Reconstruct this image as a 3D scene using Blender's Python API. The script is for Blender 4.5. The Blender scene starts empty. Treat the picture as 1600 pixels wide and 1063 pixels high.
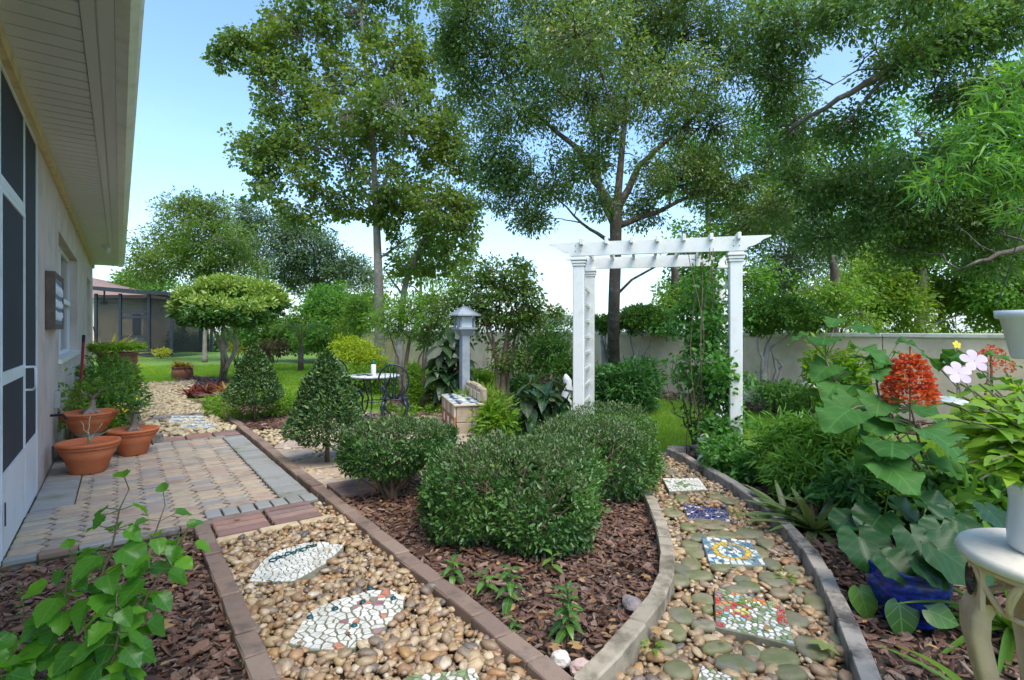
import bpy, bmesh, math, random
import numpy as np
from mathutils import Vector, Matrix, noise

# ------------------------------------------------------------------ camera, sky, sun, exposure
SC = bpy.context.scene
COL = SC.collection
F, H, CX, CY = 840.0, 1.40, 800.0, 515.0            # focal length in photo pixels, eye height, principal column, horizon row
cam = bpy.data.cameras.new('camera'); cam_o = bpy.data.objects.new('camera', cam); COL.objects.link(cam_o)
cam.sensor_width = 36.0; cam.lens = 36.0 * F / 1600.0
cam.shift_y = -(531.5 - CY) / 1600.0
cam.clip_start = 0.05; cam.clip_end = 2000
cam_o.location = (0, 0, H); cam_o.rotation_euler = (math.radians(90), 0, 0)
SC.camera = cam_o

SUN_EL, SUN_AZ = math.radians(60), math.radians(150)   # azimuth clockwise from +Y (view direction): behind, to the right
world = bpy.data.worlds.new('World'); SC.world = world; world.use_nodes = True
wn = world.node_tree.nodes; wl = world.node_tree.links
sky = wn.new('ShaderNodeTexSky'); sky.sky_type = 'NISHITA'; sky.sun_disc = False
sky.sun_elevation = SUN_EL; sky.sun_rotation = SUN_AZ
sky.air_density = 1.0; sky.dust_density = 1.2; sky.ozone_density = 1.6; sky.altitude = 0
bg = wn['Background']; bg.inputs['Strength'].default_value = 0.14
# thin summer cloud veil, thicker towards the horizon, all round
wtc = wn.new('ShaderNodeTexCoord'); wsep = wn.new('ShaderNodeSeparateXYZ')
wl.new(wtc.outputs['Generated'], wsep.inputs[0])
wno = wn.new('ShaderNodeTexNoise'); wno.inputs['Scale'].default_value = 3.0; wno.inputs['Detail'].default_value = 6; wno.inputs['Roughness'].default_value = 0.55
wmap = wn.new('ShaderNodeMapping'); wmap.inputs['Scale'].default_value = (1, 1, 2.6)
wl.new(wtc.outputs['Generated'], wmap.inputs[0]); wl.new(wmap.outputs[0], wno.inputs['Vector'])
wr = wn.new('ShaderNodeMapRange'); wr.inputs[1].default_value = 0.5; wr.inputs[2].default_value = 0.78; wr.inputs[3].default_value = 0.0; wr.inputs[4].default_value = 0.16
wl.new(wno.outputs[0], wr.inputs[0])
wr2 = wn.new('ShaderNodeMapRange'); wr2.inputs[1].default_value = 0.0; wr2.inputs[2].default_value = 0.25; wr2.inputs[3].default_value = 0.55; wr2.inputs[4].default_value = 0.0
wl.new(wsep.outputs[2], wr2.inputs[0])
wadd = wn.new('ShaderNodeMath'); wadd.operation = 'ADD'; wadd.use_clamp = True
wl.new(wr.outputs[0], wadd.inputs[0]); wl.new(wr2.outputs[0], wadd.inputs[1])
wmix = wn.new('ShaderNodeMix'); wmix.data_type = 'RGBA'
wmix.inputs[7].default_value = (2.5, 2.85, 3.25, 1)
wl.new(wadd.outputs[0], wmix.inputs[0]); wti = wn.new('ShaderNodeMix'); wti.data_type = 'RGBA'; wti.blend_type = 'MULTIPLY'; wti.inputs[0].default_value = 1.0; wti.inputs[7].default_value = (.83, .95, .98, 1); wl.new(sky.outputs[0], wti.inputs[6]); wl.new(wti.outputs[2], wmix.inputs[6]); wl.new(wmix.outputs[2], bg.inputs['Color'])

sun = bpy.data.lights.new('sun', 'SUN'); sun_o = bpy.data.objects.new('sun', sun); COL.objects.link(sun_o)
sun.energy = 1.5; sun.angle = math.radians(40); sun.color = (1.0, 0.92, 0.80)
sd = Vector((math.sin(SUN_AZ)*math.cos(SUN_EL), math.cos(SUN_AZ)*math.cos(SUN_EL), math.sin(SUN_EL)))
sun_o.rotation_euler = sd.to_track_quat('Z', 'Y').to_euler(); sun_o.location = sd*30

vs = SC.view_settings; vs.view_transform = 'Standard'; vs.look = 'None'; vs.gamma = 1.0; vs.exposure = 1.42; vs.use_curve_mapping = False
SC.render.engine = 'CYCLES'
SC.cycles.use_adaptive_sampling = True; SC.cycles.adaptive_threshold = 0.02
SC.cycles.max_bounces = 5; SC.cycles.diffuse_bounces = 4; SC.cycles.glossy_bounces = 2; SC.cycles.transmission_bounces = 4; SC.cycles.transparent_max_bounces = 8
SC.cycles.use_denoising = True

# ------------------------------------------------------------------ place frame
DH = Vector((-.5895, .8078, 0)); NH = Vector((.8078, .5895, 0)); P0 = Vector((-4.155, 4.72, 0))
ROT = math.atan2(NH.y, NH.x)                         # rotation that turns local x into NH, local y into DH
def UV(u, v, z=0.0): return P0 + NH*u + DH*v + Vector((0, 0, z))
def G(x, y, z=0.0):                                   # ground point seen at a photo pixel
    Y = F*(H-z)/(y-CY); return Vector(((x-CX)/F*Y, Y, z))
def P(x, y, Y): return Vector(((x-CX)/F*Y, Y, H-(y-CY)/F*Y))
R = random.Random(7)
NR = np.random.default_rng(11)

# ------------------------------------------------------------------ objects
def tag(o, label=None, cat=None, group=None, kind=None):
    if label: o['label'] = label
    if cat: o['category'] = cat
    if group: o['group'] = group
    if kind: o['kind'] = kind
    return o
def thing(name, loc, label, cat, group=None, rz=0.0):
    o = bpy.data.objects.new(name, None); COL.objects.link(o)
    o.location = loc; o.rotation_euler = (0, 0, rz); o.empty_display_size = .1
    return tag(o, label, cat, group)
def link(name, me, mat=None, parent=None, loc=(0,0,0), rot=(0,0,0), scale=(1,1,1)):
    o = bpy.data.objects.new(name, me); COL.objects.link(o)
    if mat is not None:
        if len(me.materials) == 0: me.materials.append(mat)
        elif me.materials[0] is not mat:
            o.material_slots[0].link = 'OBJECT'; o.material_slots[0].material = mat
    o.location = loc; o.rotation_euler = rot; o.scale = scale
    if parent: o.parent = parent
    return o
def copy_tree(o, parent=None):
    c = o.copy(); COL.objects.link(c); c.parent = parent
    for ch in list(o.children): copy_tree(ch, c)
    return c

class MB:
    """collects shapes, then links them as ONE mesh object"""
    def __init__(s): s.v = []; s.f = []; s.sm = False
    def add(s, v, f):
        k = len(s.v); s.v += [tuple(p) for p in v]; s.f += [tuple(i+k for i in q) for q in f]; return s
    def box(s, c, d, rz=0.0, M=None):
        x, y, z = d[0]/2, d[1]/2, d[2]/2
        v = [Vector((a*x, b*y, e*z)) for e in (-1, 1) for b in (-1, 1) for a in (-1, 1)]
        m = M if M else Matrix.Rotation(rz, 3, 'Z')
        v = [m @ p + Vector(c) for p in v]
        return s.add(v, [(0,2,3,1),(4,5,7,6),(0,1,5,4),(2,6,7,3),(0,4,6,2),(1,3,7,5)])
    def bbox(s, c, d, ch=0.006, rz=0.0, M=None):      # box with chamfered edges
        bm = bmesh.new(); bmesh.ops.create_cube(bm, size=1.0)
        bmesh.ops.scale(bm, vec=d, verts=bm.verts)
        bmesh.ops.bevel(bm, geom=bm.edges[:], offset=ch, segments=1, affect='EDGES')
        m = M if M else Matrix.Rotation(rz, 3, 'Z')
        bm.verts.index_update()
        s.add([m @ p.co + Vector(c) for p in bm.verts], [[q.index for q in f.verts] for f in bm.faces]); bm.free(); return s
    def prism(s, poly, z0, z1, ch=0.0, ins=None):
        n = len(poly); poly = [Vector((p[0], p[1])) for p in poly]
        c = sum(poly, Vector((0, 0)))/n
        v = [(p.x, p.y, z0) for p in poly]; f = [tuple(range(n-1, -1, -1))]
        v += [(p.x, p.y, z1-ch) for p in poly]
        f += [(i, (i+1) % n, n+(i+1) % n, n+i) for i in range(n)]
        k = n
        if ch > 0:
            ins = ch if ins is None else ins
            for p in poly:
                e = (c-p); L = max(e.length, 1e-6); q = p + e*min(ins*1.3/L, .6); v.append((q.x, q.y, z1))
            f += [(n+i, n+(i+1) % n, 2*n+(i+1) % n, 2*n+i) for i in range(n)]; k = 2*n
        f.append(tuple(range(k, k+n))); return s.add(v, f)
    def tube(s, pts, rad, sides=6, cap=True):
        pts = [Vector(p) for p in pts]
        if not hasattr(rad, '__len__'): rad = [rad]*len(pts)
        v = []; f = []; ref = None
        for i, p in enumerate(pts):
            t = (pts[min(i+1, len(pts)-1)]-pts[max(i-1, 0)])
            if t.length < 1e-9: t = Vector((0, 0, 1))
            t.normalize()
            if ref is None: ref = t.orthogonal().normalized()
            ref = ref - t*ref.dot(t)
            ref = ref.normalized() if ref.length > 1e-6 else t.orthogonal().normalized()
            b = t.cross(ref)
            for k in range(sides):
                a = 2*math.pi*k/sides; v.append(p + (ref*math.cos(a)+b*math.sin(a))*rad[i])
        for i in range(len(pts)-1):
            for k in range(sides):
                a, b_ = i*sides+k, i*sides+(k+1) % sides
                f.append((a, b_, b_+sides, a+sides))
        if cap: f.append(tuple(range(sides-1, -1, -1))); f.append(tuple(range((len(pts)-1)*sides, len(pts)*sides)))
        return s.add(v, f)
    def lathe(s, prof, n=24, c=(0,0,0), sx=1, sy=1):
        v = []; f = []; c = Vector(c)
        for r, z in prof:
            for k in range(n):
                a = 2*math.pi*k/n; v.append(c+Vector((r*math.cos(a)*sx, r*math.sin(a)*sy, z)))
        for i in range(len(prof)-1):
            for k in range(n):
                a, b = i*n+k, i*n+(k+1) % n; f.append((a, b, b+n, a+n))
        f.append(tuple(range(n-1, -1, -1))); f.append(tuple(range((len(prof)-1)*n, len(prof)*n)))
        return s.add(v, f)
    def mesh(s, name='m', smooth=False):
        me = bpy.data.meshes.new(name); me.from_pydata([tuple(p) for p in s.v], [], s.f)
        if smooth: me.polygons.foreach_set('use_smooth', [True]*len(me.polygons))
        me.update(); return me
    def build(s, name, mat, parent=None, smooth=False, off=None, loc=(0,0,0), rot=(0,0,0)):
        if off is not None:
            o_ = Vector(off); s.v = [tuple(Vector(p)-o_) for p in s.v]
        return link(name, s.mesh(name, smooth), mat, parent, loc, rot)

def np_mesh(name, V, faces_flat, nper, smooth=False):
    me = bpy.data.meshes.new(name)
    nf = len(faces_flat)//nper
    me.vertices.add(len(V)); me.vertices.foreach_set('co', np.ascontiguousarray(V, dtype=np.float32).ravel())
    me.loops.add(len(faces_flat)); me.loops.foreach_set('vertex_index', np.ascontiguousarray(faces_flat, dtype=np.int32))
    me.polygons.add(nf); me.polygons.foreach_set('loop_start', np.arange(0, nf*nper, nper, dtype=np.int32))
    if smooth: me.polygons.foreach_set('use_smooth', np.ones(nf, dtype=bool))
    me.update(calc_edges=True); return me

# ------------------------------------------------------------------ materials
MATS = {}
def new_mat(name):
    m = bpy.data.materials.new(name); m.use_nodes = True; MATS[name] = m
    nt = m.node_tree; return m, nt, nt.nodes['Principled BSDF']
def rgb(c): return (c[0], c[1], c[2], 1.0)
def nd(nt, t, **kw):
    n = nt.nodes.new(t)
    for k, v in kw.items():
        if hasattr(n, k) and not k.startswith('i_'): setattr(n, k, v)
    return n
def ramp(nt, cols, pos=None):
    r = nt.nodes.new('ShaderNodeValToRGB'); e = r.color_ramp.elements
    n = len(cols)
    while len(e) < n: e.new(.5)
    for i, c in enumerate(cols):
        e[i].position = pos[i] if pos else i/(n-1); e[i].color = rgb(c)
    return r
def rand_val(nt):
    oi = nt.nodes.new('ShaderNodeObjectInfo'); ge = nt.nodes.new('ShaderNodeNewGeometry')
    a = nt.nodes.new('ShaderNodeMath'); a.operation = 'ADD'; nt.links.new(oi.outputs['Random'], a.inputs[0]); nt.links.new(ge.outputs['Random Per Island'], a.inputs[1])
    f = nt.nodes.new('ShaderNodeMath'); f.operation = 'FRACT'; nt.links.new(a.outputs[0], f.inputs[0]); return f.outputs[0]
def noise_tex(nt, scale, detail=4, rough=.55, coord='Object', vec_scale=None):
    tc = nt.nodes.new('ShaderNodeTexCoord'); n = nt.nodes.new('ShaderNodeTexNoise')
    n.inputs['Scale'].default_value = scale; n.inputs['Detail'].default_value = detail; n.inputs['Roughness'].default_value = rough
    if coord != 'World': src = tc.outputs[coord]
    else:
        src = nt.nodes.new('ShaderNodeNewGeometry').outputs['Position']
    if vec_scale:
        mp = nt.nodes.new('ShaderNodeMapping'); mp.inputs['Scale'].default_value = vec_scale
        nt.links.new(src, mp.inputs[0]); src = mp.outputs[0]
    nt.links.new(src, n.inputs['Vector']); return n.outputs['Fac']
def mixc(nt, fac, a, b, mode='MIX'):
    m = nt.nodes.new('ShaderNodeMix'); m.data_type = 'RGBA'; m.blend_type = mode
    for i, s in ((0, fac), (6, a), (7, b)):
        if hasattr(s, 'is_output'): nt.links.new(s, m.inputs[i])
        elif i == 0: m.inputs[0].default_value = s
        else: m.inputs[i].default_value = rgb(s)
    return m.outputs[2]
def maprange(nt, s, a, b, c=0.0, d=1.0):
    m = nt.nodes.new('ShaderNodeMapRange'); nt.links.new(s, m.inputs[0])
    for i, x in enumerate((a, b, c, d)): m.inputs[i+1].default_value = x
    return m.outputs[0]
def bump(nt, bs, h, strength=.3, dist=.01):
    b = nt.nodes.new('ShaderNodeBump'); b.inputs['Strength'].default_value = strength; b.inputs['Distance'].default_value = dist
    nt.links.new(h, b.inputs['Height']); nt.links.new(b.outputs[0], bs.inputs['Normal'])

def surf(name, cols, rough=.6, nscale=8, vary=.5, bump_s=.2, bump_sc=60, bump_d=.004, dirt=None, dirt_sc=3, dirt_rng=(.5, .72), spec=.4, metal=0, piece=True, world=False, vscale=None):
    """cols: list of tones; each piece takes one at random, noise shifts it; dirt: colour of stains"""
    m, nt, bs = new_mat(name)
    co = 'World' if world else 'Object'
    nz = noise_tex(nt, nscale, coord=co, vec_scale=vscale)
    if piece and len(cols) > 1:
        rv = rand_val(nt)
        a = nt.nodes.new('ShaderNodeMath'); a.operation = 'MULTIPLY_ADD'; nt.links.new(nz, a.inputs[0]); a.inputs[1].default_value = vary; 
        b = nt.nodes.new('ShaderNodeMath'); b.operation = 'ADD'; nt.links.new(rv, a.inputs[2]); nt.links.new(a.outputs[0], b.inputs[0]); b.inputs[1].default_value = -vary/2
        src = b.outputs[0]
    else: src = maprange(nt, nz, .3, .7)
    rp = ramp(nt, cols) if len(cols) > 1 else ramp(nt, [tuple(x*(1-vary*.3) for x in cols[0]), tuple(x*(1+vary*.3) for x in cols[0])])
    nt.links.new(src, rp.inputs[0]); c = rp.outputs[0]
    if dirt:
        dn = noise_tex(nt, dirt_sc, 6, .65, coord='World'); c = mixc(nt, maprange(nt, dn, *dirt_rng), c, dirt)
    nt.links.new(c, bs.inputs['Base Color'])
    bs.inputs['Roughness'].default_value = rough; bs.inputs['Specular IOR Level'].default_value = spec; bs.inputs['Metallic'].default_value = metal
    if bump_s: bump(nt, bs, noise_tex(nt, bump_sc, 5, .6, coord=co, vec_scale=vscale), bump_s, bump_d)
    return m

def leafm(name, cols, rough=.5, tr=.35, patch=None, patch_sc=.8, spec=.35, vein=0, tint=1.25):
    """foliage: each leaf its own tone, light passes through it"""
    m, nt, bs = new_mat(name)
    rp = ramp(nt, cols); nt.links.new(rand_val(nt), rp.inputs[0]); c = rp.outputs[0]
    if patch:
        pn = noise_tex(nt, patch_sc, 3, .5, coord='World'); c = mixc(nt, maprange(nt, pn, .46, .64), c, patch)
    if vein:
        tc = nt.nodes.new('ShaderNodeTexCoord'); sp = nt.nodes.new('ShaderNodeSeparateXYZ'); nt.links.new(tc.outputs['Object'], sp.inputs[0])
        ab = nt.nodes.new('ShaderNodeMath'); ab.operation = 'ABSOLUTE'; nt.links.new(sp.outputs[1], ab.inputs[0])
        ma = nt.nodes.new('ShaderNodeMath'); ma.operation = 'MULTIPLY_ADD'; nt.links.new(ab.outputs[0], ma.inputs[0]); ma.inputs[1].default_value = -.8; nt.links.new(sp.outputs[0], ma.inputs[2])
        mu = nt.nodes.new('ShaderNodeMath'); mu.operation = 'MULTIPLY'; nt.links.new(ma.outputs[0], mu.inputs[0]); mu.inputs[1].default_value = vein
        pp = nt.nodes.new('ShaderNodeMath'); pp.operation = 'PINGPONG'; nt.links.new(mu.outputs[0], pp.inputs[0]); pp.inputs[1].default_value = 1.0
        side = maprange(nt, pp.outputs[0], 0.0, .16, 1, 0)
        mid = maprange(nt, ab.outputs[0], 0.006, .03, 1, 0)
        mx = nt.nodes.new('ShaderNodeMath'); mx.operation = 'MAXIMUM'; nt.links.new(side, mx.inputs[0]); nt.links.new(mid, mx.inputs[1])
        sc = nt.nodes.new('ShaderNodeMath'); sc.operation = 'MULTIPLY'; nt.links.new(mx.outputs[0], sc.inputs[0]); sc.inputs[1].default_value = .45
        c = mixc(nt, sc.outputs[0], c, tuple(min(1, x*1.9+.02) for x in cols[-1]))
        bump(nt, bs, mx.outputs[0], -.5, .004)
    nt.links.new(c, bs.inputs['Base Color']); bs.inputs['Roughness'].default_value = rough; bs.inputs['Specular IOR Level'].default_value = spec
    if tr:
        t = nt.nodes.new('ShaderNodeBsdfTranslucent'); tc2 = mixc(nt, 1.0, c, (tint*1.25, tint*1.2, tint*.5), 'MULTIPLY'); nt.links.new(tc2, t.inputs['Color'])
        ms = nt.nodes.new('ShaderNodeMixShader'); ms.inputs[0].default_value = tr
        nt.links.new(bs.outputs[0], ms.inputs[1]); nt.links.new(t.outputs[0], ms.inputs[2])
        nt.links.new(ms.outputs[0], nt.nodes['Material Output'].inputs['Surface'])
    return m

# ------------------------------------------------------------------ foliage
SHAPES = {
 'diamond': (np.array([(0,0,0),(.45,.5,.10),(1,0,-.06),(.45,-.5,.10)], dtype=float), [(0,2,1),(0,3,2)], 3),
 'oval': (np.array([(0,0,0),(.28,.44,.07),(.68,.42,.05),(1,0,-.08),(.68,-.42,.05),(.28,-.44,.07)], dtype=float), [(0,3,2,1),(0,5,4,3)], 4),
 'blade': (np.array([(0,.5,0),(0,-.5,0),(.5,-.42,.06),(.5,.42,.06),(1,0,-.10)], dtype=float), [(0,1,2),(0,2,3),(3,2,4)], 3),
 'lobed': (np.array([(0,0,0),(.18,.5,.03),(.38,.2,.05),(.62,.55,.0),(.7,.18,.04),(1,0,-.08),(.7,-.18,.04),(.62,-.55,.0),(.38,-.2,.05),(.18,-.5,.03)], dtype=float),
           [(0,2,1),(0,4,2),(2,4,3),(0,5,4),(0,6,5),(0,8,6),(8,7,6),(0,9,8)], 3),
 'grass': (np.array([(0,.5,0),(0,-.5,0),(1,0,0)], dtype=float), [(0,1,2)], 3),
}
def unit(a): return a/np.maximum(np.linalg.norm(a, axis=1, keepdims=True), 1e-9)
def leaf_mesh(name, pos, axis, nrm, L, W, shape='diamond', smooth=False):
    S, fc, nper = SHAPES[shape]; N = len(pos)
    a = unit(axis); n = unit(nrm - a*np.sum(nrm*a, axis=1, keepdims=True)); b = np.cross(n, a)
    L = np.broadcast_to(np.asarray(L, float), (N,)); W = np.broadcast_to(np.asarray(W, float), (N,))
    V = (pos[:, None, :] + a[:, None, :]*(S[None, :, 0, None]*L[:, None, None]) + b[:, None, :]*(S[None, :, 1, None]*W[:, None, None]) + n[:, None, :]*(S[None, :, 2, None]*L[:, None, None]))
    k = len(S); fl = np.array(fc).ravel()
    FF = (np.arange(N)[:, None]*k + fl[None, :]).ravel()
    return np_mesh(name, V.reshape(-1, 3), FF, nper, smooth)
def rnd3(n): return unit(NR.normal(size=(n, 3)))
def gap_ok(p, sc, th): return noise.noise(Vector(p)*sc + Vector((3.1, 7.7, 1.3))) > th
def clump_pts(blobs, per_vol=None, gap=(.5, -.25), lo=.35):
    """points spread through overlapping ellipsoids, with holes"""
    out = []; ow = []; ix = []
    for i, (c, r, n) in enumerate(blobs):
        c = np.array(c, float); r = np.array(r if hasattr(r, '__len__') else (r, r, r), float)
        u = rnd3(n); rr = (lo**3 + (1-lo**3)*NR.random(n))**(1/3.)
        wob = 1 + .18*NR.normal(size=n)*.6
        p = c + u*r*(rr*wob)[:, None]
        for q, w in zip(p, u*r):
            if q[2] < .05: continue
            if gap is None or gap_ok(q, gap[0], gap[1]): out.append(q); ow.append(w); ix.append(i)
    return np.array(out), unit(np.array(ow)), np.array(ix)
def leaves_at(pts, ow, k, cr, L, W, shape='diamond', droop=.25, up=.7, spread=.9, out=.5, name='crown', flat=.75, lv=.25):
    N = len(pts)*k
    p = np.repeat(pts, k, 0); o = np.repeat(ow, k, 0)
    off = rnd3(N)*(NR.random(N)**(1/2.2))[:, None]*cr; off[:, 2] *= flat
    p = p+off
    ax = unit(o*out + unit(off)*.55 + NR.normal(size=(N, 3))*spread*.6 + np.array([0, 0, -droop]))
    nr = unit(np.array([0, 0, 1.0])*up + NR.normal(size=(N, 3))*.55 + o*.25)
    s = 1 + lv*NR.normal(size=N); s = np.clip(s, .5, 1.6)
    return leaf_mesh(name, p, ax, nr, L*s, W*s, shape)
def bez(a, b, c, d, n):
    a, b, c, d = map(Vector, (a, b, c, d)); r = []
    for i in range(n+1):
        t = i/n; r.append(a*(1-t)**3 + b*3*t*(1-t)**2 + c*3*t*t*(1-t) + d*t**3)
    return r
def wobble(pts, amp, rr=R):
    n = len(pts); return [Vector(p) + Vector((rr.gauss(0, amp), rr.gauss(0, amp), rr.gauss(0, amp*.6)))*(0 if i in (0, n-1) else 1) for i, p in enumerate(pts)]
# ================================================================== SETTING
ZG = -0.06
def proj(p):
    y = max(p[1], 1e-3); return CX+F*p[0]/y, CY+F*(H-p[2])/y
def in_view(p, m=20):
    if p[1] < .3: return False
    x, y = proj(p); return -m < x < 1600+m and -m < y < 1063+m
def pip(x, y, poly):
    c = False; n = len(poly); j = n-1
    for i in range(n):
        xi, yi, xj, yj = poly[i][0], poly[i][1], poly[j][0], poly[j][1]
        if (yi > y) != (yj > y) and x < (xj-xi)*(y-yi)/(yj-yi)+xi: c = not c
        j = i
    return c
def pipv(P_, poly):
    x, y = P_[:, 0], P_[:, 1]; c = np.zeros(len(P_), bool); n = len(poly); j = n-1
    for i in range(n):
        xi, yi, xj, yj = poly[i][0], poly[i][1], poly[j][0], poly[j][1]
        if yi != yj: c ^= ((yi > y) != (yj > y)) & (x < (xj-xi)*(y-yi)/(yj-yi)+xi)
        j = i
    return c
def clip_half(poly, m, n):
    """keep the side where (p-m).n <= 0"""
    out = []; k = len(poly)
    for i in range(k):
        a, b = poly[i], poly[(i+1) % k]; da = (a-m).dot(n); db = (b-m).dot(n)
        if da <= 0: out.append(a)
        if (da < 0 < db) or (db < 0 < da): out.append(a+(b-a)*(da/(da-db)))
    return out
def area2(p): return sum(p[i].x*p[(i+1) % len(p)].y-p[(i+1) % len(p)].x*p[i].y for i in range(len(p)))/2
def voronoi(seeds, poly, gap):
    poly = [Vector((q[0], q[1])) for q in poly]
    if area2(poly) < 0: poly.reverse()
    inner = poly
    for i in range(len(poly)):
        a, b = poly[i], poly[(i+1) % len(poly)]; e = b-a
        if e.length < 1e-6: continue
        n = Vector((e.y, -e.x)).normalized(); inner = clip_half(inner, a-n*gap*.6, n)
        if len(inner) < 3: return []
    res = []
    for i, s in enumerate(seeds):
        c = inner
        for j, t in enumerate(seeds):
            if i == j: continue
            dd = t-s; L = dd.length
            if L > 1.5 or L < 1e-6: continue
            n = dd/L; c = clip_half(c, (s+t)/2-n*gap/2, n)
            if len(c) < 3: break
        if len(c) >= 3 and abs(area2(c)) > gap*gap: res.append((s, c))
    return res
def poisson(poly, sp, jit=.42):
    xs = [p[0] for p in poly]; ys = [p[1] for p in poly]; out = []
    y = min(ys); row = 0
    while y < max(ys):
        x = min(xs)+(sp/2 if row % 2 else 0)
        while x < max(xs):
            px, py = x+R.uniform(-jit, jit)*sp, y+R.uniform(-jit, jit)*sp
            if pip(px, py, poly): out.append(Vector((px, py)))
            x += sp
        y += sp*.87; row += 1
    return out
def sheet(name, poly, z, mat, amp=0.0, sub=0, kind='structure', parent=None):
    bm = bmesh.new(); vs_ = [bm.verts.new((p[0], p[1], z)) for p in poly]
    f = bm.faces.new(vs_)
    bmesh.ops.triangulate(bm, faces=[f])
    for _ in range(sub): bmesh.ops.subdivide_edges(bm, edges=bm.edges[:], cuts=1, use_grid_fill=True)
    bmesh.ops.recalc_face_normals(bm, faces=bm.faces[:])
    for v in bm.verts: v.co.z += amp*noise.noise(v.co*3)
    if sum(f.normal.z for f in bm.faces) < 0: bmesh.ops.reverse_faces(bm, faces=bm.faces[:])
    me = bpy.data.meshes.new(name); bm.to_mesh(me); bm.free()
    return tag(link(name, me, mat, parent), kind=kind)

# ---- materials of the ground
m, nt, bs = new_mat('lawn')
a = noise_tex(nt, 1.3, 5, .6, 'World'); b = noise_tex(nt, 38, 4, .7, 'World')
c1 = mixc(nt, maprange(nt, a, .35, .65), (.13, .25, .025), (.21, .34, .04))
c2 = mixc(nt, maprange(nt, b, .35, .7), c1, (.09, .17, .018)); nt.links.new(c2, bs.inputs['Base Color']); bs.inputs['Roughness'].default_value = .8
bump(nt, bs, b, .9, .03); M_LAWN = m
M_GRASS = leafm('grass_blade', [(.12, .25, .02), (.20, .36, .03), (.27, .42, .05)], .6, .4, patch=(.26, .40, .045), patch_sc=1.4)
M_SOIL = surf('damp_soil', [(.03, .022, .016), (.055, .04, .03)], .9, 20, bump_sc=80, world=True, piece=False)
M_PEB_SOIL = surf('gravel_bed', [(.07, .05, .03), (.13, .09, .055)], .9, 40, bump_sc=120, bump_s=.6, world=True, piece=False)
M_BARK = surf('bark_mulch', [(.05, .024, .015), (.11, .052, .034), (.17, .085, .058), (.09, .042, .026), (.26, .16, .12), (.13, .062, .042), (.21, .115, .082), (.08, .055, .042), (.30, .21, .16)], .55, 40, .35, .5, 160, .004, vscale=(.35, 1, 1), spec=.45)
M_PEB = surf('river_pebble', [(.36, .24, .12), (.46, .35, .21), (.27, .14, .06), (.52, .42, .28), (.34, .17, .07), (.21, .16, .12), (.47, .33, .17), (.09, .09, .10), (.38, .24, .13), (.58, .50, .38), (.38, .21, .08), (.27, .19, .14), (.42, .31, .18), (.32, .20, .12)], .40, 25, .12, .25, 60, .004, spec=.45, dirt=(.17, .11, .06), dirt_sc=12, dirt_rng=(.5, .8))
M_PEBY = surf('yellow_pebble', [(.42, .33, .19), (.52, .44, .29), (.34, .24, .13), (.56, .49, .36), (.42, .31, .17), (.49, .41, .27), (.28, .21, .14)], .5, 25, .12, .12, 90, .002)
M_FLAT = surf('mossy_flat_stone', [(.17, .16, .085), (.26, .22, .14), (.14, .14, .10), (.30, .25, .17), (.20, .18, .13), (.18, .18, .075), (.24, .18, .13)], .5, 14, .3, .3, 50, .004, dirt=(.12, .14, .045), dirt_sc=11, dirt_rng=(.45, .65), spec=.5)
M_EDGE = surf('edging_brick', [(.22, .15, .115), (.27, .20, .155), (.19, .13, .105), (.25, .17, .13)], .85, 22, .3, .45, 140, .004, dirt=(.09, .075, .06), dirt_sc=7, dirt_rng=(.52, .75))
M_BLOCK = surf('weathered_block', [(.34, .29, .22), (.40, .34, .26), (.29, .25, .19)], .85, 12, .4, .5, 90, .005, dirt=(.10, .085, .055), dirt_sc=6, dirt_rng=(.45, .68))
M_BLOCKG = surf('grey_block', [(.30, .27, .24), (.36, .31, .26), (.26, .24, .22)], .85, 12, .4, .5, 90, .005, dirt=(.06, .055, .05), dirt_sc=5, dirt_rng=(.46, .64))
M_PAVER = surf('cobble_paver', [(.37, .28, .215), (.45, .36, .26), (.33, .26, .22), (.28, .27, .265), (.46, .37, .25), (.38, .27, .22), (.42, .33, .24), (.31, .28, .255), (.45, .38, .28), (.35, .25, .21)], .8, 9, .25, .35, 130, .003, dirt=(.20, .16, .12), dirt_sc=4, dirt_rng=(.52, .8))
M_PGREY = surf('grey_paver', [(.24, .24, .23), (.30, .30, .285), (.26, .265, .265), (.33, .315, .29)], .75, 9, .3, .35, 130, .003, dirt=(.15, .17, .07), dirt_sc=3.2, dirt_rng=(.54, .75))
M_RED = surf('red_paver', [(.26, .13, .10), (.35, .20, .16), (.19, .12, .11), (.38, .23, .18), (.23, .16, .15), (.30, .16, .13)], .8, 14, .3, .4, 130, .003, dirt=(.16, .11, .08), dirt_sc=5, dirt_rng=(.52, .78))
M_BUFF = surf('buff_brick', [(.55, .43, .26), (.60, .48, .31)], .8, 14, .3, .3, 130, .003, dirt=(.30, .22, .13), dirt_sc=8)
m, nt, bs = new_mat('joint_sand'); a = noise_tex(nt, 3.4, 5, .6, 'World'); b = noise_tex(nt, 60, 3, .6, 'World')
c1 = mixc(nt, maprange(nt, a, .48, .62), (.035, .026, .018), (.05, .07, .014)); nt.links.new(mixc(nt, maprange(nt, b, .3, .7, 0, .4), c1, (.10, .08, .05)), bs.inputs['Base Color']); bs.inputs['Roughness'].default_value = .95
bump(nt, bs, b, .6, .006); M_JOINT = m
M_FLAG = surf('flagstone', [(.42, .32, .25), (.48, .38, .29), (.38, .30, .25), (.45, .36, .30), (.36, .31, .28)], .8, 5, .4, .35, 40, .006, dirt=(.24, .18, .13), dirt_sc=5)

# ---- ground reaching the horizon
NA = 40; gv = MB()
for rr_ in (0.0,):
    gv.add([(400*math.cos(2*math.pi*k/NA), 400*math.sin(2*math.pi*k/NA), ZG) for k in range(NA)], [tuple(range(NA))])
tag(gv.build('lawn', M_LAWN), kind='structure')

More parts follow.
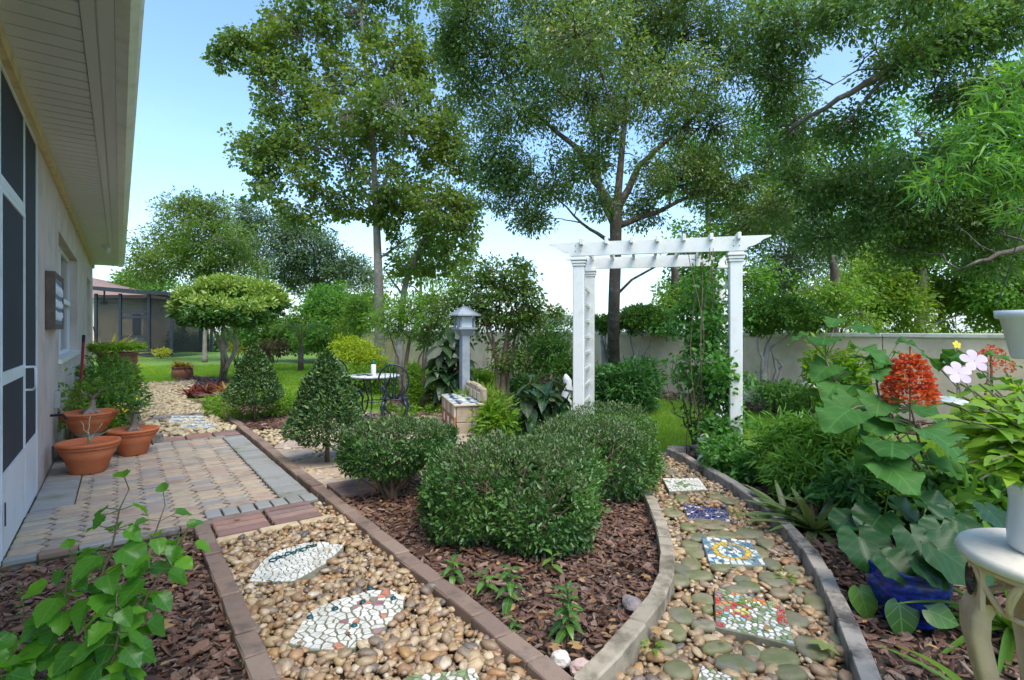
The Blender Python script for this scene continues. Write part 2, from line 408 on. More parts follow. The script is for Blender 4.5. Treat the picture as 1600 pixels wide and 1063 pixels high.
# ---- outlines of beds and paths (metres)
def uvp(*a): return [UV(u, v).xy for u, v in a]
L3 = [G(*p).xy for p in ((955, 722), (985, 738), (1003, 762), (1022, 800), (1037, 840), (1043, 880), (1040, 918), (1020, 957), (990, 997), (955, 1037), (915, 1080))]
L4 = [G(*p).xy for p in ((1046, 707), (1085, 727), (1120, 746), (1160, 771), (1200, 803), (1235, 836), (1262, 868), (1284, 903), (1302, 940), (1322, 985), (1345, 1040), (1362, 1085))]
POLY_LEFTBED = uvp((0.02, -1.93), (1.0, -1.93), (1.0, -5.3), (.02, -5.3))
POLY_LPATH = uvp((1.08, -2.24), (1.93, -2.24), (1.93, -5.0), (1.08, -5.3))
POLY_STRIP = uvp((1.83, -2.40), (1.93, -2.40), (1.93, -1.75), (1.83, -1.75))
POLY_FAR = uvp((.95, 2.16), (1.9, 2.16), (1.84, 4.6), (1.62, 6.2), (1.75, 7.6), (2.0, 9.0), (2.3, 10.9), (.9, 10.9), (.75, 7.0), (.78, 4.4))
POLY_CENTRE = [UV(2.02, -4.72).xy, UV(2.02, -1.75).xy, UV(2.5, -1.45).xy, UV(3.3, -1.3).xy, UV(4.3, -2.2).xy] + [Vector(p)-Vector((.03, 0)) for p in L3]
POLY_RPATH = [Vector(p)+Vector((.05, 0)) for p in L3] + [Vector((.9, 1.75))] + [Vector(p)-Vector((.05, 0)) for p in reversed(L4)] + [G(1046, 704).xy, G(985, 704).xy]
POLY_RIGHT = [Vector(p)+Vector((.06, 0)) for p in L4] + [Vector((1.9, 1.2)), Vector((3.2, 1.3)), Vector((5.4, 4.4)), Vector((4.6, 5.0)), Vector((4.0, 5.9)), Vector((3.0, 6.4)), Vector((2.1, 6.5))]
POLY_COURT = uvp((2.02, 2.0), (2.02, -1.30), (2.6, -1.3), (3.4, -1.1), (4.6, -.9), (5.2, .6), (4.6, 2.4), (3.6, 2.9), (2.9, 1.9))
POLY_CONEBED = uvp((2.04, 2.1), (2.85, 2.0), (3.3, 3.2), (3.1, 4.4), (2.3, 5.4), (1.78, 6.3), (1.75, 6.0), (1.95, 4.4))

patio_base = sheet('patio', uvp((-.02, -1.86), (1.95, -1.86), (1.95, 2.1), (-.02, 2.1)), -.030, M_JOINT)
tag(sheet('mulch_bed', POLY_LEFTBED, -.045, M_SOIL, .012, 4), kind='structure'); LEFTBED = bpy.context.scene.objects['mulch_bed']
CENTREBED = sheet('mulch_bed', POLY_CENTRE, -.040, M_SOIL, .012, 3)
RIGHTBED = sheet('mulch_bed', POLY_RIGHT, -.044, M_SOIL, .012, 3)
CONEBED = sheet('mulch_bed', POLY_CONEBED, -.046, M_SOIL, .012, 2)
LPATH = sheet('gravel_path', POLY_LPATH, -.050, M_PEB_SOIL)
FARPATH = sheet('gravel_path', POLY_FAR, -.051, M_PEB_SOIL)
RPATH = sheet('gravel_path', POLY_RPATH, -.055, M_PEB_SOIL)
COURT = sheet('flagstone_court', POLY_COURT, -.052, M_PEB_SOIL)

# ---- loose stones and bark
def pebble_mesh(seed, sub):
    rr = random.Random(seed); bm = bmesh.new(); bmesh.ops.create_icosphere(bm, subdivisions=sub, radius=.5)
    off = Vector((rr.uniform(0, 50), rr.uniform(0, 50), 0)); s = Vector((rr.uniform(.85, 1.15), rr.uniform(.6, .85), rr.uniform(.42, .62)))
    for v in bm.verts:
        k = 1+.40*noise.noise(v.co*1.6+off)+.17*noise.noise(v.co*3.4+off); v.co = Vector((v.co.x*s.x*k, v.co.y*s.y*k, v.co.z*s.z*k))
    for f in bm.faces: f.smooth = True
    me = bpy.data.meshes.new('pebble'); bm.to_mesh(me); bm.free(); return me
def chip_mesh(seed):
    rr = random.Random(seed); n = rr.choice((5, 6, 7)); a0 = rr.random()*6; poly = []
    for k in range(n):
        a = a0+2*math.pi*(k+rr.uniform(-.3, .3))/n; r = rr.uniform(.36, .55); poly.append((math.cos(a)*r, math.sin(a)*r*rr.uniform(.3, .62)))
    b = MB().prism(poly, -.07, .07, .05); q = rr.uniform(-.35, .35)
    b.v = [(x, y, z+q*(x*x)+rr.uniform(-.03, .03)) for x, y, z in b.v]; return b.mesh('bark_chip')
PEB_HI = [pebble_mesh(i, 2) for i in range(10)]; PEB_LO = [pebble_mesh(i+20, 1) for i in range(8)]
CHIPS = [chip_mesh(i) for i in range(12)]
def chip_low(seed):
    rr = random.Random(seed); n = rr.choice((4, 5)); a0 = rr.random()*6; b = MB(); top = []
    for k in range(n):
        a = a0+2*math.pi*(k+rr.uniform(-.3, .3))/n; r = rr.uniform(.36, .55); top.append((math.cos(a)*r, math.sin(a)*r*rr.uniform(.35, .65), .06+rr.uniform(-.06, .06)))
    b.add(top+[(x*1.06, y*1.06, -.08) for x, y, z in top], [tuple(range(n))]+[(i, i+n, (i+1) % n+n, (i+1) % n) for i in range(n)]); return b.mesh('bark_chip')
CHIPS_LO = [chip_low(i+50) for i in range(14)]
for me in PEB_HI+PEB_LO: me.materials.append(M_PEB)
for me in CHIPS: me.materials.append(M_BARK)
def mesh_arrays(me):
    v = np.empty(len(me.vertices)*3, np.float32); me.vertices.foreach_get('co', v)
    return v.reshape(-1, 3), [tuple(p.vertices) for p in me.polygons]
def scatter(parent, items, variants_hi, variants_lo, mat, name, n_obj=300):
    """items: (pos, euler, scale); the ones that show largest become pieces of their own, the rest one piece of stuff"""
    vis = [it for it in items if in_view(it[0])]
    vis.sort(key=lambda it: -(it[2][0]/max(it[0][1], .1))); own = vis[:n_obj]; ids = set(id(i) for i in own)
    for p, e, s in own: link(name, R.choice(variants_hi), mat, parent, p, e, s)
    lo = [mesh_arrays(m_) for m_ in variants_lo]; V = []; TR = []; k = 0
    fl = []; sizes = []
    for it in items:
        if id(it) in ids: continue
        p, e, s = it
        if not in_view(p, 90): continue
        v, fc = R.choice(lo); M_ = np.array((Matrix.Rotation(e[2], 3, 'Z') @ Matrix.Rotation(e[1], 3, 'Y') @ Matrix.Rotation(e[0], 3, 'X')))
        V.append((v*np.array(s)) @ M_.T + np.array(p)); 
        fl += [tuple(i+k for i in q) for q in fc]; k += len(v)
    if not V: return
    me = bpy.data.meshes.new('loose_'+name); me.from_pydata(np.concatenate(V).tolist(), [], fl)
    if variants_hi is PEB_HI: me.polygons.foreach_set('use_smooth', [True]*len(me.polygons))
    me.update(); tag(link('loose_'+name+'s', me, mat, parent), kind='stuff')
def pebbles(parent, poly, sp, size, z, mat, holes=(), n_obj=300, layers=((1, 0), (.55, .018))):
    items = []
    for lay in layers:
        dens, dz = lay[:2]; ks = lay[2] if len(lay) > 2 else 1
        for p in poisson(poly, sp/math.sqrt(dens)):
            if any(pip(p.x, p.y, h) for h in holes): continue
            s = size*ks*R.choice((.55, .75, .9, 1.0, 1.1, 1.3, 1.55))*R.uniform(.9, 1.1)
            items.append(((p.x, p.y, z+s*.22+dz+R.uniform(-.004, .006)), (R.uniform(-.35, .35), R.uniform(-.35, .35), R.uniform(0, 6.28)), (s, s, s*R.uniform(.85, 1.2))))
    scatter(parent, items, PEB_HI, PEB_LO, mat, 'pebble', n_obj)
def bark(parent, poly, sp, size, z, n_obj=300, layers=((1, .006), (.6, .02))):
    items = []
    for dens, dz in layers:
        for p in poisson(poly, sp/math.sqrt(dens), .5):
            s = size*R.choice((.3, .45, .6, .8, .95, 1.1, 1.3, 1.7)); k = .012*noise.noise(Vector((p.x, p.y, 0))*3)
            items.append(((p.x, p.y, z+dz+k+R.uniform(-.006, .010)), (R.gauss(0, .28), R.gauss(0, .28), R.uniform(0, 6.28)), (s, s*R.choice((.35, .6, .8, 1.0, 1.2)), s*R.uniform(.4, .8))))
    scatter(parent, items, CHIPS, CHIPS_LO, M_BARK, 'bark_chip', n_obj)
bark(LEFTBED, POLY_LEFTBED, .034, .062, -.04)
bark(CENTREBED, POLY_CENTRE, .034, .058, -.035)
bark(RIGHTBED, POLY_RIGHT, .046, .066, -.038)
bark(CONEBED, POLY_CONEBED, .05, .07, -.04, 120)

# ---- mosaic stepping stones
def plain(name, c, rough=.4, **k): return surf(name, [c], rough, 10, .25, .08, 60, .001, piece=False, **k)
TM = dict(white=surf('white_tile', [(.72, .70, .64), (.80, .78, .72), (.66, .65, .60), (.78, .75, .66)], .3, 10, .3, .06, 40, .001, dirt=(.40, .37, .30), dirt_sc=9, dirt_rng=(.46, .72)),
 navy=surf('navy_tile', [(.012, .014, .10), (.02, .025, .16), (.03, .035, .20)], .2, 10, .3, .05, 40, .001, dirt=(.24, .23, .18), dirt_sc=16, dirt_rng=(.47, .74)), blue=surf('blue_tile', [(.05, .16, .30), (.10, .28, .42), (.03, .10, .22), (.22, .40, .50)], .2, 10, .3, .05, 40, .001, dirt=(.24, .23, .18), dirt_sc=16, dirt_rng=(.47, .74)),
 sky=surf('pale_blue_tile', [(.45, .60, .66), (.62, .72, .74), (.30, .50, .60)], .25, 10, .3, .05, 40, .001, dirt=(.24, .23, .18), dirt_sc=16, dirt_rng=(.47, .74)), gold=surf('gold_tile', [(.60, .38, .04), (.70, .48, .08), (.5, .30, .03)], .25, 10, .3, .05, 40, .001, dirt=(.24, .23, .18), dirt_sc=16, dirt_rng=(.47, .74)),
 red=surf('red_tile', [(.50, .03, .03), (.62, .06, .04), (.42, .02, .04)], .2, 10, .3, .05, 40, .001, dirt=(.24, .23, .18), dirt_sc=16, dirt_rng=(.47, .74)), orange=surf('orange_tile', [(.65, .17, .04), (.70, .25, .06)], .2, 10, .3, .05, 40, .001, dirt=(.24, .23, .18), dirt_sc=16, dirt_rng=(.47, .74)),
 yellow=surf('yellow_tile', [(.72, .55, .08), (.75, .62, .18)], .25, 10, .3, .05, 40, .001, dirt=(.24, .23, .18), dirt_sc=16, dirt_rng=(.47, .74)), coral=surf('coral_tile', [(.62, .17, .10), (.68, .24, .15)], .3, 10, .3, .05, 40, .001, dirt=(.24, .23, .18), dirt_sc=16, dirt_rng=(.47, .74)),
 green=surf('green_tile', [(.10, .20, .07), (.22, .32, .14), (.30, .38, .24)], .25, 10, .3, .05, 40, .001, dirt=(.24, .23, .18), dirt_sc=16, dirt_rng=(.47, .74)), teal=surf('teal_bead', [(.01, .06, .09), (.015, .09, .10)], .12, 10, .3, 0, 40, .001),
 mauve=surf('mauve_tile', [(.32, .12, .16), (.40, .22, .24), (.26, .20, .18)], .25, 10, .3, .05, 40, .001, dirt=(.24, .23, .18), dirt_sc=16, dirt_rng=(.47, .74)), lilac=surf('lilac_tile', [(.55, .53, .66), (.62, .60, .72)], .25, 10, .3, .05, 40, .001, dirt=(.24, .23, .18), dirt_sc=16, dirt_rng=(.47, .74)))
M_GROUT = surf('grout', [(.15, .15, .10), (.24, .22, .16)], .9, 20, .3, .3, 80, .003, dirt=(.10, .12, .05), dirt_sc=12, dirt_rng=(.5, .7), piece=False)
def bil(q, s, t): return q[0]*(1-s)*(1-t)+q[1]*s*(1-t)+q[2]*s*t+q[3]*(1-s)*t
HOLES_L, HOLES_R = [], []
def mosaic(label, outline, n, gap, colour, quad=None, thick=.036, z=0.0, holes=None, seeds=None, extra=None):
    """outline: photo pixels of the top face"""
    top = ZG+thick+.02+z
    pts = [G(x, y, top) for x, y in outline]; c = sum(pts, Vector())/len(pts); c.z = 0
    poly = [(p-c).xy for p in pts]
    if holes is not None: holes.append([((p-c).xy*1.03+c.xy) for p in pts])
    t = thing('mosaic_stepping_stone', (c.x, c.y, 0), label, 'stepping stone', 'mosaic stepping stones')
    MB().prism(poly, ZG, top, .006).build('slab', M_GROUT, t)
    if seeds is None:
        A = abs(area2([Vector(p) for p in poly])); sp = math.sqrt(A/n); seeds = poisson(poly, sp*1.05, .4)
    xs = [p.x for p in poly]; ys = [p.y for p in poly]
    for s, cell in voronoi(seeds, poly, gap):
        a = (s.x-min(xs))/(max(xs)-min(xs)); b = (s.y-min(ys))/(max(ys)-min(ys))
        cc = sum(cell, Vector((0, 0)))/len(cell)
        cell = [p+(cc-p)*R.uniform(0, .16) for p in cell]
        MB().prism(cell, top-.002, top+R.uniform(.003, .006), .0015).build('tile', TM[colour(a, b, s)], t)
    if extra: extra(t, top)
    return t
def zz(pts, x0, y0, k): return [(x0+x/k, y0+y/k) for x, y in pts]
OA = zz([(300,540),(345,460),(430,385),(600,335),(700,330),(805,350),(800,395),(720,440),(650,510),(580,535),(400,545)], 300, 750, 3.395)
OB = zz([(505,870),(560,790),(620,700),(760,640),(950,585),(1060,585),(1130,625),(1120,700),(1010,800),(870,890),(760,905),(620,900)], 300, 750, 3.395)
def squiggles(t, top, cx0, off):
    # dark curls along the upper edge of the stone
    base = Vector((t.location.x, t.location.y, 0)); b = None
    for k in range(9):
        px = 300+(430+k*27)/3.395; py = 750+(432-k*9.5-(6 if k % 2 else 0))/3.395; g_ = G(px, py, top)-base
        pts = []; r0 = .013 if k % 3 else .018
        for j in range(9):
            a = j*.75+k; pts.append(g_+Vector((math.cos(a)*r0*(1+j*.06), math.sin(a)*r0*1.3, top+.008)))
        MB().tube([Vector((p.x, p.y, top+.008)) for p in pts], .0045, 5).build('letter_curl', TM['teal'], t)
mosaic('white mosaic stepping stone with a row of dark curls, next to the red paver step', OA, 190, .004, lambda a, b, s: 'white' if R.random() > .03 else 'sky', holes=HOLES_L, extra=lambda t, top: squiggles(t, top, 0, 0))
CORB = [G(300+x/3.395, 750+y/3.395, -.004) for x, y in ((960,650),(1010,660),(1000,620),(940,655),(885,735),(890,790),(1005,725),(1020,605),(1040,665),(920,650),(870,760),(765,880))]
cB = sum([G(x, y, -.004) for x, y in OB], Vector())/len(OB)
def colB(a, b, s):
    p = Vector((s.x, s.y))+cB.xy
    return 'coral' if min((p-q.xy).length for q in CORB) < .022 else ('white' if R.random() > .04 else 'mauve')
def beads(t, top):
    base = Vector((t.location.x, t.location.y, 0))
    for x, y in ((625, 735), (1068, 635), (945, 583), (860, 780), (760, 690), (905, 655)):
        g_ = G(300+x/3.395, 750+y/3.395, top)-base
        MB().lathe([(.001, .012), (.010, .011), (.016, .006), (.017, 0)][::-1], 12, (g_.x, g_.y, top+.004)).build('glass_bead', TM['teal'], t, True)
mosaic('white mosaic stepping stone with coral pieces and dark glass beads, nearest on the pebble path', OB, 120, .0065, colB, holes=HOLES_L, extra=beads)
mosaic('mossy mosaic slab at the bottom edge of the left pebble path', [(615, 1080), (640, 1056), (742, 1045), (752, 1066), (745, 1085)], 40, .006, lambda a, b, s: R.choice(('green', 'white', 'green')), holes=HOLES_L)
z7 = lambda q: zz(q, 1000, 690, 2.85)
mosaic('white square mosaic stepping stone farthest up the right path', z7([(100,165),(262,165),(300,215),(130,222)]), 120, .004, lambda a, b, s: 'white' if R.random() > (.5 if .3 < a < .7 and .4 < b < .8 else .08) else 'green', thick=.034, holes=HOLES_R)
mosaic('navy blue square mosaic stepping stone on the right path', z7([(188,275),(388,303),(403,357),(213,345)]), 130, .006, lambda a, b, s: 'navy' if R.random() > .12 else 'lilac', thick=.034, holes=HOLES_R)
QE = z7([(270,425),(490,443),(562,550),(308,548)])
gE = [G(x, y, -.005).xy for x, y in QE]; cE = sum(gE, Vector((0, 0)))/4
def st(p, q):                                        # position within the quadrilateral, by search
    best = None
    for i in range(25):
        for j in range(25):
            e = (bil(q, i/24, j/24)-p).length_squared
            if best is None or e < best[0]: best = (e, i/24, j/24)
    return best[1], best[2]
def colE(a, b, s):
    u, v = st(s+cE, gE); r = math.hypot(u-.5, v-.5)
    if .22 < r < .36: return 'gold'
    if r <= .22: return R.choice(('blue', 'sky', 'blue', 'white'))
    return R.choice(('blue', 'blue', 'sky', 'blue', 'white'))
def ring_seeds(g_, c):
    sd_ = []
    for rad, n in ((.05, 4), (.13, 8), (.205, 13), (.30, 22), (.40, 18), (.47, 26)):
        for k in range(n):
            a = 2*math.pi*(k+R.uniform(-.2, .2))/n; u, v = .5+math.cos(a)*rad*R.uniform(.95, 1.05), .5+math.sin(a)*rad
            sd_.append(bil(g_, u, v)-c)
    for u in (.05, .15, .85, .95):
        for v in (.05, .15, .85, .95): sd_.append(bil(g_, u, v)-c)
    return sd_
mosaic('blue mosaic stepping stone with a golden sun ring', QE, 110, .006, colE, thick=.034, holes=HOLES_R, seeds=ring_seeds(gE, cE))
QF = z7([(330,648),(642,735),(692,907),(335,822)]); gF = [G(x, y, -.003).xy for x, y in QF]; cF = sum(gF, Vector((0, 0)))/4
def colF(a, b, s):
    u, v = st(s+cF, gF)
    if math.hypot(u-.38, v-.48) < .10: return 'yellow'
    if math.hypot(u-.36, v-.46) < .24 and R.random() < .6: return R.choice(('red', 'red', 'orange'))
    if u < .12 or v < .12: return R.choice(('mauve', 'red', 'green', 'mauve', 'orange'))
    if u > .85 and v < .6: return R.choice(('red', 'mauve', 'red'))
    return R.choice(('white', 'green', 'white', 'sky', 'green', 'white'))
mosaic('mosaic stepping stone with red and yellow flowers on the right path', QF, 150, .007, colF, thick=.036, holes=HOLES_R)
mosaic('pale mosaic stepping stone cut off at the bottom of the right path', [(1096, 1040), (1154, 1062), (1150, 1085), (1082, 1085)], 40, .006, lambda a, b, s: R.choice(('white', 'lilac', 'white', 'green')), thick=.036, holes=HOLES_R)

# ---- flat mossy stones in the right path (photo pixels: x, y, half width, half height)
FL = [(1217,1026,33,16),(1207,985,32,16),(1150,1035,30,14),(1270,1010,26,22),(1100,975,20,8),(1175,1018,14,12),(1065,960,21,13),(1056,985,15,14),(1097,935,18,10),(1093,898,20,8),(1060,905,16,9),(1080,880,15,10),(1210,905,21,12),(1170,915,18,8),(1237,965,22,14),(1275,940,18,12),(1190,965,12,8),(1112,818,26,8),(1130,835,22,6),(1170,832,22,8),(1090,838,16,6),(1085,862,15,9),(1065,890,13,14),(1185,862,14,9),(1205,880,13,9),(1196,848,11,8),(1130,800,14,6),(1050,800,15,7),(1075,822,13,6),(1078,850,14,6),(1130,885,20,7),(1150,920,17,6),(1060,1045,22,15),(1040,1010,16,10),(1120,1010,24,9),(1235,1050,26,12),(1310,1000,12,10),(1255,925,15,9),(1140,782,14,5),(1120,775,14,4),(1065,778,11,5),(1030,725,14,6),(1050,737,10,4),(1025,735,13,4),(1240,890,14,8),(1160,905,13,6),(1218,925,14,7),(1104,950,10,6)]
FMESH = []
for i in range(6):
    rr = random.Random(i+90); bm = bmesh.new(); bmesh.ops.create_icosphere(bm, subdivisions=2, radius=1.0)
    for v in bm.verts:
        k = 1+.22*noise.noise(v.co*1.2+Vector((i*9, 0, 0))); z_ = max(-.7, min(.7, v.co.z*1.5)); v.co = Vector((v.co.x*k, v.co.y*k, z_+.08*noise.noise(v.co*2)))
    for f in bm.faces: f.smooth = True
    me = bpy.data.meshes.new('flat_stone'); bm.to_mesh(me); bm.free(); me.materials.append(M_FLAT); FMESH.append(me)
for x, y, hw, hh in FL:
    g_ = G(x, y, -.01); w = hw/F*g_.y; dpt = hh/F*g_.y*(g_.y/1.41)*.82
    if any(pip(g_.x, g_.y, h) for h in HOLES_R): continue
    link('flat_stone', R.choice(FMESH), M_FLAT, RPATH, (g_.x, g_.y, -.024), (R.uniform(-.06, .06), R.uniform(-.06, .06), R.uniform(-.25, .25)), (w*1.08, max(dpt, w*.45)*1.08, .030))
    HOLES_R.append([Vector((g_.x+math.cos(a)*w*.86, g_.y+math.sin(a)*max(dpt, w*.45)*.86)) for a in [k*math.pi/4 for k in range(8)]])
pebbles(LPATH, POLY_LPATH, .041, .052, -.034, M_PEB, HOLES_L, layers=((1, 0), (.6, .016), (1.1, .012, .42)))
pebbles(LPATH, POLY_STRIP, .045, .05, -.045, M_PEB, (), 20)
pebbles(RPATH, POLY_RPATH, .043, .050, -.056, M_PEB, HOLES_R, layers=((1, 0), (.6, .014), (1.0, .012, .42)))

# ---- edging bricks
def brick_variants(L, W, Hh, ch, n=4, rough=.004):
    out = []
    for i in range(n):
        b = MB().bbox((0, 0, -Hh/2), (L, W, Hh), ch); rr = random.Random(i)
        b.v = [(x+rr.uniform(-rough, rough), y+rr.uniform(-rough, rough), z+rr.uniform(-rough, rough)*.6) for x, y, z in b.v]; out.append(b.mesh('brick'))
    return out
def edging(name, label, line, L, W, Hh, top, mat, gap=.006, jit=.006, group='edging rows of the beds', smooth=True):
    pts = [Vector((p[0], p[1])) for p in line]
    if smooth:                                       # resample
        dn = []
        for i in range(len(pts)-1):
            for k in range(12): dn.append(pts[i]+(pts[i+1]-pts[i])*(k/12))
        dn.append(pts[-1])
        for _ in range(14): dn = [dn[0]]+[(dn[i-1]+dn[i]*2+dn[i+1])/4 for i in range(1, len(dn)-1)]+[dn[-1]]
        pts = dn
    t = thing(name, (pts[0].x, pts[0].y, 0), label, 'edging', group)
    vs_ = brick_variants(L, W, Hh, .008)
    for v in vs_: v.materials.append(mat)
    s = 0.0; acc = []; 
    for i in range(len(pts)-1): acc.append((s, pts[i], pts[i+1])); s += (pts[i+1]-pts[i]).length
    def at(d_):
        for a, p, q in reversed(acc):
            if d_ >= a: return p+(q-p).normalized()*(d_-a)
        return acc[0][1]
    d_ = 0.0
    while d_+L*.5 < s:
        l_ = L*R.choice((1, 1, 1, .93, 1.05)); a, b = at(d_), at(min(d_+l_, s)); c = (a+b)/2; ang = math.atan2(b.y-a.y, b.x-a.x)
        link('brick', R.choice(vs_), mat, t, (c.x-pts[0].x, c.y-pts[0].y, top+R.uniform(-jit, jit)), (R.uniform(-.02, .02), R.uniform(-.02, .02), ang+R.uniform(-.025, .025)), (l_/L, R.uniform(.97, 1.03), 1))
        d_ += l_+gap
    return t
edging('brick_edging', 'row of brown edging bricks between the left bark bed and the pebble path', uvp((1.04, -1.88), (1.04, -5.2)), .205, .10, .10, .018, M_EDGE, smooth=False)
edging('brick_edging', 'long straight row of brown bricks along patio, pebble path and shrub bed', uvp((1.975, 4.3), (1.975, -4.85)), .215, .105, .11, .03, M_EDGE, smooth=False)
edging('block_edging', 'curved row of mossy blocks on the shrub bed side of the right path', L3, .27, .085, .15, .055, M_BLOCK)
edging('block_edging', 'curved row of stained grey blocks on the right side of the mosaic path', L4, .28, .085, .15, .055, M_BLOCKG)
edging('brick_edging', 'low wavy brown edging on the far path beside the cone shrub bed', uvp((1.96, 4.4), (1.86, 5.0), (1.72, 5.6), (1.66, 6.3)), .2, .07, .09, .01, M_EDGE)
edging('brick_edging', 'row of brown bricks on the house side of the far pebble path', uvp((.83, 2.2), (.80, 4.6), (.76, 6.6)), .2, .09, .09, .02, M_EDGE, smooth=False)

# ---- patio pavers
def paver(poly, mat, lst, ch=.005):
    lst.append((poly, mat))
PV = []
W_, e_, hh_, gp = .225, .042, .118, .018
def rect(u0, u1, v0, v1, g_=.0065): return [Vector(p) for p in ((u0+g_, v0+g_), (u1-g_, v0+g_), (u1-g_, v1-g_), (u0+g_, v1-g_))]
col = 0; u = -.1
while u < 1.75:
    v = -1.95+(hh_/2 if col % 2 else 0)
    while v < 1.75:
        hx = [Vector((u+a, v+b)) for a, b in ((-W_/2+gp/2, 0), (-W_/2+e_+gp/3, -hh_/2+gp/2), (W_/2-e_-gp/3, -hh_/2+gp/2), (W_/2-gp/2, 0), (W_/2-e_-gp/3, hh_/2-gp/2), (-W_/2+e_+gp/3, hh_/2-gp/2))]
        lo_u = .285 if (v > -.72 and u > .18) else 0.006
        lo_v = -1.50 if u > 1.06 else -1.76
        if not (v > -.72 and u <= .18):
            for mm, nn in (((lo_u, 0), (-1, 0)), ((1.648, 0), (1, 0)), ((0, 1.60), (0, 1)), ((0, lo_v), (0, -1))):
                hx = clip_half(hx, Vector(mm), Vector(nn))
                if len(hx) < 3: break
            if len(hx) >= 3 and abs(area2(hx)) > .0016: PV.append((hx, M_PAVER))
        v += hh_
    u += W_-e_; col += 1
v = -.72
while v < 1.58: PV.append((rect(.005, .283, v, v+.145), M_PGREY)); v += .145        # grey border by the wall
v = -1.5
while v < 1.6: PV.append((rect(1.652, 1.905, v, v+.108, .008), M_PGREY)); v += .108       # grey border by the edging
u = 1.09
while u < 1.86: PV.append((rect(u, u+.118, -1.70, -1.505), M_PGREY)); u += .118     # grey front row
u = .3
while u < 1.6: PV.append((rect(u, u+.20, 1.602, 1.70), M_PGREY)); u += .20
for i in range(3):                                                                    # brick row at the far edge
    for j in range(2): PV.append((rect(.95+.315*i, .95+.315*(i+1), 1.71+.185*j, 1.71+.185*(j+1), .010), M_RED))
for i in range(2):
    for j in range(4): PV.append((rect(1.10+.365*i, 1.10+.365*(i+1), -2.15+.108*j, -2.15+.108*(j+1), .013), M_RED))
for i in range(3): PV.append((rect(1.09+.27*i, 1.09+.27*(i+1), -2.245, -2.155), M_BUFF))
PV.sort(key=lambda q: q[0][0].y)
rest = {}
for i, (poly, mat) in enumerate(PV):
    z1 = R.uniform(-.005, .004); wp = [UV(p.x, p.y).xy for p in poly]
    if area2(wp) < 0: wp.reverse()
    if i < 330: MB().prism(wp, -.05, z1, .007).build('paver', mat, patio_base)
    else: rest.setdefault(mat.name, (mat, MB()))[1].prism(wp, -.05, z1, .007)
for mat, b in rest.values(): tag(b.build('far_pavers', mat, patio_base), kind='stuff')
sheet('gravel_strip', uvp((1.08, -2.27), (1.94, -2.27), (1.94, -1.86), (1.08, -1.86)), -.04, M_JOINT)
tk = thing('patio_kerb', UV(0, -1.8), 'row of upright bricks holding the patio above the left bark bed', 'edging')
u = .0
for i, w in enumerate((.16, .2, .30, .26, .22)):
    MB().bbox((0, 0, 0), (w-.006, .075, .095), .005).build('brick', (M_PGREY, M_EDGE, M_PGREY, M_BLOCKG, M_EDGE)[i], tk, loc=UV(u+w/2, -1.80, -.047)-UV(0, -1.8), rot=(0, 0, ROT))
    u += w
# curb stub beside the pots
tk = thing('kerb_block', UV(.72, 1.78), 'two dark grey kerb blocks behind the terracotta pots', 'edging')
for du, l in ((0, .26), (.23, .15)): MB().bbox((0, 0, 0), (l-.03, .12, .13), .008).build('block', M_BLOCKG, tk, loc=UV(.72+du, 1.78, .03)-UV(.72, 1.78), rot=(0, 0, ROT+.1))

# ---- far path: steps of bricks and mosaic
t = thing('brick_step', UV(1.3, 3.9), 'step of dark grey bricks laid flat on the far pebble path', 'stepping stone')
for i in range(5):
    for j in range(3):
        MB().bbox((0, 0, 0), (.135, .20, .05), .006).build('brick', M_BLOCKG, t, loc=UV(1.0+i*.142+.04*j, 3.75+j*.208, -.03)-UV(1.3, 3.9), rot=(0, 0, ROT))
mosaic('white mosaic step with dark wavy bands on the far pebble path', [(262, 661), (268, 650), (318, 650), (333, 661)], 70, .008, lambda a, b, s: 'blue' if abs((b*2.0) % 1-.5) < .13 else 'white', thick=.05)
mosaic('teal and white mosaic step where the far path meets the patio', [(280, 671), (283, 663), (330, 662), (341, 669)], 60, .008, lambda a, b, s: R.choice(('sky', 'blue', 'white')) if b < .7 else 'white', thick=.05)
pebbles(FARPATH, POLY_FAR, .07, .082, -.05, M_PEBY, [uvp((.92, 3.6), (1.78, 3.6), (1.78, 4.3), (.95, 4.3))], 200, ((1, 0), (.5, .02)))

# ---- flagstone court
cp = [Vector(p) for p in POLY_COURT]; sd_ = poisson(cp, .52, .3)
for s, cell in voronoi(sd_, POLY_COURT, .05):
    cc = sum(cell, Vector((0, 0)))/len(cell); cell = [p+(cc-p)*R.uniform(0, .10) for p in cell]
    MB().prism(cell, -.05, -.012+R.uniform(-.006, .006), .008).build('flagstone', M_FLAG, COURT)
pebbles(COURT, POLY_COURT, .075, .07, -.056, M_PEBY, (), 120, ((1, 0),))
t = thing('brick_pad', UV(2.45, -1.45), 'pad of pinkish bricks between two shrubs beside the long brick row', 'paving')
for i in range(2):
    for j in range(4): MB().bbox((0, 0, 0), (.30, .095, .06), .006).build('brick', M_RED, t, loc=UV(2.22+.31*i, -1.75+.102*j, -.01)-UV(2.45, -1.45), rot=(0, 0, ROT))
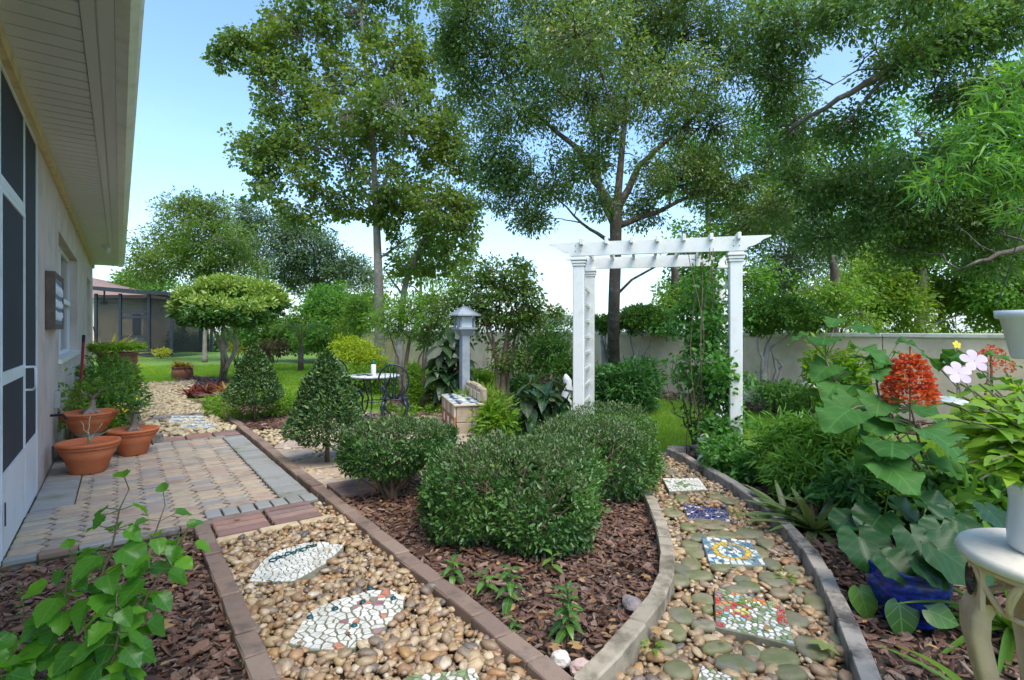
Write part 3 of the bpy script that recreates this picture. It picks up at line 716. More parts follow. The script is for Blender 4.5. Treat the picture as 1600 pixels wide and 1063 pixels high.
# ================================================================== HOUSE
M_STUCCO = surf('stucco', [(.62, .51, .45), (.68, .57, .51)], .9, 2.5, .4, .9, 110, .012, piece=False, world=True, dirt=(.44, .36, .31), dirt_sc=2.2, dirt_rng=(.48, .8))
M_SOFFIT = surf('soffit_vinyl', [(.64, .62, .67), (.67, .65, .70), (.65, .63, .68)], .55, 3, .3, .06, 60, .001)
M_TRIMY = surf('yellow_trim', [(.62, .48, .26), (.68, .54, .32)], .6, 6, .4, .1, 60, .002, piece=False, dirt=(.40, .28, .13), dirt_sc=6)
M_WHITE = surf('white_vinyl', [(.76, .74, .71), (.81, .80, .77)], .42, 3, .3, .05, 40, .001, piece=False, dirt=(.52, .51, .45), dirt_sc=4, dirt_rng=(.5, .85))
M_ALU = surf('white_aluminium', [(.72, .74, .78), (.78, .80, .83)], .35, 3, .3, .04, 40, .001, piece=False, dirt=(.55, .56, .58), dirt_sc=6, dirt_rng=(.55, .85))
M_SCREEN = surf('dark_screen', [(.028, .030, .045), (.036, .038, .055)], .7, 2, .3, .4, 900, .0006, piece=False, spec=.25)
M_GLASS = plain('window_glass', (.05, .07, .08), .05, spec=.8)
M_DARKM = surf('dark_metal', [(.018, .02, .028), (.03, .033, .045)], .45, 8, .3, .15, 60, .002, piece=False, metal=.4)
M_RUST = surf('aged_wood', [(.10, .07, .055), (.16, .12, .095)], .8, 12, .4, .4, 60, .004, piece=False)
M_TERRA = surf('terracotta', [(.48, .125, .045), (.56, .165, .065)], .7, 4, .5, .2, 50, .003, piece=False, dirt=(.46, .24, .14), dirt_sc=6, dirt_rng=(.58, .9))
M_TERRAD = surf('dark_terracotta', [(.18, .07, .045), (.26, .11, .07)], .75, 6, .5, .3, 50, .003, piece=False)
M_STONE = surf('carved_stone', [(.62, .42, .26), (.70, .50, .33)], .75, 5, .5, .35, 50, .005, piece=False, dirt=(.45, .29, .18), dirt_sc=9, dirt_rng=(.5, .75))
M_STONEW = surf('pale_stone', [(.68, .61, .51), (.75, .69, .59)], .6, 5, .5, .15, 50, .003, piece=False, dirt=(.50, .45, .37), dirt_sc=6)
M_GREYSTONE = surf('grey_cast_stone', [(.34, .36, .34), (.44, .45, .42)], .85, 6, .5, .4, 50, .005, piece=False, dirt=(.20, .24, .14), dirt_sc=8)

hz0, hz1 = -.08, 3.10
V0, V1 = -6.0, 11.65
house = thing('house', UV(0, 2.5), 'beige stucco house with long soffit along the left side of the patio', 'house')
def hb(b, u0, u1, v0, v1, z0, z1): return b.box(UV((u0+u1)/2, (v0+v1)/2, (z0+z1)/2), (u1-u0, v1-v0, z1-z0), ROT)
def hpart(name, mat, boxes, parent=house, kind=None):
    b = MB()
    for q in boxes: hb(b, *q)
    return b.build(name, mat, parent, off=house.location)
WZ0, WZ1 = 1.05, 2.55
hpart('wall', M_STUCCO, [(-.22, 0, -.13, 1.9, hz0, hz1), (-.22, 0, 1.9, 5.3, hz0, WZ0), (-.22, 0, 1.9, 5.3, WZ1, hz1), (-.22, 0, 5.3, 8.6, hz0, hz1), (-.22, 0, 8.6, 10.3, hz0, WZ0), (-.22, 0, 8.6, 10.3, WZ1, hz1), (-.22, 0, 10.3, V1, hz0, hz1), (-5, -.225, V1-.22, V1-.003, hz0, hz1)])
hpart('wall_trim', M_TRIMY, [(.003, .045, V0, V1, 3.0, 3.096)])
for (v0, v1) in ((1.9, 5.3), (8.6, 10.3)):
    w = hpart('window', M_ALU, [(-.15, -.10, v0, v0+.06, WZ0, WZ1), (-.15, -.10, v1-.06, v1, WZ0, WZ1), (-.15, -.10, (v0+v1)/2-.05, (v0+v1)/2+.05, WZ0, WZ1), (-.15, -.102, v0+.06, v1-.06, WZ0, WZ0+.05), (-.15, -.102, v0+.06, v1-.06, WZ1-.05, WZ1), (-.14, -.085, v0+.06, v1-.06, 1.78, 1.85)])
    for a, b_ in ((v0+.06, (v0+v1)/2-.05), ((v0+v1)/2+.05, v1-.06)):
        hpart('pane', M_GLASS, [(-.135, -.128, a, b_, WZ0+.05, 1.78)], w); hpart('pane', M_GLASS, [(-.130, -.120, a, b_, 1.85, WZ1-.05)], w)
    hpart('sill', M_WHITE, [(-.12, .035, v0-.04, v1+.04, WZ0-.05, WZ0+.003)], w)
# soffit boards, fascia, gutter, roof slope
sof = hpart('soffit', M_SOFFIT, [(.0, .52, V0, V1, 3.112, 3.13)])
v = -3.0
while v < V1:
    e = min(v+.152, V1); hpart('soffit_board', M_SOFFIT, [(.046, .40, v+.004, e-.004, 3.098, 3.111)], sof); v += .16
hpart('soffit_rail', M_SOFFIT, [(.405, .465, V0, 4.9, 3.088, 3.108), (.405, .465, 4.91, V1, 3.088, 3.108)])
hpart('fascia', M_SOFFIT, [(.475, .55, V0, V1+.02, 3.10, 3.118), (.53, .55, V0, V1+.02, 3.118, 3.28)])
gut = MB()
prof = [(.552, 3.10), (.62, 3.085), (.665, 3.12), (.655, 3.17), (.685, 3.20), (.685, 3.225), (.552, 3.225)]
ga = [UV(u, V0, z) for u, z in prof]; gb = [UV(u, V1+.05, z) for u, z in prof]; n = len(prof)
gut.add(ga+gb, [(i, (i+1) % n, n+(i+1) % n, n+i) for i in range(n)]+[tuple(range(n)), tuple(range(2*n-1, n-1, -1))])
gut.build('gutter', M_WHITE, house, off=house.location)
rf = MB(); q = [(.60, 3.235), (.60, 3.265), (-4.5, 4.85), (-4.5, 4.82)]; ga = [UV(u, V0, z) for u, z in q]; gb = [UV(u, V1+.3, z) for u, z in q]
rf.add(ga+gb, [(0,1,5,4),(1,2,6,5),(2,3,7,6),(3,0,4,7),(0,3,2,1),(4,5,6,7)]).build('roof', M_RUST, house, off=house.location)
# screen enclosure at the near end: two fixed bays and the door
sp = hpart('screen_frame', M_ALU, [(-.05, .004, -.15, -.130, 0, 3.0), (-.05, .004, -.885, -.87, 0, 3.0), (-.05, .004, -1.91, -1.89, 0, 3.0), (-.05, .003, -.87, -.15, 0, .05), (-.05, .003, -1.89, -.885, 2.27, 2.33), (-.05, .003, -1.89, -.13, 2.975, 2.999), (-.05, .003, -6, -1.91, 2.97, 2.999), (-.05, .003, -6, -1.91, 0, .05)])
hpart('screen', M_SCREEN, [(-.02, -.006, -.87, -.15, .52, 2.975)], sp); hpart('screen', M_SCREEN, [(-.02, -.006, -1.89, -.885, 2.33, 2.975)], sp)
hpart('screen', M_SCREEN, [(-.02, -.006, -6, -1.91, .52, 2.97)], sp)
hpart('kick_plate', M_ALU, [(-.04, .002, -.87, -.15, .05, .52)], sp); hpart('kick_plate', M_ALU, [(-.04, .002, -6, -1.91, .05, .52)], sp)
dr = hpart('screen_door', M_ALU, [(-.04, .008, -1.885, -1.86, .02, 2.26), (-.04, .008, -.91, -.888, .02, 2.26), (-.04, .007, -1.86, -.91, 2.225, 2.26), (-.04, .007, -1.86, -.91, 1.06, 1.14), (-.04, .007, -1.86, -.91, .02, .52)])
hpart('screen', M_SCREEN, [(-.02, -.004, -1.86, -.91, 1.14, 2.225)], dr); hpart('screen', M_SCREEN, [(-.02, -.004, -1.86, -.91, .52, 1.06)], dr)
hb_ = MB(); c = UV(.008, -.90, 1.05)-house.location
hb_.tube([c+NH*.0+Vector((0,0,.07)), c+NH*.05+Vector((0,0,.07)), c+NH*.06-DH*.02+Vector((0,0,.05)), c+NH*.06-DH*.02-Vector((0,0,.08)), c+NH*.04-Vector((0,0,.10)), c-Vector((0,0,.10))], .009, 6)
hb_.build('handle', M_ALU, dr); hpart('hinge', M_DARKM, [(.016, .022, -1.87, -1.855, .22, .36)], dr)
# hose bib and outlet
hpart('outlet_box', M_GREYSTONE, [(0.002, .05, 1.35, 1.47, .55, .72)])
b = MB(); c = UV(0.0, .95, .52)-house.location; b.tube([c, c+NH*.10, c+NH*.13-Vector((0,0,.05))], .014, 6); b.tube([c+NH*.07-DH*.05+Vector((0,0,.03)), c+NH*.07+DH*.05+Vector((0,0,.03))], .012, 6); b.build('hose_bib', M_DARKM, house)
# floodlight under the soffit
b = MB(); c = UV(.30, 7.4, 3.098)-house.location
b.lathe([(.055, 0), (.055, -.02), (.03, -.03)][::-1], 14, c); fl = b.build('floodlight', M_ALU, house)
for s_ in (-1, 1):
    b = MB(); b.tube([c+Vector((0,0,-.02)), c+DH*s_*.07+Vector((0,0,-.05)), c+DH*s_*.10+NH*.04+Vector((0,0,-.08)), c+DH*s_*.13+NH*.09+Vector((0,0,-.10))], [.01, .012, .03, .055], 10); b.build('lamp_head', M_ALU, fl, True)
# wall plaque
pl = thing('wall_plaque', UV(.03, .95, 1.68), 'dark framed metal plaque with pale script, hung on the stucco wall', 'plaque')
def ppart(name, mat, boxes):
    b = MB()
    for q in boxes: hb(b, *q)
    return b.build(name, mat, pl, off=pl.location)
ppart('frame', M_RUST, [(.004, .075, .48, .53, 1.40, 1.96), (.004, .075, 1.40, 1.45, 1.40, 1.96), (.004, .072, .53, 1.40, 1.40, 1.45), (.004, .072, .53, 1.40, 1.91, 1.96)])
ppart('panel', surf('plaque_metal', [(.10, .13, .18), (.16, .20, .26)], .5, 9, .5, .2, 40, .003, piece=False, metal=.3), [(.012, .066, .53, 1.40, 1.45, 1.91)])
for row, (z, n_, am) in enumerate(((1.80, 7, .055), (1.66, 9, .04), (1.54, 8, .045))):
    b = MB(); pts = []
    for k in range(n_*8+1):
        a = k/8*2*math.pi; pts.append(UV(.070, .58+.76*k/(n_*8)-.02*math.cos(a), z+am*math.sin(a)*(.6+.4*math.sin(k*.37)))-pl.location)
    b.tube(pts, .0085, 5).build('script', M_ALU, pl)

# broom handle and rake handle
t = thing('broom', G(124, 640), 'red broom handle leaning on the stucco wall behind the pots', 'broom')
a, b_ = P(124, 640, 6.9), P(131, 524, 7.2); e = a+(b_-a)*.90
MB().tube([a-t.location, e-t.location], .016, 8).build('handle', plain('red_paint', (.20, .012, .02), .4), t); MB().tube([e-t.location, b_-t.location], .018, 8).build('grip', M_DARKM, t)
b = MB(); low = a-Vector((0, 0, a.z+.0)); b.bbox(low-t.location+Vector((0,0,.08)), (.28, .05, .14), .01, ROT); b.build('brush', M_RUST, t)
t = thing('rake', G(165, 590), 'thin dark rake handle leaning among the yellow leaves by the house corner', 'rake')
MB().tube([P(166, 585, 11.5)-t.location, P(146, 511, 11.8)-t.location], .014, 6).build('handle', M_RUST, t); MB().bbox(P(167, 596, 11.5)-t.location, (.3, .05, .04), .008).build('rake_head', M_DARKM, t)

# ================================================================== BOUNDARY WALL (parallel to the house)
wall_o = Vector((3.75, 12.1, 0)); wv = lambda v, z=0, u=0: wall_o+DH*v+NH*u+Vector((0, 0, z))
M_WALL = surf('wall_stucco', [(.78, .59, .38), (.83, .66, .45)], .9, 1.2, .4, .7, 70, .01, piece=False, world=True, dirt=(.54, .43, .31), dirt_sc=1.5, dirt_rng=(.44, .72))
t = thing('boundary_wall', wv(0), 'long tan stucco garden wall with pale cap behind the lawn', 'wall')
v = -16.0
while v < 30:
    b = MB(); b.box(wv(v+2.0, .60, .1)-t.location, (.18, 3.985, 1.33), ROT); b.build('wall_panel', M_WALL, t)
    b = MB(); b.bbox(wv(v+2.0, 1.305, .1)-t.location, (.27, 3.99, .07), .012, ROT); b.build('cap', M_STONEW, t); v += 4.0

# ================================================================== ARBOR
A0 = Vector((.77, 6.18, 0)); A1 = Vector((2.40, 5.78, 0)); bd = (A1-A0).normalized(); bn = Vector((-bd.y, bd.x, 0)); AR = math.atan2(bd.y, bd.x); AW = (A1-A0).length; AD = 1.25
arb = thing('garden_arbor', (A0+A1)/2, 'white vinyl pergola arch with rafters and ladder sides over the path', 'arbor', rz=AR)
def post(x, y):
    b = MB(); b.bbox((x, y, 1.09), (.128, .128, 2.30), .008); o = b.build('post', M_WHITE, arb)
    b = MB()
    for z, w in ((2.135, .15), (2.165, .165), (2.20, .18)): b.bbox((x, y, z), (w, w, .028), .006)
    b.bbox((x, y, 2.225), (.155, .155, .02), .004); b.build('capital', M_WHITE, o); return o
for x in (-AW/2, AW/2):
    for y in (0, AD): post(x, y)
def beam(y):
    prof = [(-AW/2-.34, 2.39), (AW/2+.34, 2.39), (AW/2+.34, 2.375), (AW/2+.27, 2.35), (AW/2+.22, 2.31), (AW/2+.17, 2.285), (AW/2+.11, 2.272), (AW/2+.10, 2.236), (-AW/2-.10, 2.236), (-AW/2-.11, 2.272), (-AW/2-.17, 2.285), (-AW/2-.22, 2.31), (-AW/2-.27, 2.35), (-AW/2-.34, 2.375)]
    b = MB(); n = len(prof)
    b.add([(x, y-.022, z) for x, z in prof]+[(x, y+.022, z) for x, z in prof], [tuple(range(n-1, -1, -1)), tuple(range(n, 2*n))]+[(i, (i+1) % n, n+(i+1) % n, n+i) for i in range(n)])
    b.build('beam', M_WHITE, arb)
beam(-.06); beam(AD+.06)
for i in range(7):
    x = -AW/2+.04+i*(AW-.02)/6
    b = MB(); b.bbox((x, AD/2, 2.388), (.036, AD+.30, .07), .005); b.build('rafter', M_WHITE, arb)
for x in (-AW/2, AW/2):
    for k in range(9):
        z = .28+k*.205; b = MB(); b.bbox((x, AD/2, z), (.022, AD-.12, .045), .004); b.build('rung', M_WHITE, arb)
for x in (-AW/2, AW/2):
    for dx in (-.03, .03):
        for z in (2.29, 2.35):
            b = MB(); b.lathe([(.006, 0), (.006, .004), (.003, .006)], 8); M_ = Matrix.Rotation(math.pi/2, 3, 'X'); b.v = [tuple(M_ @ Vector(p)+Vector((x+dx, -.0825, z))) for p in b.v]; b.build('screw', M_BLOCKG, arb)
    for z in (.10, .45):
        b = MB(); b.tube([(x, -.0635, z), (x, -.0665, z)], .016, 12); b.build('hole', M_DARKM, arb)

# ================================================================== POTS BY THE HOUSE
def bowl_pot(name, loc, r, hgt, label, mat=M_TERRA, base=.62, soil=True, group='pots along the patio wall'):
    t = thing(name, loc, label, 'pot', group)
    b = MB(); b.lathe([(r*base, 0), (r*(base+.02), .01), (r*(base+.17), hgt*.45), (r*.93, hgt*.80)], 40)
    b.build('bowl', mat, t, True)
    b = MB(); b.lathe([(r*.93, hgt*.80), (r*.965, hgt*.82), (r*.965, hgt*.86), (r*.935, hgt*.885), (r*.99, hgt*.90), (r*1.0, hgt*.95), (r*.985, hgt), (r*.90, hgt), (r*.87, hgt*.93)], 40); b.build('rim', mat, t, True)
    if soil: MB().lathe([(r*.87, hgt*.88), (r*.5, hgt*.92), (.01, hgt*.93)], 28).build('soil', M_SOIL, t, True)
    return t
PA = G(129, 741)+Vector((-.02, .10, 0)); PB = G(202, 714)+Vector((-.06, .15, 0)); PC = Vector((-4.70, 5.98, 0))
bowl_pot('terracotta_pot', PA, .262, .30, 'large terracotta bowl nearest the screen door, with a bare pale stem', base=.55)
bowl_pot('terracotta_pot', PB, .245, .285, 'terracotta bowl standing to the right, farther along the patio', base=.52)
t = thing('plant_pedestal', PC, 'small grey cast stone pedestal with a dish under the terracotta bowl', 'pedestal')
MB().lathe([(.16, 0), (.16, .04), (.09, .07), (.075, .18), (.10, .225), (.13, .245), (.13, .26)], 20).build('column', M_GREYSTONE, t, True)
b = MB(); b.lathe([(.10, .0), (.22, .06), (.235, .07), (.215, .075), (.05, .045)], 28, (.03, -.16, .10)); b.build('dish', M_GREYSTONE, t, True)
b = MB(); b.tube([(.03, -.16, 0), (.03, -.16, .105)], .07, 12); b.build('dish_foot', M_GREYSTONE, t)
bowl_pot('terracotta_pot', PC+Vector((0, 0, .262)), .27, .225, 'terracotta bowl raised on a pedestal against the wall, holding a swollen stem', base=.55)
bowl_pot('basket_pot', P(184, 575, 10.6)-Vector((0, 0, .02)), .34, .32, 'dark brown round pot of trailing greens beside the far house corner', M_TERRAD, .8)
t = thing('pot_stand', Vector((P(184, 575, 10.6).x, 10.6, ZG)), 'low grey block stand under the dark brown pot', 'stand'); zt = P(184, 575, 10.6).z-.02-ZG
MB().bbox((0, 0, zt/2), (.36, .36, zt), .01).build('block', M_GREYSTONE, t)
BP = G(285, 593, ZG); bowl_pot('square_planter', BP, .28, .38, 'weathered planter of bromeliads at the lawn edge of the far path', M_TERRAD, .85, group=None)

# ================================================================== BLOCK BENCH
M_BSTONE = surf('bench_block', [(.40, .31, .22), (.46, .37, .27), (.36, .28, .21)], .9, 12, .4, .6, 70, .008, dirt=(.26, .21, .15), dirt_sc=7)
M_BPALE = surf('bench_pale_block', [(.58, .48, .34), (.64, .54, .40)], .85, 12, .4, .4, 70, .005)
M_CLAY = surf('bench_clay', [(.36, .14, .07), (.42, .18, .10)], .85, 14, .4, .3, 70, .004)
BA = G(713, 679, -.02); BB = G(684, 646, -.02); ex = G(762, 678, -.02)-BA; bw = .44; bl = 1.18
dl = (BB-BA); dl.z = 0; dl.normalize(); BROT = math.atan2(dl.y, dl.x)-math.pi/2      # local y runs back along the front face, local x to the right
bench = thing('block_bench', BA, 'small garden bench of stone blocks with pale blue mosaic seat', 'bench', rz=BROT)
zs = .40
for i, x in enumerate((.11, .33)):
    for j in range(3):
        y = .20+j*.39; MB().bbox((x, y, .265), (.213, .383, .225), .008).build('block', M_BSTONE, bench); MB().bbox((x, y, .075), (.213, .383, .145), .008).build('block', M_GREYSTONE if i else M_BSTONE, bench)
for j in range(6):
    y = .105+j*.195
    MB().bbox((-.018, y, .30), (.03, .185, .15), .004).build('block', M_BPALE if j % 2 == 0 else M_BSTONE, bench); MB().bbox((-.018, y, .115), (.03, .185, .21), .004).build('brick', M_CLAY, bench)
    if j % 2 == 0: MB().bbox((-.036, y, .12), (.012, .10, .11), .003).build('tile', TM['white'], bench)
MB().bbox((.205, .59, zs-.008), (.49, 1.22, .03), .006).build('seat', M_BPALE, bench)
sd_ = poisson([(-.03, .0), (.44, .0), (.44, 1.18), (-.03, 1.18)], .065)
for s, cell in voronoi(sd_, [(-.03, -.01), (.33, -.01), (.33, 1.19), (-.03, 1.19)], .006):
    st_ = 'navy' if abs(s.x-.07) < .03 or (abs(s.x-.24) < .035 and R.random() < .75) else R.choice(('sky', 'sky', 'white'))
    MB().prism(cell, zs+.005, zs+.011, .0015).build('tile', TM[st_], bench)
for j in range(4):
    y = .15+j*.295; hgt = .22 if 0 < j < 3 else .20
    MB().bbox((.39, y, zs+.012+hgt/2), (.085, .285, hgt), .02).build('back_block', M_BSTONE, bench); MB().bbox((.34, y, zs+.085), (.014, .19, .12), .004).build('face_block', M_BPALE, bench)

# ================================================================== LAMP POST
M_LAMP = surf('blue_grey_paint', [(.27, .30, .34), (.33, .36, .40)], .5, 5, .3, .08, 40, .001, piece=False, dirt=(.20, .23, .27), dirt_sc=6)
LP = Vector(P(726, 600, 8.6)); LP.z = ZG
lamp = thing('lamp_post', LP, 'blue grey wooden lamp post with lantern head behind the bench', 'lamp post', rz=.5)
zt = P(735, 522, 8.6).z-ZG
b = MB(); b.bbox((0, 0, zt/2), (.135, .135, zt), .01); po = b.build('post', M_LAMP, lamp)
b = MB(); k = .11; b.add([(s*.075, t_*.075, zt-.02) for s, t_ in ((-1,-1),(1,-1),(1,1),(-1,1))]+[(s*.14, t_*.14, zt+.07) for s, t_ in ((-1,-1),(1,-1),(1,1),(-1,1))], [(0,1,5,4),(1,2,6,5),(2,3,7,6),(3,0,4,7),(4,5,6,7),(3,2,1,0)]); b.bbox((0, 0, zt+.085), (.32, .32, .03), .005); b.build('collar', M_LAMP, lamp)
for sx in (-1, 1):
    for sy in (-1, 1): MB().bbox((sx*.115, sy*.115, zt+.19), (.03, .03, .18), .003).build('lantern_bar', M_LAMP, lamp)
MB().bbox((0, 0, zt+.19), (.19, .19, .175), .003).build('lantern_pane', plain('lamp_glass', (.62, .66, .70), .15), lamp)
b = MB(); w = .20; z0 = zt+.285; b.add([(-w,-w,z0),(w,-w,z0),(w,w,z0),(-w,w,z0),(-w,-w,z0+.02),(w,-w,z0+.02),(w,w,z0+.02),(-w,w,z0+.02),(-.03,-.03,z0+.16),(.03,-.03,z0+.16),(.03,.03,z0+.16),(-.03,.03,z0+.16)], [(3,2,1,0),(0,1,5,4),(1,2,6,5),(2,3,7,6),(3,0,4,7),(4,5,9,8),(5,6,10,9),(6,7,11,10),(7,4,8,11),(8,9,10,11)]); b.build('roof', M_LAMP, lamp)

# ================================================================== BISTRO SET
M_IRON = surf('cast_iron', [(.018, .024, .040), (.035, .045, .065)], .38, 10, .4, .2, 60, .002, piece=False, metal=.3, spec=.6)
TC = Vector(P(585, 640, 8.4)); TC.z = -.02
tbl = thing('bistro_table', TC, 'round bistro table with pale top between two iron chairs', 'table')
zt = .70
MB().lathe([(.36, zt-.02), (.385, zt-.016), (.39, zt), (.385, zt+.006), (.02, zt+.006)], 36).build('tabletop', plain('table_top', (.60, .62, .66), .25, dirt=(.36, .38, .42), dirt_sc=16, dirt_rng=(.5, .6)), tbl, True)
for k in range(3):
    a = 2*math.pi*k/3+.5; ca, sa = math.cos(a), math.sin(a)
    b = MB(); b.tube([(ca*.26, sa*.26, zt-.02), (ca*.20, sa*.20, zt-.18), (ca*.13, sa*.13, zt-.36), (ca*.17, sa*.17, zt-.52), (ca*.27, sa*.27, .04), (ca*.31, sa*.31, .0)], [.016, .014, .013, .014, .016, .022], 7); b.build('leg', M_IRON, tbl)
b = MB(); ring = [(math.cos(i*math.pi/10)*.155, math.sin(i*math.pi/10)*.155, .30) for i in range(21)]; b.tube(ring, .008, 6).build('leg_ring', M_IRON, tbl)
def chair(loc, rz, label):
    c = thing('iron_chair', loc, label, 'chair', 'chairs of the bistro set', rz)
    sz = .44
    b = MB(); b.lathe([(.16, sz-.028), (.205, sz-.022), (.215, sz-.006), (.205, sz), (.18, sz-.006), (.01, sz-.008)], 28, sy=.95); b.build('seat', M_IRON, c, True)
    for sx in (-1, 1):
        for sy in (-1, 1):
            b = MB(); b.tube([(sx*.13, sy*.13, sz-.02), (sx*.175, sy*.165, sz-.12), (sx*.16, sy*.16, sz-.26), (sx*.185, sy*.185, .03), (sx*.21, sy*.21, .0)], [.03, .020, .013, .012, .018], 7); lg = b.build('leg', M_IRON, c, True)
            b = MB(); b.tube([(sx*.15, sy*.15, sz-.05), (sx*.11, sy*.16, sz-.13), (sx*.06, sy*.15, sz-.06)], .008, 5); b.build('scroll', M_IRON, lg)
    def bk(x, z): return (x, .17+.10*(z-sz)/.5, z)     # back leans away along +y
    b = MB(); pts = []
    for k in range(25):
        a = math.pi*(-.30+1.60*k/24); pts.append(bk(.21*math.cos(a)*(1-.12*max(0, -math.sin(a))), sz+.245+.245*math.sin(a)))
    pts = [bk(.13, sz-.015)]+pts+[bk(-.13, sz-.015)]
    b.tube(pts, .013, 7); bo = b.build('back_hoop', M_IRON, c, True)
    for s_ in (-1, 1):
        for (x0, x1, x2, z1, z2) in ((.02, .03, .06, .25, .46), (.03, .12, .115, .20, .38), (.035, .15, .05, .14, .33), (.05, .10, .175, .10, .22)):
            b = MB(); b.tube([bk(*q) for q in [(s_*x0, sz), (s_*x1*.8, sz+z1*.55), (s_*x1, sz+z1), (s_*x2, sz+z2)]], [.008, .009, .010, .007], 6); b.build('tendril', M_IRON, bo, True)
    b = MB(); b.tube([bk(0, sz), bk(0, sz+.20), bk(0, sz+.47)], .008, 6).build('tendril', M_IRON, bo)
    return c
CH1 = Vector(P(617, 648, 7.75)); CH1.z = -.02; chair(CH1, math.radians(-12)+math.pi+.35, 'black cast iron garden chair right of the bistro table')
CH2 = Vector(P(543, 640, 8.75)); CH2.z = -.02; chair(CH2, math.radians(60), 'black cast iron garden chair mostly hidden behind the cone topiary')
t = thing('bottle', TC+Vector((-.02, .02, zt+.006)), 'white bottle with dark green cap on the bistro table', 'bottle')
MB().lathe([(.038, 0), (.04, .01), (.04, .15), (.034, .17)], 20).build('body', M_WHITE, t, True); MB().lathe([(.034, .17), (.037, .172), (.037, .215), (.03, .225)], 20).build('cap', plain('green_cap', (.01, .12, .09), .35), t, True)
for i, (dx, dy) in enumerate(((-.22, -.05), (-.15, .02), (-.05, -.10))):
    t = thing('table_dish', TC+Vector((dx, dy, zt+.006)), ('small dark dish at the left rim of the bistro table', 'small dark dish between bottle and left rim of the table', 'small dark dish in front of the bottle on the table')[i], 'dish')
    MB().lathe([(.03, 0), (.055, .012), (.05, .012), (.02, .004)], 16).build('bowl', M_IRON, t, True)
# ================================================================== PEDESTAL TABLE AND WHITE POTS ON THE RIGHT
TP = Vector((1.575, 1.54, 0))
ped = thing('pedestal_table', Vector((TP.x, TP.y, ZG+.02)), 'round carved stone pedestal table with pierced apron in the right corner', 'table', rz=.0)
zt = .75-ZG-.02
MB().lathe([(.215, zt-.035), (.232, zt-.030), (.238, zt-.016), (.232, zt-.003), (.222, zt), (.02, zt)], 64).build('tabletop', M_STONEW, ped, True)
# pierced apron: two rings, crossed arches and dark rosettes
def ring(b, r, z, rad, n=48): b.tube([(math.cos(2*math.pi*k/n)*r, math.sin(2*math.pi*k/n)*r, z) for k in range(n+1)], rad, 6, False)
b = MB(); ring(b, .205, zt-.045, .009); ring(b, .165, zt-.165, .009); ap = b.build('apron', M_STONE, ped, True)
NS = 8
def apz(a, t_, dr=0): r = .205-.040*t_*t_+dr; return (math.cos(a)*r, math.sin(a)*r, zt-.045-.12*t_)
for k in range(NS):
    a0 = 2*math.pi*(k+.55)/NS; w = math.pi/NS
    b = MB(); pts = []
    for j in range(13):
        q = j/12; pts.append(apz(a0-w*.8+1.6*w*q, 1-math.sin(math.pi*q)*.95))
    b.tube(pts, .009, 6); b.build('arch', M_STONE, ap, True)
    b = MB(); pts = [apz(a0-w*.95+w*.9*(j/8), 1-(j/8)**1.3) for j in range(9)]; b.tube(pts, .008, 6); b.build('arch', M_STONE, ap, True)
    b = MB(); pts = [apz(a0+w*.95-w*.9*(j/8), 1-(j/8)**1.3) for j in range(9)]; b.tube(pts, .008, 6); b.build('arch', M_STONE, ap, True)
M_ROS = surf('dark_bronze', [(.05, .035, .03), (.09, .06, .05)], .4, 20, .4, .2, 60, .002, piece=False, metal=.5)
for k in range(4):
    a = math.radians(-116)+k*math.pi/2; c_ = Vector((math.cos(a), math.sin(a), 0)); tn = Vector((-c_.y, c_.x, 0)); up = Vector((0, 0, 1))
    ctr = c_*.203+up*(zt-.105)
    plate = MB(); plate.box(ctr-c_*.010, (.012, .125, .135), a); pp_ = plate.build('apron_plate', M_STONE, ap)
    b = MB(); n = 20; v = [ctr+c_*.016]; 
    for j in range(2*n):
        r = .047; t_ = math.pi*j/n; v.append(ctr+c_*(.008 if j % 2 else .002)+(tn*math.cos(t_)*.8+up*math.sin(t_))*r)
    b.add(v, [(0, 1+j, 1+(j+1) % (2*n)) for j in range(2*n)]); b.build('rosette', M_ROS, pp_)
    # S-curved leg with fluted face
    b = MB(); prof = [(.185, zt-.155, .055), (.205, zt-.20, .058), (.205, zt-.26, .052), (.185, zt-.36, .044), (.155, zt-.48, .040), (.135, zt-.58, .042), (.15, zt-.68, .05), (.19, .03, .058), (.215, 0, .06)]
    vv = []; ff = []
    cross = [(-1, 0), (-.86, .016), (-.62, .004), (-.40, .014), (-.18, .004), (0, .017), (.18, .004), (.40, .014), (.62, .004), (.86, .016), (1, 0), (.9, -.035), (-.9, -.035)]
    for r, z, w in prof:
        for x_, o_ in cross: p_ = c_*(r+o_)+tn*(x_*w)+up*z; vv.append(p_)
    m_ = len(cross)
    for i in range(len(prof)-1):
        for j in range(m_): ff.append((i*m_+j, i*m_+(j+1) % m_, (i+1)*m_+(j+1) % m_, (i+1)*m_+j))
    ff.append(tuple(range(m_))); ff.append(tuple(range(len(prof)*m_-1, (len(prof)-1)*m_-1, -1)))
    b.add(vv, ff).build('leg', M_STONE, ped, True)
MB().lathe([(.10, .0), (.10, .03), (.035, .06), (.03, .4), (.05, zt-.06), (.14, zt-.036)], 20).build('column', M_RUST, ped, True)
M_POTW = plain('glazed_white', (.72, .74, .78), .28)
POT1 = Vector((1.565, 1.56, .75))
t = thing('white_vase', POT1, 'white glazed vase on the carved pedestal table', 'vase')
MB().lathe([(.085, 0), (.095, .01), (.098, .06), (.092, .14), (.098, .19), (.102, .20), (.094, .20), (.086, .15)], 40).build('body', M_POTW, t, True); MB().lathe([(.086, .165), (.03, .175), (.002, .178)], 24).build('soil', M_SOIL, t, True)
POT2 = Vector((1.795, 1.82, 1.30))
t = thing('hanging_pot', POT2, 'white flower pot hanging at the right edge above the flowers', 'pot')
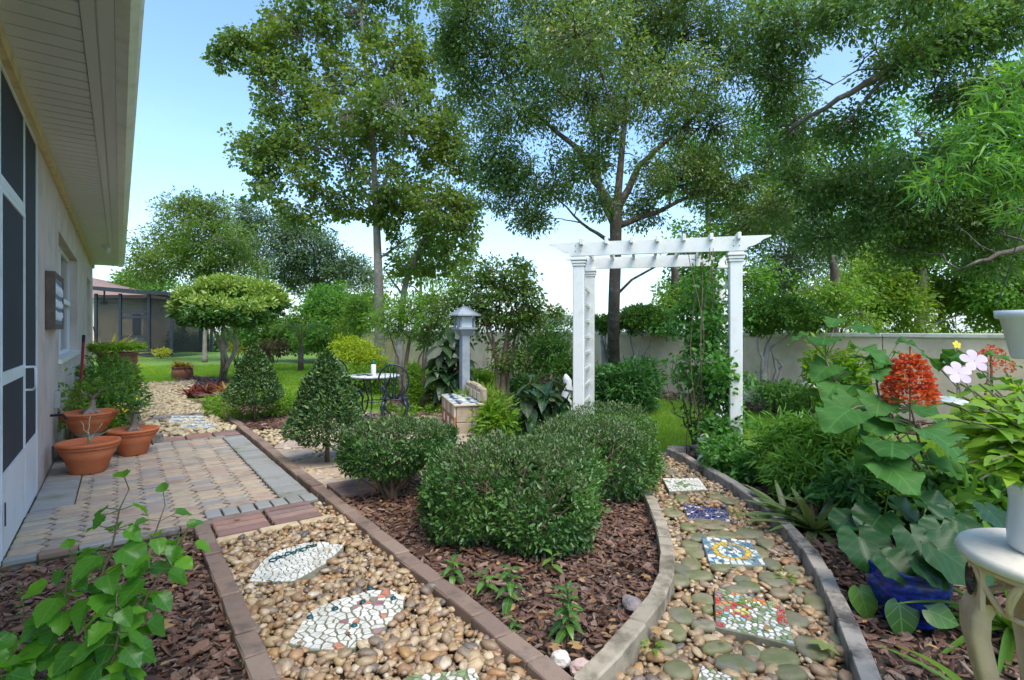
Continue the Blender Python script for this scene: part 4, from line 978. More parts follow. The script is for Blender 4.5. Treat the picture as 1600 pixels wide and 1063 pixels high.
MB().lathe([(.075, 0), (.08, .008), (.108, .135), (.122, .14), (.124, .165), (.114, .165), (.104, .13)], 40).build('body', M_POTW, t, True); MB().lathe([(.104, .14), (.03, .15), (.002, .15)], 24).build('soil', M_SOIL, t, True)
for k in range(3):
    a = 2*math.pi*k/3+.2; MB().tube([(math.cos(a)*.118, math.sin(a)*.118, .16), (.012*math.cos(a), .012*math.sin(a), .62)], .0016, 5).build('wire', M_DARKM, t)
t = thing('hanging_hook', Vector((2.12, 1.82, ZG)), 'black iron hook pole holding the hanging white pot', 'hook')
MB().tube([(0, 0, 0), (0, 0, 1.85), (-.03, 0, 2.0), (-.14, 0, 2.09), (-.26, 0, 2.06), (POT2.x-2.12, 0, 1.98)], .008, 7).build('pole', M_DARKM, t)

# ================================================================== BLUE POT, STATUE, ROCKS, SOLAR LIGHT
m, nt, bs = new_mat('cobalt_glaze'); w = noise_tex(nt, 22, 6, .7, vec_scale=(1, 1, 2.2)); rp = ramp(nt, [(.004, .006, .035), (.006, .018, .17), (.010, .05, .40), (.07, .22, .65)], [.3, .48, .64, .8]); nt.links.new(w, rp.inputs[0]); nt.links.new(rp.outputs[0], bs.inputs['Base Color']); bs.inputs['Roughness'].default_value = .12; bump(nt, bs, w, .2, .006)
BPOT = G(1446, 985, -.03)+Vector((0, .12, 0))
t = thing('blue_glazed_pot', BPOT, 'cobalt blue glazed pot lying low among the big round leaves', 'pot')
prof = [(.115, 0), (.13, .006), (.132, .02), (.128, .03), (.134, .04), (.13, .05), (.137, .06), (.16, .10), (.178, .17), (.18, .22), (.165, .25), (.172, .262), (.166, .268), (.152, .26), (.14, .22)]
b = MB(); b.lathe(prof, 48); b.build('body', m, t, True); MB().lathe([(.148, .235), (.05, .24), (.002, .24)], 24).build('soil', M_SOIL, t, True)
M_STAT = surf('weathered_white_stone', [(.42, .47, .50), (.56, .60, .60)], .8, 14, .5, .5, 40, .008, piece=False, dirt=(.24, .28, .14), dirt_sc=12, dirt_rng=(.48, .62))
SP = G(1108, 724, -.02)
t = thing('garden_statue', SP, 'small mossy white stone ornament at the foot of the arbor post', 'statue', rz=.3)
b = MB(); pr = [(.135, 0), (.13, .03), (.115, .07), (.10, .12), (.08, .17), (.06, .20), (.05, .215)]; b.lathe(pr, 24, sy=.8); b.v = [(x*(1+.12*noise.noise(Vector((x*9, y*9, z*9)))), y*(1+.15*noise.noise(Vector((x*9, y*9, z*9+5)))), z) for x, y, z in b.v]; b.build('body', M_STAT, t, True)
b = MB(); b.bbox((.0, .0, .235), (.20, .15, .035), .008, M=Matrix.Rotation(.22, 3, 'X')); b.build('top_slab', M_STAT, t)
b = MB(); b.lathe([(.055, .245), (.06, .27), (.05, .30), (.03, .315), (.004, .32)], 10, sy=.6); b.v = [(x-.05+.01*noise.noise(Vector((x, y, z))*30), y, z) for x, y, z in b.v]; b.build('cap_stone', M_STAT, t, True)
def rock(loc, s, mat, label, name='rock', seed=0):
    bm = bmesh.new(); bmesh.ops.create_icosphere(bm, subdivisions=3, radius=1)
    for v in bm.verts: v.co *= 1+.25*noise.noise(v.co*1.5+Vector((seed*7, 0, 0)))+.10*noise.noise(v.co*4+Vector((seed*3, 0, 0))); v.co = Vector((v.co.x*s[0], v.co.y*s[1], v.co.z*s[2]))
    me = bpy.data.meshes.new(name); bm.to_mesh(me); bm.free(); return tag(link(name, me, mat, None, loc), label, 'rock')
M_RW = surf('white_rock', [(.62, .56, .50), (.72, .67, .62)], .7, 10, .4, .5, 30, .008, piece=False); M_RP = surf('pink_rock', [(.46, .32, .29), (.58, .44, .40)], .7, 10, .4, .5, 30, .008, piece=False); M_RG = surf('lichen_rock', [(.16, .13, .13), (.30, .26, .26)], .8, 20, .4, .8, 40, .01, piece=False)
rock(G(876, 1030, .01), (.040, .034, .034), M_RW, 'white rock at the near tip of the shrub bed', seed=1)
rock(G(909, 1045, .01), (.050, .042, .036), M_RP, 'pink rock beside the white rock at the tip of the shrub bed', seed=2)
rock(G(988, 945, .01), (.05, .08, .03), M_RG, 'dark grey bark-like lump against the curved blocks', 'bark_lump', 3)
for i, (x, y, lb) in enumerate(((1130, 845, 'x'),)): pass
t = thing('solar_light', G(1262, 660, -.03), 'white solar spotlight on a stake in the far right bed', 'garden light')
c_ = P(1266, 603, 8.1)-t.location; st0 = Vector((c_.x, c_.y, 0))
MB().tube([st0, c_], .012, 6).build('stake', M_DARKM, t)
MB().bbox(c_, (.22, .12, .10), .02, M=Matrix.Rotation(.5, 3, 'Y') @ Matrix.Rotation(.4, 3, 'X')).build('lamp_head', M_WHITE, t)
# white figure half hidden behind the arbor's left post
t = thing('white_figurine', G(893, 668, -.03)+Vector((-.02, .5, 0)), 'white carved garden figure half hidden behind the left arbor post', 'statue')
b = MB(); b.lathe([(.10, 0), (.105, .05), (.07, .09), (.09, .16), (.075, .24), (.10, .32), (.07, .40), (.085, .50), (.06, .58), (.07, .64), (.045, .70), (.01, .74)], 16); b.v = [(x+.02*math.sin(z*14), y, z) for x, y, z in b.v]; b.build('body', M_WHITE, t, True)

# steel: low kerb and rail behind the right bed
edging('block_edging', 'pale kerb behind the purple leaves at the far right bed edge', [G(1455, 742).xy, G(1530, 758).xy, G(1620, 785).xy], .4, .10, .12, .04, M_BLOCKG, smooth=False)
edging('block_edging', 'short line of blocks closing the bed at the foot of the arbor', [G(1046, 705).xy, G(1110, 700).xy], .25, .10, .1, .04, M_BLOCKG, smooth=False)
edging('brick_edging', 'low curved brick row behind the bistro chairs', [G(588, 660).xy, G(600, 652).xy, G(630, 646).xy, G(665, 646).xy, G(690, 650).xy], .25, .10, .10, .03, M_RED)
POLY_BISTROBED = [G(x, y, -.05).xy for x, y in ((600, 650), (640, 644), (690, 648), (720, 662), (770, 672), (830, 668), (900, 660), (905, 640), (860, 628), (800, 630), (760, 622), (700, 612), (640, 614), (610, 624))]
BB_ = sheet('mulch_bed', POLY_BISTROBED, -.048, M_SOIL, .012, 3); bark(BB_, POLY_BISTROBED, .075, .10, -.042, 150)
POLY_ISLE = [G(x, y, -.05).xy for x, y in ((265, 617), (300, 622), (345, 620), (372, 606), (360, 594), (320, 589), (285, 591), (268, 600))]
BI_ = sheet('mulch_bed', POLY_ISLE, -.047, M_SOIL, .02, 3); bark(BI_, POLY_ISLE, .12, .15, -.042, 120)
POLY_WALLBED = [wv(v_, 0, u_).xy for v_, u_ in ((12, -.02), (-14, -.02), (-14, -1.2), (-4, -1.3), (0, -1.0), (1.3, -1.9), (2.6, -1.2), (5, -1.0), (12, -.9))]
BW_ = sheet('mulch_bed', POLY_WALLBED, -.049, M_SOIL, .02, 3); bark(BW_, POLY_WALLBED, .15, .16, -.042, 120)

# ================================================================== NEIGHBOUR'S SCREENED PORCH
LY = 28.0
L0 = P(118, 552, LY); L0.z = ZG
porch = thing('screened_porch', P(200, 552, LY)*1.0, "neighbour's dark framed screened porch across the lawn", 'porch'); porch.location.z = ZG
def pw(x0, x1, y0, y1, d0, d1): a, b_ = P(x0, y1, LY), P(x1, y0, LY); return ((a.x+b_.x)/2-porch.location.x, (d0+d1)/2, (a.z+b_.z)/2-ZG), (b_.x-a.x, d1-d0, b_.z-a.z)
def pbx(b, *q): c_, d_ = pw(*q); b.box(c_, d_); return b
M_NAVY = surf('navy_frame', [(.022, .026, .042), (.03, .036, .056)], .5, 4, .3, .05, 40, .001, piece=False)
M_SEE = bpy.data.materials.new('see_through_screen'); M_SEE.use_nodes = True; nt = M_SEE.node_tree; tr_ = nt.nodes.new('ShaderNodeBsdfTransparent'); ms = nt.nodes.new('ShaderNodeMixShader'); ms.inputs[0].default_value = .66; pb = nt.nodes['Principled BSDF']; pb.inputs['Base Color'].default_value = (.006, .008, .013, 1); pb.inputs['Roughness'].default_value = .8
nt.links.new(tr_.outputs[0], ms.inputs[1]); nt.links.new(pb.outputs[0], ms.inputs[2]); nt.links.new(ms.outputs[0], nt.nodes['Material Output'].inputs['Surface'])
for x in (150, 188, 233, 268): pbx(MB(), x-2, x+2, 459, 555, -.05, .05).build('post', M_NAVY, porch)
for x in (252, 272): pbx(MB(), x-2, x+2, 466, 555, 3.45, 3.55).build('post', M_NAVY, porch)
for y in (487, 496, 526, 543): pbx(MB(), 189.5, 231.5, y-1.6, y+1.6, -.03, .03).build('rail', M_NAVY, porch)
pbx(MB(), 150, 268, 548, 555, -.02, .02).build('kick_plate', M_NAVY, porch)
for x0, x1 in ((152, 186), (190, 231), (235, 266)): pbx(MB(), x0, x1, 461, 547.5, -.006, .006).build('screen', M_SEE, porch)
b = MB(); c_, d_ = pw(262, 270, 462, 552, 0, 3.5); b.box((c_[0]+.05, 1.75, c_[2]), (.02, 3.4, d_[2])).build('screen', M_SEE, porch)
b = MB(); a0, a1 = P(120, 451, LY), P(274, 463, LY); X = porch.location.x
for dz in (0,): b.add([(a0.x-X, -.3, a0.z-ZG), (a1.x-X, -.3, a1.z-ZG), (a1.x-X, 3.8, a1.z-ZG), (a0.x-X, 3.8, a0.z-ZG), (a0.x-X, -.3, a0.z-ZG+.18), (a1.x-X, -.3, a1.z-ZG+.18), (a1.x-X, 3.8, a1.z-ZG+.18), (a0.x-X, 3.8, a0.z-ZG+.18)], [(0,1,2,3),(7,6,5,4),(0,4,5,1),(1,5,6,2),(2,6,7,3),(3,7,4,0)])
b.build('roof', M_NAVY, porch)
b = MB(); fx, fz = P(163, 482, LY+1.5), None; fc = Vector((fx.x-X, 1.5, fx.z-ZG+.3)); b.tube([fc+Vector((0, 0, .75)), fc], .04, 8); b.lathe([(.08, -.1), (.17, -.03), (.17, .05), (.06, .12)], 14, fc)
fan = b.build('ceiling_fan', M_DARKM, porch)
for k in range(5):
    a = 2*math.pi*k/5+.2; M_ = Matrix.Rotation(a, 3, 'Z'); MB().box(fc+M_ @ Vector((.42, 0, 0)), (.6, .13, .015), M=M_).build('blade', M_DARKM, fan)
t = thing('neighbour_house', P(165, 552, 34), 'tan neighbouring house with brown tiled hip roof behind the porch', 'house'); t.location.z = ZG
def nb(x0, x1, y0, y1, Y, d_): a, b_ = P(x0, y1, Y), P(x1, y0, Y); return ((a.x+b_.x)/2-t.location.x, Y+d_/2-t.location.y, (a.z+b_.z)/2-ZG), (b_.x-a.x, d_, b_.z-a.z)
c_, d_ = nb(40, 224, 462, 548, 34, 8); MB().box(c_, d_).build('wall', M_WALL, t)
b = MB(); e0, e1, rd = P(30, 466, 33.4), P(232, 462, 33.4), P(120, 430, 37.5); tx, ty = t.location.x, t.location.y
b.add([(e0.x-tx, -.6, e0.z-ZG), (e1.x-tx, -.6, e0.z-ZG), (e1.x-tx, 8.6, e0.z-ZG), (e0.x-tx, 8.6, e0.z-ZG), (rd.x-tx, 4, rd.z-ZG), (rd.x-tx-4, 4, rd.z-ZG)], [(0,1,4,5),(1,2,4),(2,3,5,4),(3,0,5),(3,2,1,0)])
b.build('roof', surf('brown_tile_roof', [(.20, .13, .11), (.26, .17, .14)], .8, 3, .4, .5, 20, .03, piece=False), t)
c_, d_ = nb(206, 222, 488, 530, 33.98, .1); wd = MB().box(c_, d_).build('window', M_ALU, t); MB().box((c_[0], c_[1]-.06, c_[2]), (d_[0]*.85, .04, d_[2]*.88)).build('pane', M_GLASS, wd)
# ================================================================== PLANTS
M_BARKG = surf('grey_bark', [(.20, .17, .14), (.30, .26, .22)], .9, 9, .6, .9, 30, .02, piece=False, dirt=(.38, .36, .32), dirt_sc=5, dirt_rng=(.5, .7), vscale=(1, 1, .35))
M_BARKD = surf('dark_bark', [(.07, .055, .042), (.13, .10, .08)], .9, 9, .6, .9, 34, .02, piece=False, dirt=(.24, .22, .19), dirt_sc=6, dirt_rng=(.52, .7), vscale=(1, 1, .35))
M_BARKP = surf('pale_bark', [(.34, .28, .23), (.44, .38, .32)], .85, 9, .6, .6, 24, .02, piece=False, dirt=(.22, .17, .13), dirt_sc=4, dirt_rng=(.5, .7), vscale=(1, 1, .4))
M_STEM = surf('green_stem', [(.09, .12, .04), (.16, .13, .07)], .7, 9, .5, .2, 40, .003, piece=False)
M_STEMB = surf('brown_stem', [(.12, .085, .055), (.18, .13, .09)], .8, 9, .5, .4, 40, .004, piece=False)
LM = dict(
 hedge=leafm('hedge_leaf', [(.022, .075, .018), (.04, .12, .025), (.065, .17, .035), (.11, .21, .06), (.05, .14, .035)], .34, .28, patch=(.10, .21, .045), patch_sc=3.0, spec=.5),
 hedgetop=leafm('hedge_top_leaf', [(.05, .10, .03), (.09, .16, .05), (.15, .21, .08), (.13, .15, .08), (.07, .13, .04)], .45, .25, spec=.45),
 cone=leafm('cone_leaf', [(0.021, 0.064, 0.021), (0.039, 0.109, 0.031), (0.088, 0.176, 0.049), (0.194, 0.264, 0.088)], .38, .22, spec=.5),
 hib=leafm('hibiscus_leaf', [(0.046, 0.157, 0.027), (0.086, 0.256, 0.027), (0.156, 0.374, 0.027), (0.070, 0.210, 0.037)], .33, .48, vein=11, spec=.5, tint=1.8),
 round=leafm('glossy_round_leaf', [(.012, .048, .013), (.024, .075, .017), (.017, .06, .015)], .36, .25, vein=9, spec=.25),
 pagoda=leafm('pagoda_leaf', [(.035, .115, .022), (.06, .165, .028), (.045, .14, .028)], .55, .32, vein=8, spec=.2),
 lance=leafm('lance_leaf', [(.04, .12, .03), (.07, .18, .035), (.12, .24, .045)], .33, .35, vein=6, spec=.5),
 vinca=leafm('vinca_leaf', [(.14, .27, .03), (.20, .35, .03), (.27, .40, .035), (.10, .22, .03)], .4, .45, vein=7, spec=.4),
 brom=leafm('bromeliad_leaf', [(.09, .16, .05), (.15, .21, .07), (.20, .23, .10)], .38, .25, spec=.5),
 purple=leafm('purple_leaf', [(.045, .025, .04), (.085, .05, .075), (.05, .06, .045)], .35, .2, spec=.5),
 redb=leafm('red_bromeliad_leaf', [(.12, .02, .025), (.22, .04, .04), (.10, .05, .03)], .4, .3),
 orangeb=leafm('orange_bromeliad_leaf', [(.30, .16, .03), (.42, .26, .04), (.20, .10, .03), (.24, .24, .05)], .4, .35),
 bamboo=leafm('bamboo_leaf', [(0.069, 0.196, 0.029), (0.115, 0.276, 0.034), (0.196, 0.368, 0.057)], .45, .4, patch=(.13, .27, .04), patch_sc=3),
 vine=leafm('vine_leaf', [(0.044, 0.150, 0.037), (0.075, 0.225, 0.037), (0.138, 0.312, 0.050), (0.050, 0.175, 0.050)], .42, .4),
 dark=leafm('dark_broad_leaf', [(0.026, 0.065, 0.026), (0.043, 0.108, 0.036), (0.050, 0.058, 0.037), (0.065, 0.137, 0.043)], .35, .25, vein=7, spec=.5),
 bright=leafm('bright_leaf', [(0.099, 0.220, 0.022), (0.154, 0.308, 0.028), (0.220, 0.374, 0.033)], .5, .42, patch=(.20, .32, .04), patch_sc=1.2),
 yellow=leafm('yellow_green_leaf', [(0.242, 0.352, 0.022), (0.352, 0.462, 0.033), (0.440, 0.506, 0.044)], .5, .45),
 mid=leafm('mid_green_leaf', [(0.053, 0.150, 0.030), (0.090, 0.225, 0.037), (0.150, 0.300, 0.045)], .5, .35, patch=(.10, .18, .03), patch_sc=1.0),
 fern=leafm('feathery_leaf', [(.10, .22, .02), (.15, .30, .03), (.20, .35, .04)], .5, .45),
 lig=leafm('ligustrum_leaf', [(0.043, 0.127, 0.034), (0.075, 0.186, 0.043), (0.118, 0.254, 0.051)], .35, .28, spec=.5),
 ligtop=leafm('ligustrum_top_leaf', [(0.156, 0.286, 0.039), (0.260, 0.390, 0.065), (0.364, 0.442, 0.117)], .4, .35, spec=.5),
 croton=leafm('croton_leaf', [(.50, .45, .03), (.62, .55, .05), (.40, .42, .04)], .4, .4),
 grassy=leafm('strap_leaf', [(.09, .20, .03), (.13, .26, .04), (.07, .16, .03)], .4, .35),
 shade=leafm('shaded_shrub_leaf', [(0.035, 0.114, 0.035), (0.061, 0.175, 0.044), (0.105, 0.245, 0.053)], .42, .3),
 redflower=leafm('red_flower', [(.50, .05, .02), (.62, .10, .03), (.68, .20, .06), (.42, .04, .02), (.60, .14, .08)], .5, .35),
 pink=leafm('pink_petal', [(.64, .50, .72), (.70, .58, .77)], .5, .35), whitep=leafm('white_petal', [(.75, .77, .78), (.82, .83, .84)], .5, .3),
 yflower=leafm('yellow_flower', [(.80, .58, .02), (.85, .66, .04)], .5, .3),
 fallen=leafm('fallen_leaf', [(.26, .11, .04), (.34, .18, .06), (.40, .26, .12), (.20, .10, .06)], .7, .2),
 fallen_green=leafm('fallen_oak_leaf', [(.22, .28, .08), (.26, .32, .10)], .6, .25))

def leaf_grid(name, wf, x0=0.0, nu=8, nv=3, fold=.2, arch=.15, wave=.02, notch=None, serr=0, mat=None, x1=1.0):
    bm = bmesh.new()
    for sgn in (1, -1):
        grid = []
        for i in range(nu+1):
            t = x0+(x1-x0)*(.5-.5*math.cos(math.pi*i/nu)); w = max(wf(t), .0); nn_ = notch(t) if notch else 0
            w *= 1+(serr if i % 2 else -serr)
            row = []
            for j in range(nv+1):
                y = nn_+(max(w-nn_, 0))*j/nv
                row.append(bm.verts.new((t, sgn*y, fold*y-arch*t*t+wave*math.sin(t*14)*j/nv)))
            grid.append(row)
        for i in range(nu):
            for j in range(nv):
                q = (grid[i][j], grid[i+1][j], grid[i+1][j+1], grid[i][j+1])
                bm.faces.new(q if sgn > 0 else q[::-1])
    bmesh.ops.remove_doubles(bm, verts=bm.verts[:], dist=.0015)
    for f in bm.faces: f.smooth = True
    me = bpy.data.meshes.new(name); bm.to_mesh(me); bm.free()
    if mat: me.materials.append(mat)
    return me
def ov(p, w): return lambda t: w*math.sin(math.pi*min(max(t, 0), 1)**p) if 0 <= t <= 1 else 0
def heartw(t): return .46*math.sqrt(max(0, 1-((t-.18)/.36)**2)) if t < .18 else .46*(max(0, 1-((t-.18)/.82)**1.7))
def roundw(t): return .60*math.sqrt(max(0, 1-((t-.24)/.56)**2))*(1+.03*math.sin(t*22))
def lobew(t):
    b = .56*math.sqrt(max(0, 1-((t-.22)/.42)**2)) if t < .22 else .56*max(0, 1-((t-.22)/.78)**2.0)
    return b*(1+.17*math.sin(t*13+.8))
hn = lambda t: 0 if t >= 0 else min(-t*.5, .1)
BIG = dict(
 hib=[leaf_grid('leaf', lambda t, k=k: (.40+.03*k)*(math.sin(math.pi*max(0, t)**.62))**.9 if 0 < t < 1 else 0, 0, 13, 3, .15+.12*k, .14+.16*k, .035, None, .07, LM['hib']) for k in range(3)],
 round=[leaf_grid('leaf', roundw, -.315, 18, 5, .10+.1*k, .14+.08*k, .05, lambda t: 0 if t >= 0 else min(-t*.4, .12), 0, LM['round'], .795) for k in range(3)],
 pagoda=[leaf_grid('leaf', lobew, -.18, 18, 5, .02+.10*k, .24+.14*k, .075, hn, .03, LM['pagoda']) for k in range(3)],
 arrow=[leaf_grid('leaf', heartw, -.17, 12, 3, .18, .2, .01, hn, 0, LM['lance'])],
 lance=[leaf_grid('leaf', ov(.8, .13+.03*k), 0, 8, 1, .3, .25+.2*k, .0, None, 0, LM['lance']) for k in range(3)],
 vinca=[leaf_grid('leaf', ov(.85, .20+.03*k), 0, 8, 2, .25, .15+.15*k, .0, None, 0, LM['vinca']) for k in range(3)],
 strap=[leaf_grid('leaf', lambda t: .035*(1-t**3)*min(1, .5+t*3), 0, 14, 1, .5, .28+.25*k, 0, None, 0, LM['grassy']) for k in range(3)],
 brom=[leaf_grid('leaf', lambda t: .075*(1-t**5)*min(1, .75+t), 0, 10, 1, .45, .15+.3*k, 0, None, 0, LM['brom']) for k in range(3)],
 dark=[leaf_grid('leaf', ov(.8, .25), 0, 9, 2, .2, .25+.25*k, .01, None, 0, LM['dark']) for k in range(3)])
def place_leaf(parent, me, base, ax, up, L, mat=None, W=1.0, name='leaf'):
    x = Vector(ax).normalized(); u = Vector(up); z = u-x*u.dot(x)
    z = z.normalized() if z.length > 1e-4 else x.orthogonal().normalized()
    y = z.cross(x); M_ = Matrix((x, y, z)).transposed()
    o = link(name, me, mat, parent, base, M_.to_euler(), (L, L*W, L)); return o
def dirv(az, el): return Vector((math.cos(az)*math.cos(el), math.sin(az)*math.cos(el), math.sin(el)))
def rosette(t, meshes, n, L, el=(.2, 1.2), base=Vector((0, 0, 0)), mat=None, r0=.02, W=1.0, az=(0, 2*math.pi), name='leaf'):
    for k in range(n):
        a = az[0]+(az[1]-az[0])*((k*.381966) % 1) + R.uniform(-.2, .2); q = k/max(1, n-1); e = el[0]+(el[1]-el[0])*q+R.uniform(-.1, .1)
        d_ = dirv(a, e); up = Vector((0, 0, 1))-d_*.2 if e < 1.3 else Vector((-d_.x, -d_.y, .2))
        place_leaf(t, R.choice(meshes), Vector(base)+Vector((math.cos(a)*r0, math.sin(a)*r0, R.uniform(0, .02))), d_, up, L*R.uniform(.75, 1.15)*(1-.25*q), mat, W, name)

# ---- clipped shrubs
def shell(c, r, n, p=2.6, depth=.35, zmin=None, bumpy=.07, others=()):
    u = rnd3(int(n*1.5)); c = np.array(c, float); r = np.array(r, float)
    k = (np.abs(u/1.0)**p).sum(1)**(-1/p)
    d_ = u*k[:, None]
    nz = np.array([noise.noise(Vector(q)*2.2+Vector(c)) for q in d_])
    nz2 = np.array([noise.noise(Vector(q)*6+Vector(c)) for q in d_])
    s = (1+bumpy*nz+bumpy*.5*nz2)*(1-depth*NR.random(len(d_))**1.8)
    P_ = c+d_*r*s[:, None]; ow = unit(d_/r)
    keep = np.ones(len(P_), bool)
    if zmin is not None: keep &= P_[:, 2] > zmin
    for oc, orr in others:
        q = np.abs((P_-np.array(oc))/np.array(orr))**p; keep &= q.sum(1) > .72
    return P_[keep][:n], ow[keep][:n]
def clipped(name, label, base, blobs, mat, L, W, top=None, group=None, trunk=None, cat='shrub', shape='oval', p=2.6, up=.3, depth=.35, bumpy=.07, zmin=.0, stray=.06):
    t = thing(name, base, label, cat, group); B = np.array(base)
    pos = []; ow = []
    for i, (c, r, n) in enumerate(blobs):
        oth = [(c2, r2) for j, (c2, r2, _) in enumerate(blobs) if j != i]
        P_, o_ = shell(c, r, n, p, depth, zmin, bumpy, oth); pos.append(P_); ow.append(o_)
    pos = np.concatenate(pos)-B; ow = np.concatenate(ow); N = len(pos)
    st_ = NR.random(N) < stray; pos[st_] += (ow[st_]*.7+np.array([0, 0, .4]))*(NR.random((st_.sum(), 1))**2)*.09
    ax = unit(ow*.75+NR.normal(size=(N, 3))*.55+np.array([0, 0, up])); nr = unit(np.array([0, 0, .8])+ow*.7+NR.normal(size=(N, 3))*.5)
    s = np.clip(1+.28*NR.normal(size=N), .5, 1.7)
    gk = np.array([noise.noise(Vector(q)*7) for q in pos]) > -.34; pos, ow, ax, nr, s = pos[gk], ow[gk], ax[gk], nr[gk], s[gk]; N = len(pos)
    sb = MB(); sp2 = []; sa2 = []
    for q in R.sample(range(N), 34):                  # new shoots that escaped the shears
        if ow[q][2] < -.1: continue
        d_ = (Vector(ow[q])*.6+Vector((R.gauss(0, .35), R.gauss(0, .35), .8))).normalized(); l_ = R.uniform(.04, .11); b0 = Vector(pos[q])-d_*.03; sb.tube([b0, b0+d_*(l_+.03)], .0018, 4, False)
        for j in range(7): sp2.append(b0+d_*(.03+l_*j/6)); a_ = d_.orthogonal(); a_.rotate(Matrix.Rotation(j*2.4, 3, d_)); sa2.append(a_+d_*(.5+.12*j))
    tag(link('new_shoots', leaf_mesh('new_shoots', np.array(sp2), np.array(sa2), np.tile([[0, 0, 1.]], (len(sp2), 1)), L*.85*(.7+.5*NR.random(len(sp2))), W*.85, shape), LM['lance'], t), kind='stuff'); sb.build('shoot_stems', M_STEM, t)
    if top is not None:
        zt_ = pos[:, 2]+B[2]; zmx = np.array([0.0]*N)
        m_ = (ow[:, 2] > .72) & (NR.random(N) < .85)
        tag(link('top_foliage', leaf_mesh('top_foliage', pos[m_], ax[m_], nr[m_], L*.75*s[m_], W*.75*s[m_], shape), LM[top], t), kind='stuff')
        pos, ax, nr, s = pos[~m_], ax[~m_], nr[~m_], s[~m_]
    tag(link('foliage', leaf_mesh('foliage', pos, ax, nr, L*s, W*s, shape), LM[mat], t), kind='stuff')
    b = MB()
    for (c, r, n) in blobs:
        c = Vector(c)-Vector(base)
        for k in range(7):
            a = R.uniform(0, 6.28); q = Vector((math.cos(a)*r[0]*.6, math.sin(a)*r[1]*.6, R.uniform(-.1, .5)*r[2])); root = Vector((c.x*.5+R.uniform(-.04, .04), c.y*.5+R.uniform(-.04, .04), 0)) if trunk is None else Vector(trunk)
            b.tube(wobble(bez(root, root+Vector((0, 0, .12)), c+q*.4-Vector((0, 0, .1)), c+q, 5), .012), [.016, .013, .011, .009, .006, .004], 5)
    b.build('stems', M_STEMB, t, True); return t
hb1 = G(800, 838, -.03); hb1 = Vector((-.02, 3.95, -.03))
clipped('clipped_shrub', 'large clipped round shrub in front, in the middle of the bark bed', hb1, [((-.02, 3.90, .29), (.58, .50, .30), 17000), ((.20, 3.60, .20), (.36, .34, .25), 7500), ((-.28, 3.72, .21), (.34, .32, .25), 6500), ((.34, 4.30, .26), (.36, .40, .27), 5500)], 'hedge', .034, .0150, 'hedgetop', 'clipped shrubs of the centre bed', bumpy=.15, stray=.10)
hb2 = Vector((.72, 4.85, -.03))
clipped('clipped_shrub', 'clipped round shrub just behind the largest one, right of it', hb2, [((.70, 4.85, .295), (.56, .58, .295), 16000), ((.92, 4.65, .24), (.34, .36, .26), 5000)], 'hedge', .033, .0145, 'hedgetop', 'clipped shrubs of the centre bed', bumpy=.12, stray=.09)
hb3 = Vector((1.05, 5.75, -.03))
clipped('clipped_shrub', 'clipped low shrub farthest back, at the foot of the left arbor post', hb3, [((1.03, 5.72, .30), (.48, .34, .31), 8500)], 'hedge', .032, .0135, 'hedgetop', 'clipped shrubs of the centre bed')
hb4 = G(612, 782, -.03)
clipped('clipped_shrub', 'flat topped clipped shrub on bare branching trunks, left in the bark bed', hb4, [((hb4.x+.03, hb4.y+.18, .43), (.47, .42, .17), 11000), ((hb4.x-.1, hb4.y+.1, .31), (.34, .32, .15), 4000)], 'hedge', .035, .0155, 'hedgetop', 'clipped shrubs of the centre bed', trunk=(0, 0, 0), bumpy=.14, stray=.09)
b = MB(); t = bpy.data.objects['clipped_shrub.003']
for k in range(9):
    a = k*.7; e_ = Vector((math.cos(a)*.34, .14+math.sin(a)*.3, .40)); b.tube(wobble(bez((math.cos(a)*.03, math.sin(a)*.03, 0), (math.cos(a)*.06, math.sin(a)*.05, .10), e_*.55+Vector((0, 0, .02)), e_, 6), .014), [.026, .022, .018, .015, .012, .009, .006], 6)
b.build('trunk', M_STEMB, t, True)
def topiary(label, base, z0, z1, rad, n, L, pw_=1.4):
    t = thing('cone_topiary', base, label, 'topiary', 'cone topiaries on stems')
    h = NR.random(n)**.85; prof = (1-h**pw_)**.78*np.clip(h/.22+.35, 0, 1)**.6*1.02; a = NR.random(n)*2*math.pi
    nz = np.array([noise.noise(Vector((math.cos(x)*1.6, math.sin(x)*1.6, y*3.6))) for x, y in zip(a, h)])
    rr = rad*prof*(1+.16*nz)*(1-.45*NR.random(n)**2); z = z0+(z1-z0)*h+NR.normal(size=n)*.012
    pos = np.stack([np.cos(a)*rr, np.sin(a)*rr, z], 1); ow = unit(np.stack([np.cos(a), np.sin(a), .25+h*.7], 1))
    ax = unit(ow*.6+NR.normal(size=(n, 3))*.55+np.array([0, 0, .15])); nr = unit(ow*.7+np.array([0, 0, .8])+NR.normal(size=(n, 3))*.5); s = np.clip(1+.28*NR.normal(size=n), .5, 1.6)
    tag(link('foliage', leaf_mesh('foliage', pos, ax, nr, L*s, L*.5*s, 'oval'), LM['cone'], t), kind='stuff')
    MB().tube(wobble([(0, 0, -.02), (.0, .01, z0*.6), (.01, 0, z0+.15), (0, 0, z1*.85)], .006), [.028, .024, .022, .01], 8).build('trunk', M_STEMB, t, True)
topiary('cone shaped clipped topiary on a thin stem, farther one by the lawn', G(397, 660, -.04), .27, 1.18, .46, 10000, .042, 1.05)
topiary('cone shaped clipped topiary on a thin stem, nearer one left of the bistro set', G(519, 728, -.03)+Vector((-.09, .10, 0)), .22, 1.17, .41, 14000, .036, 1.5)

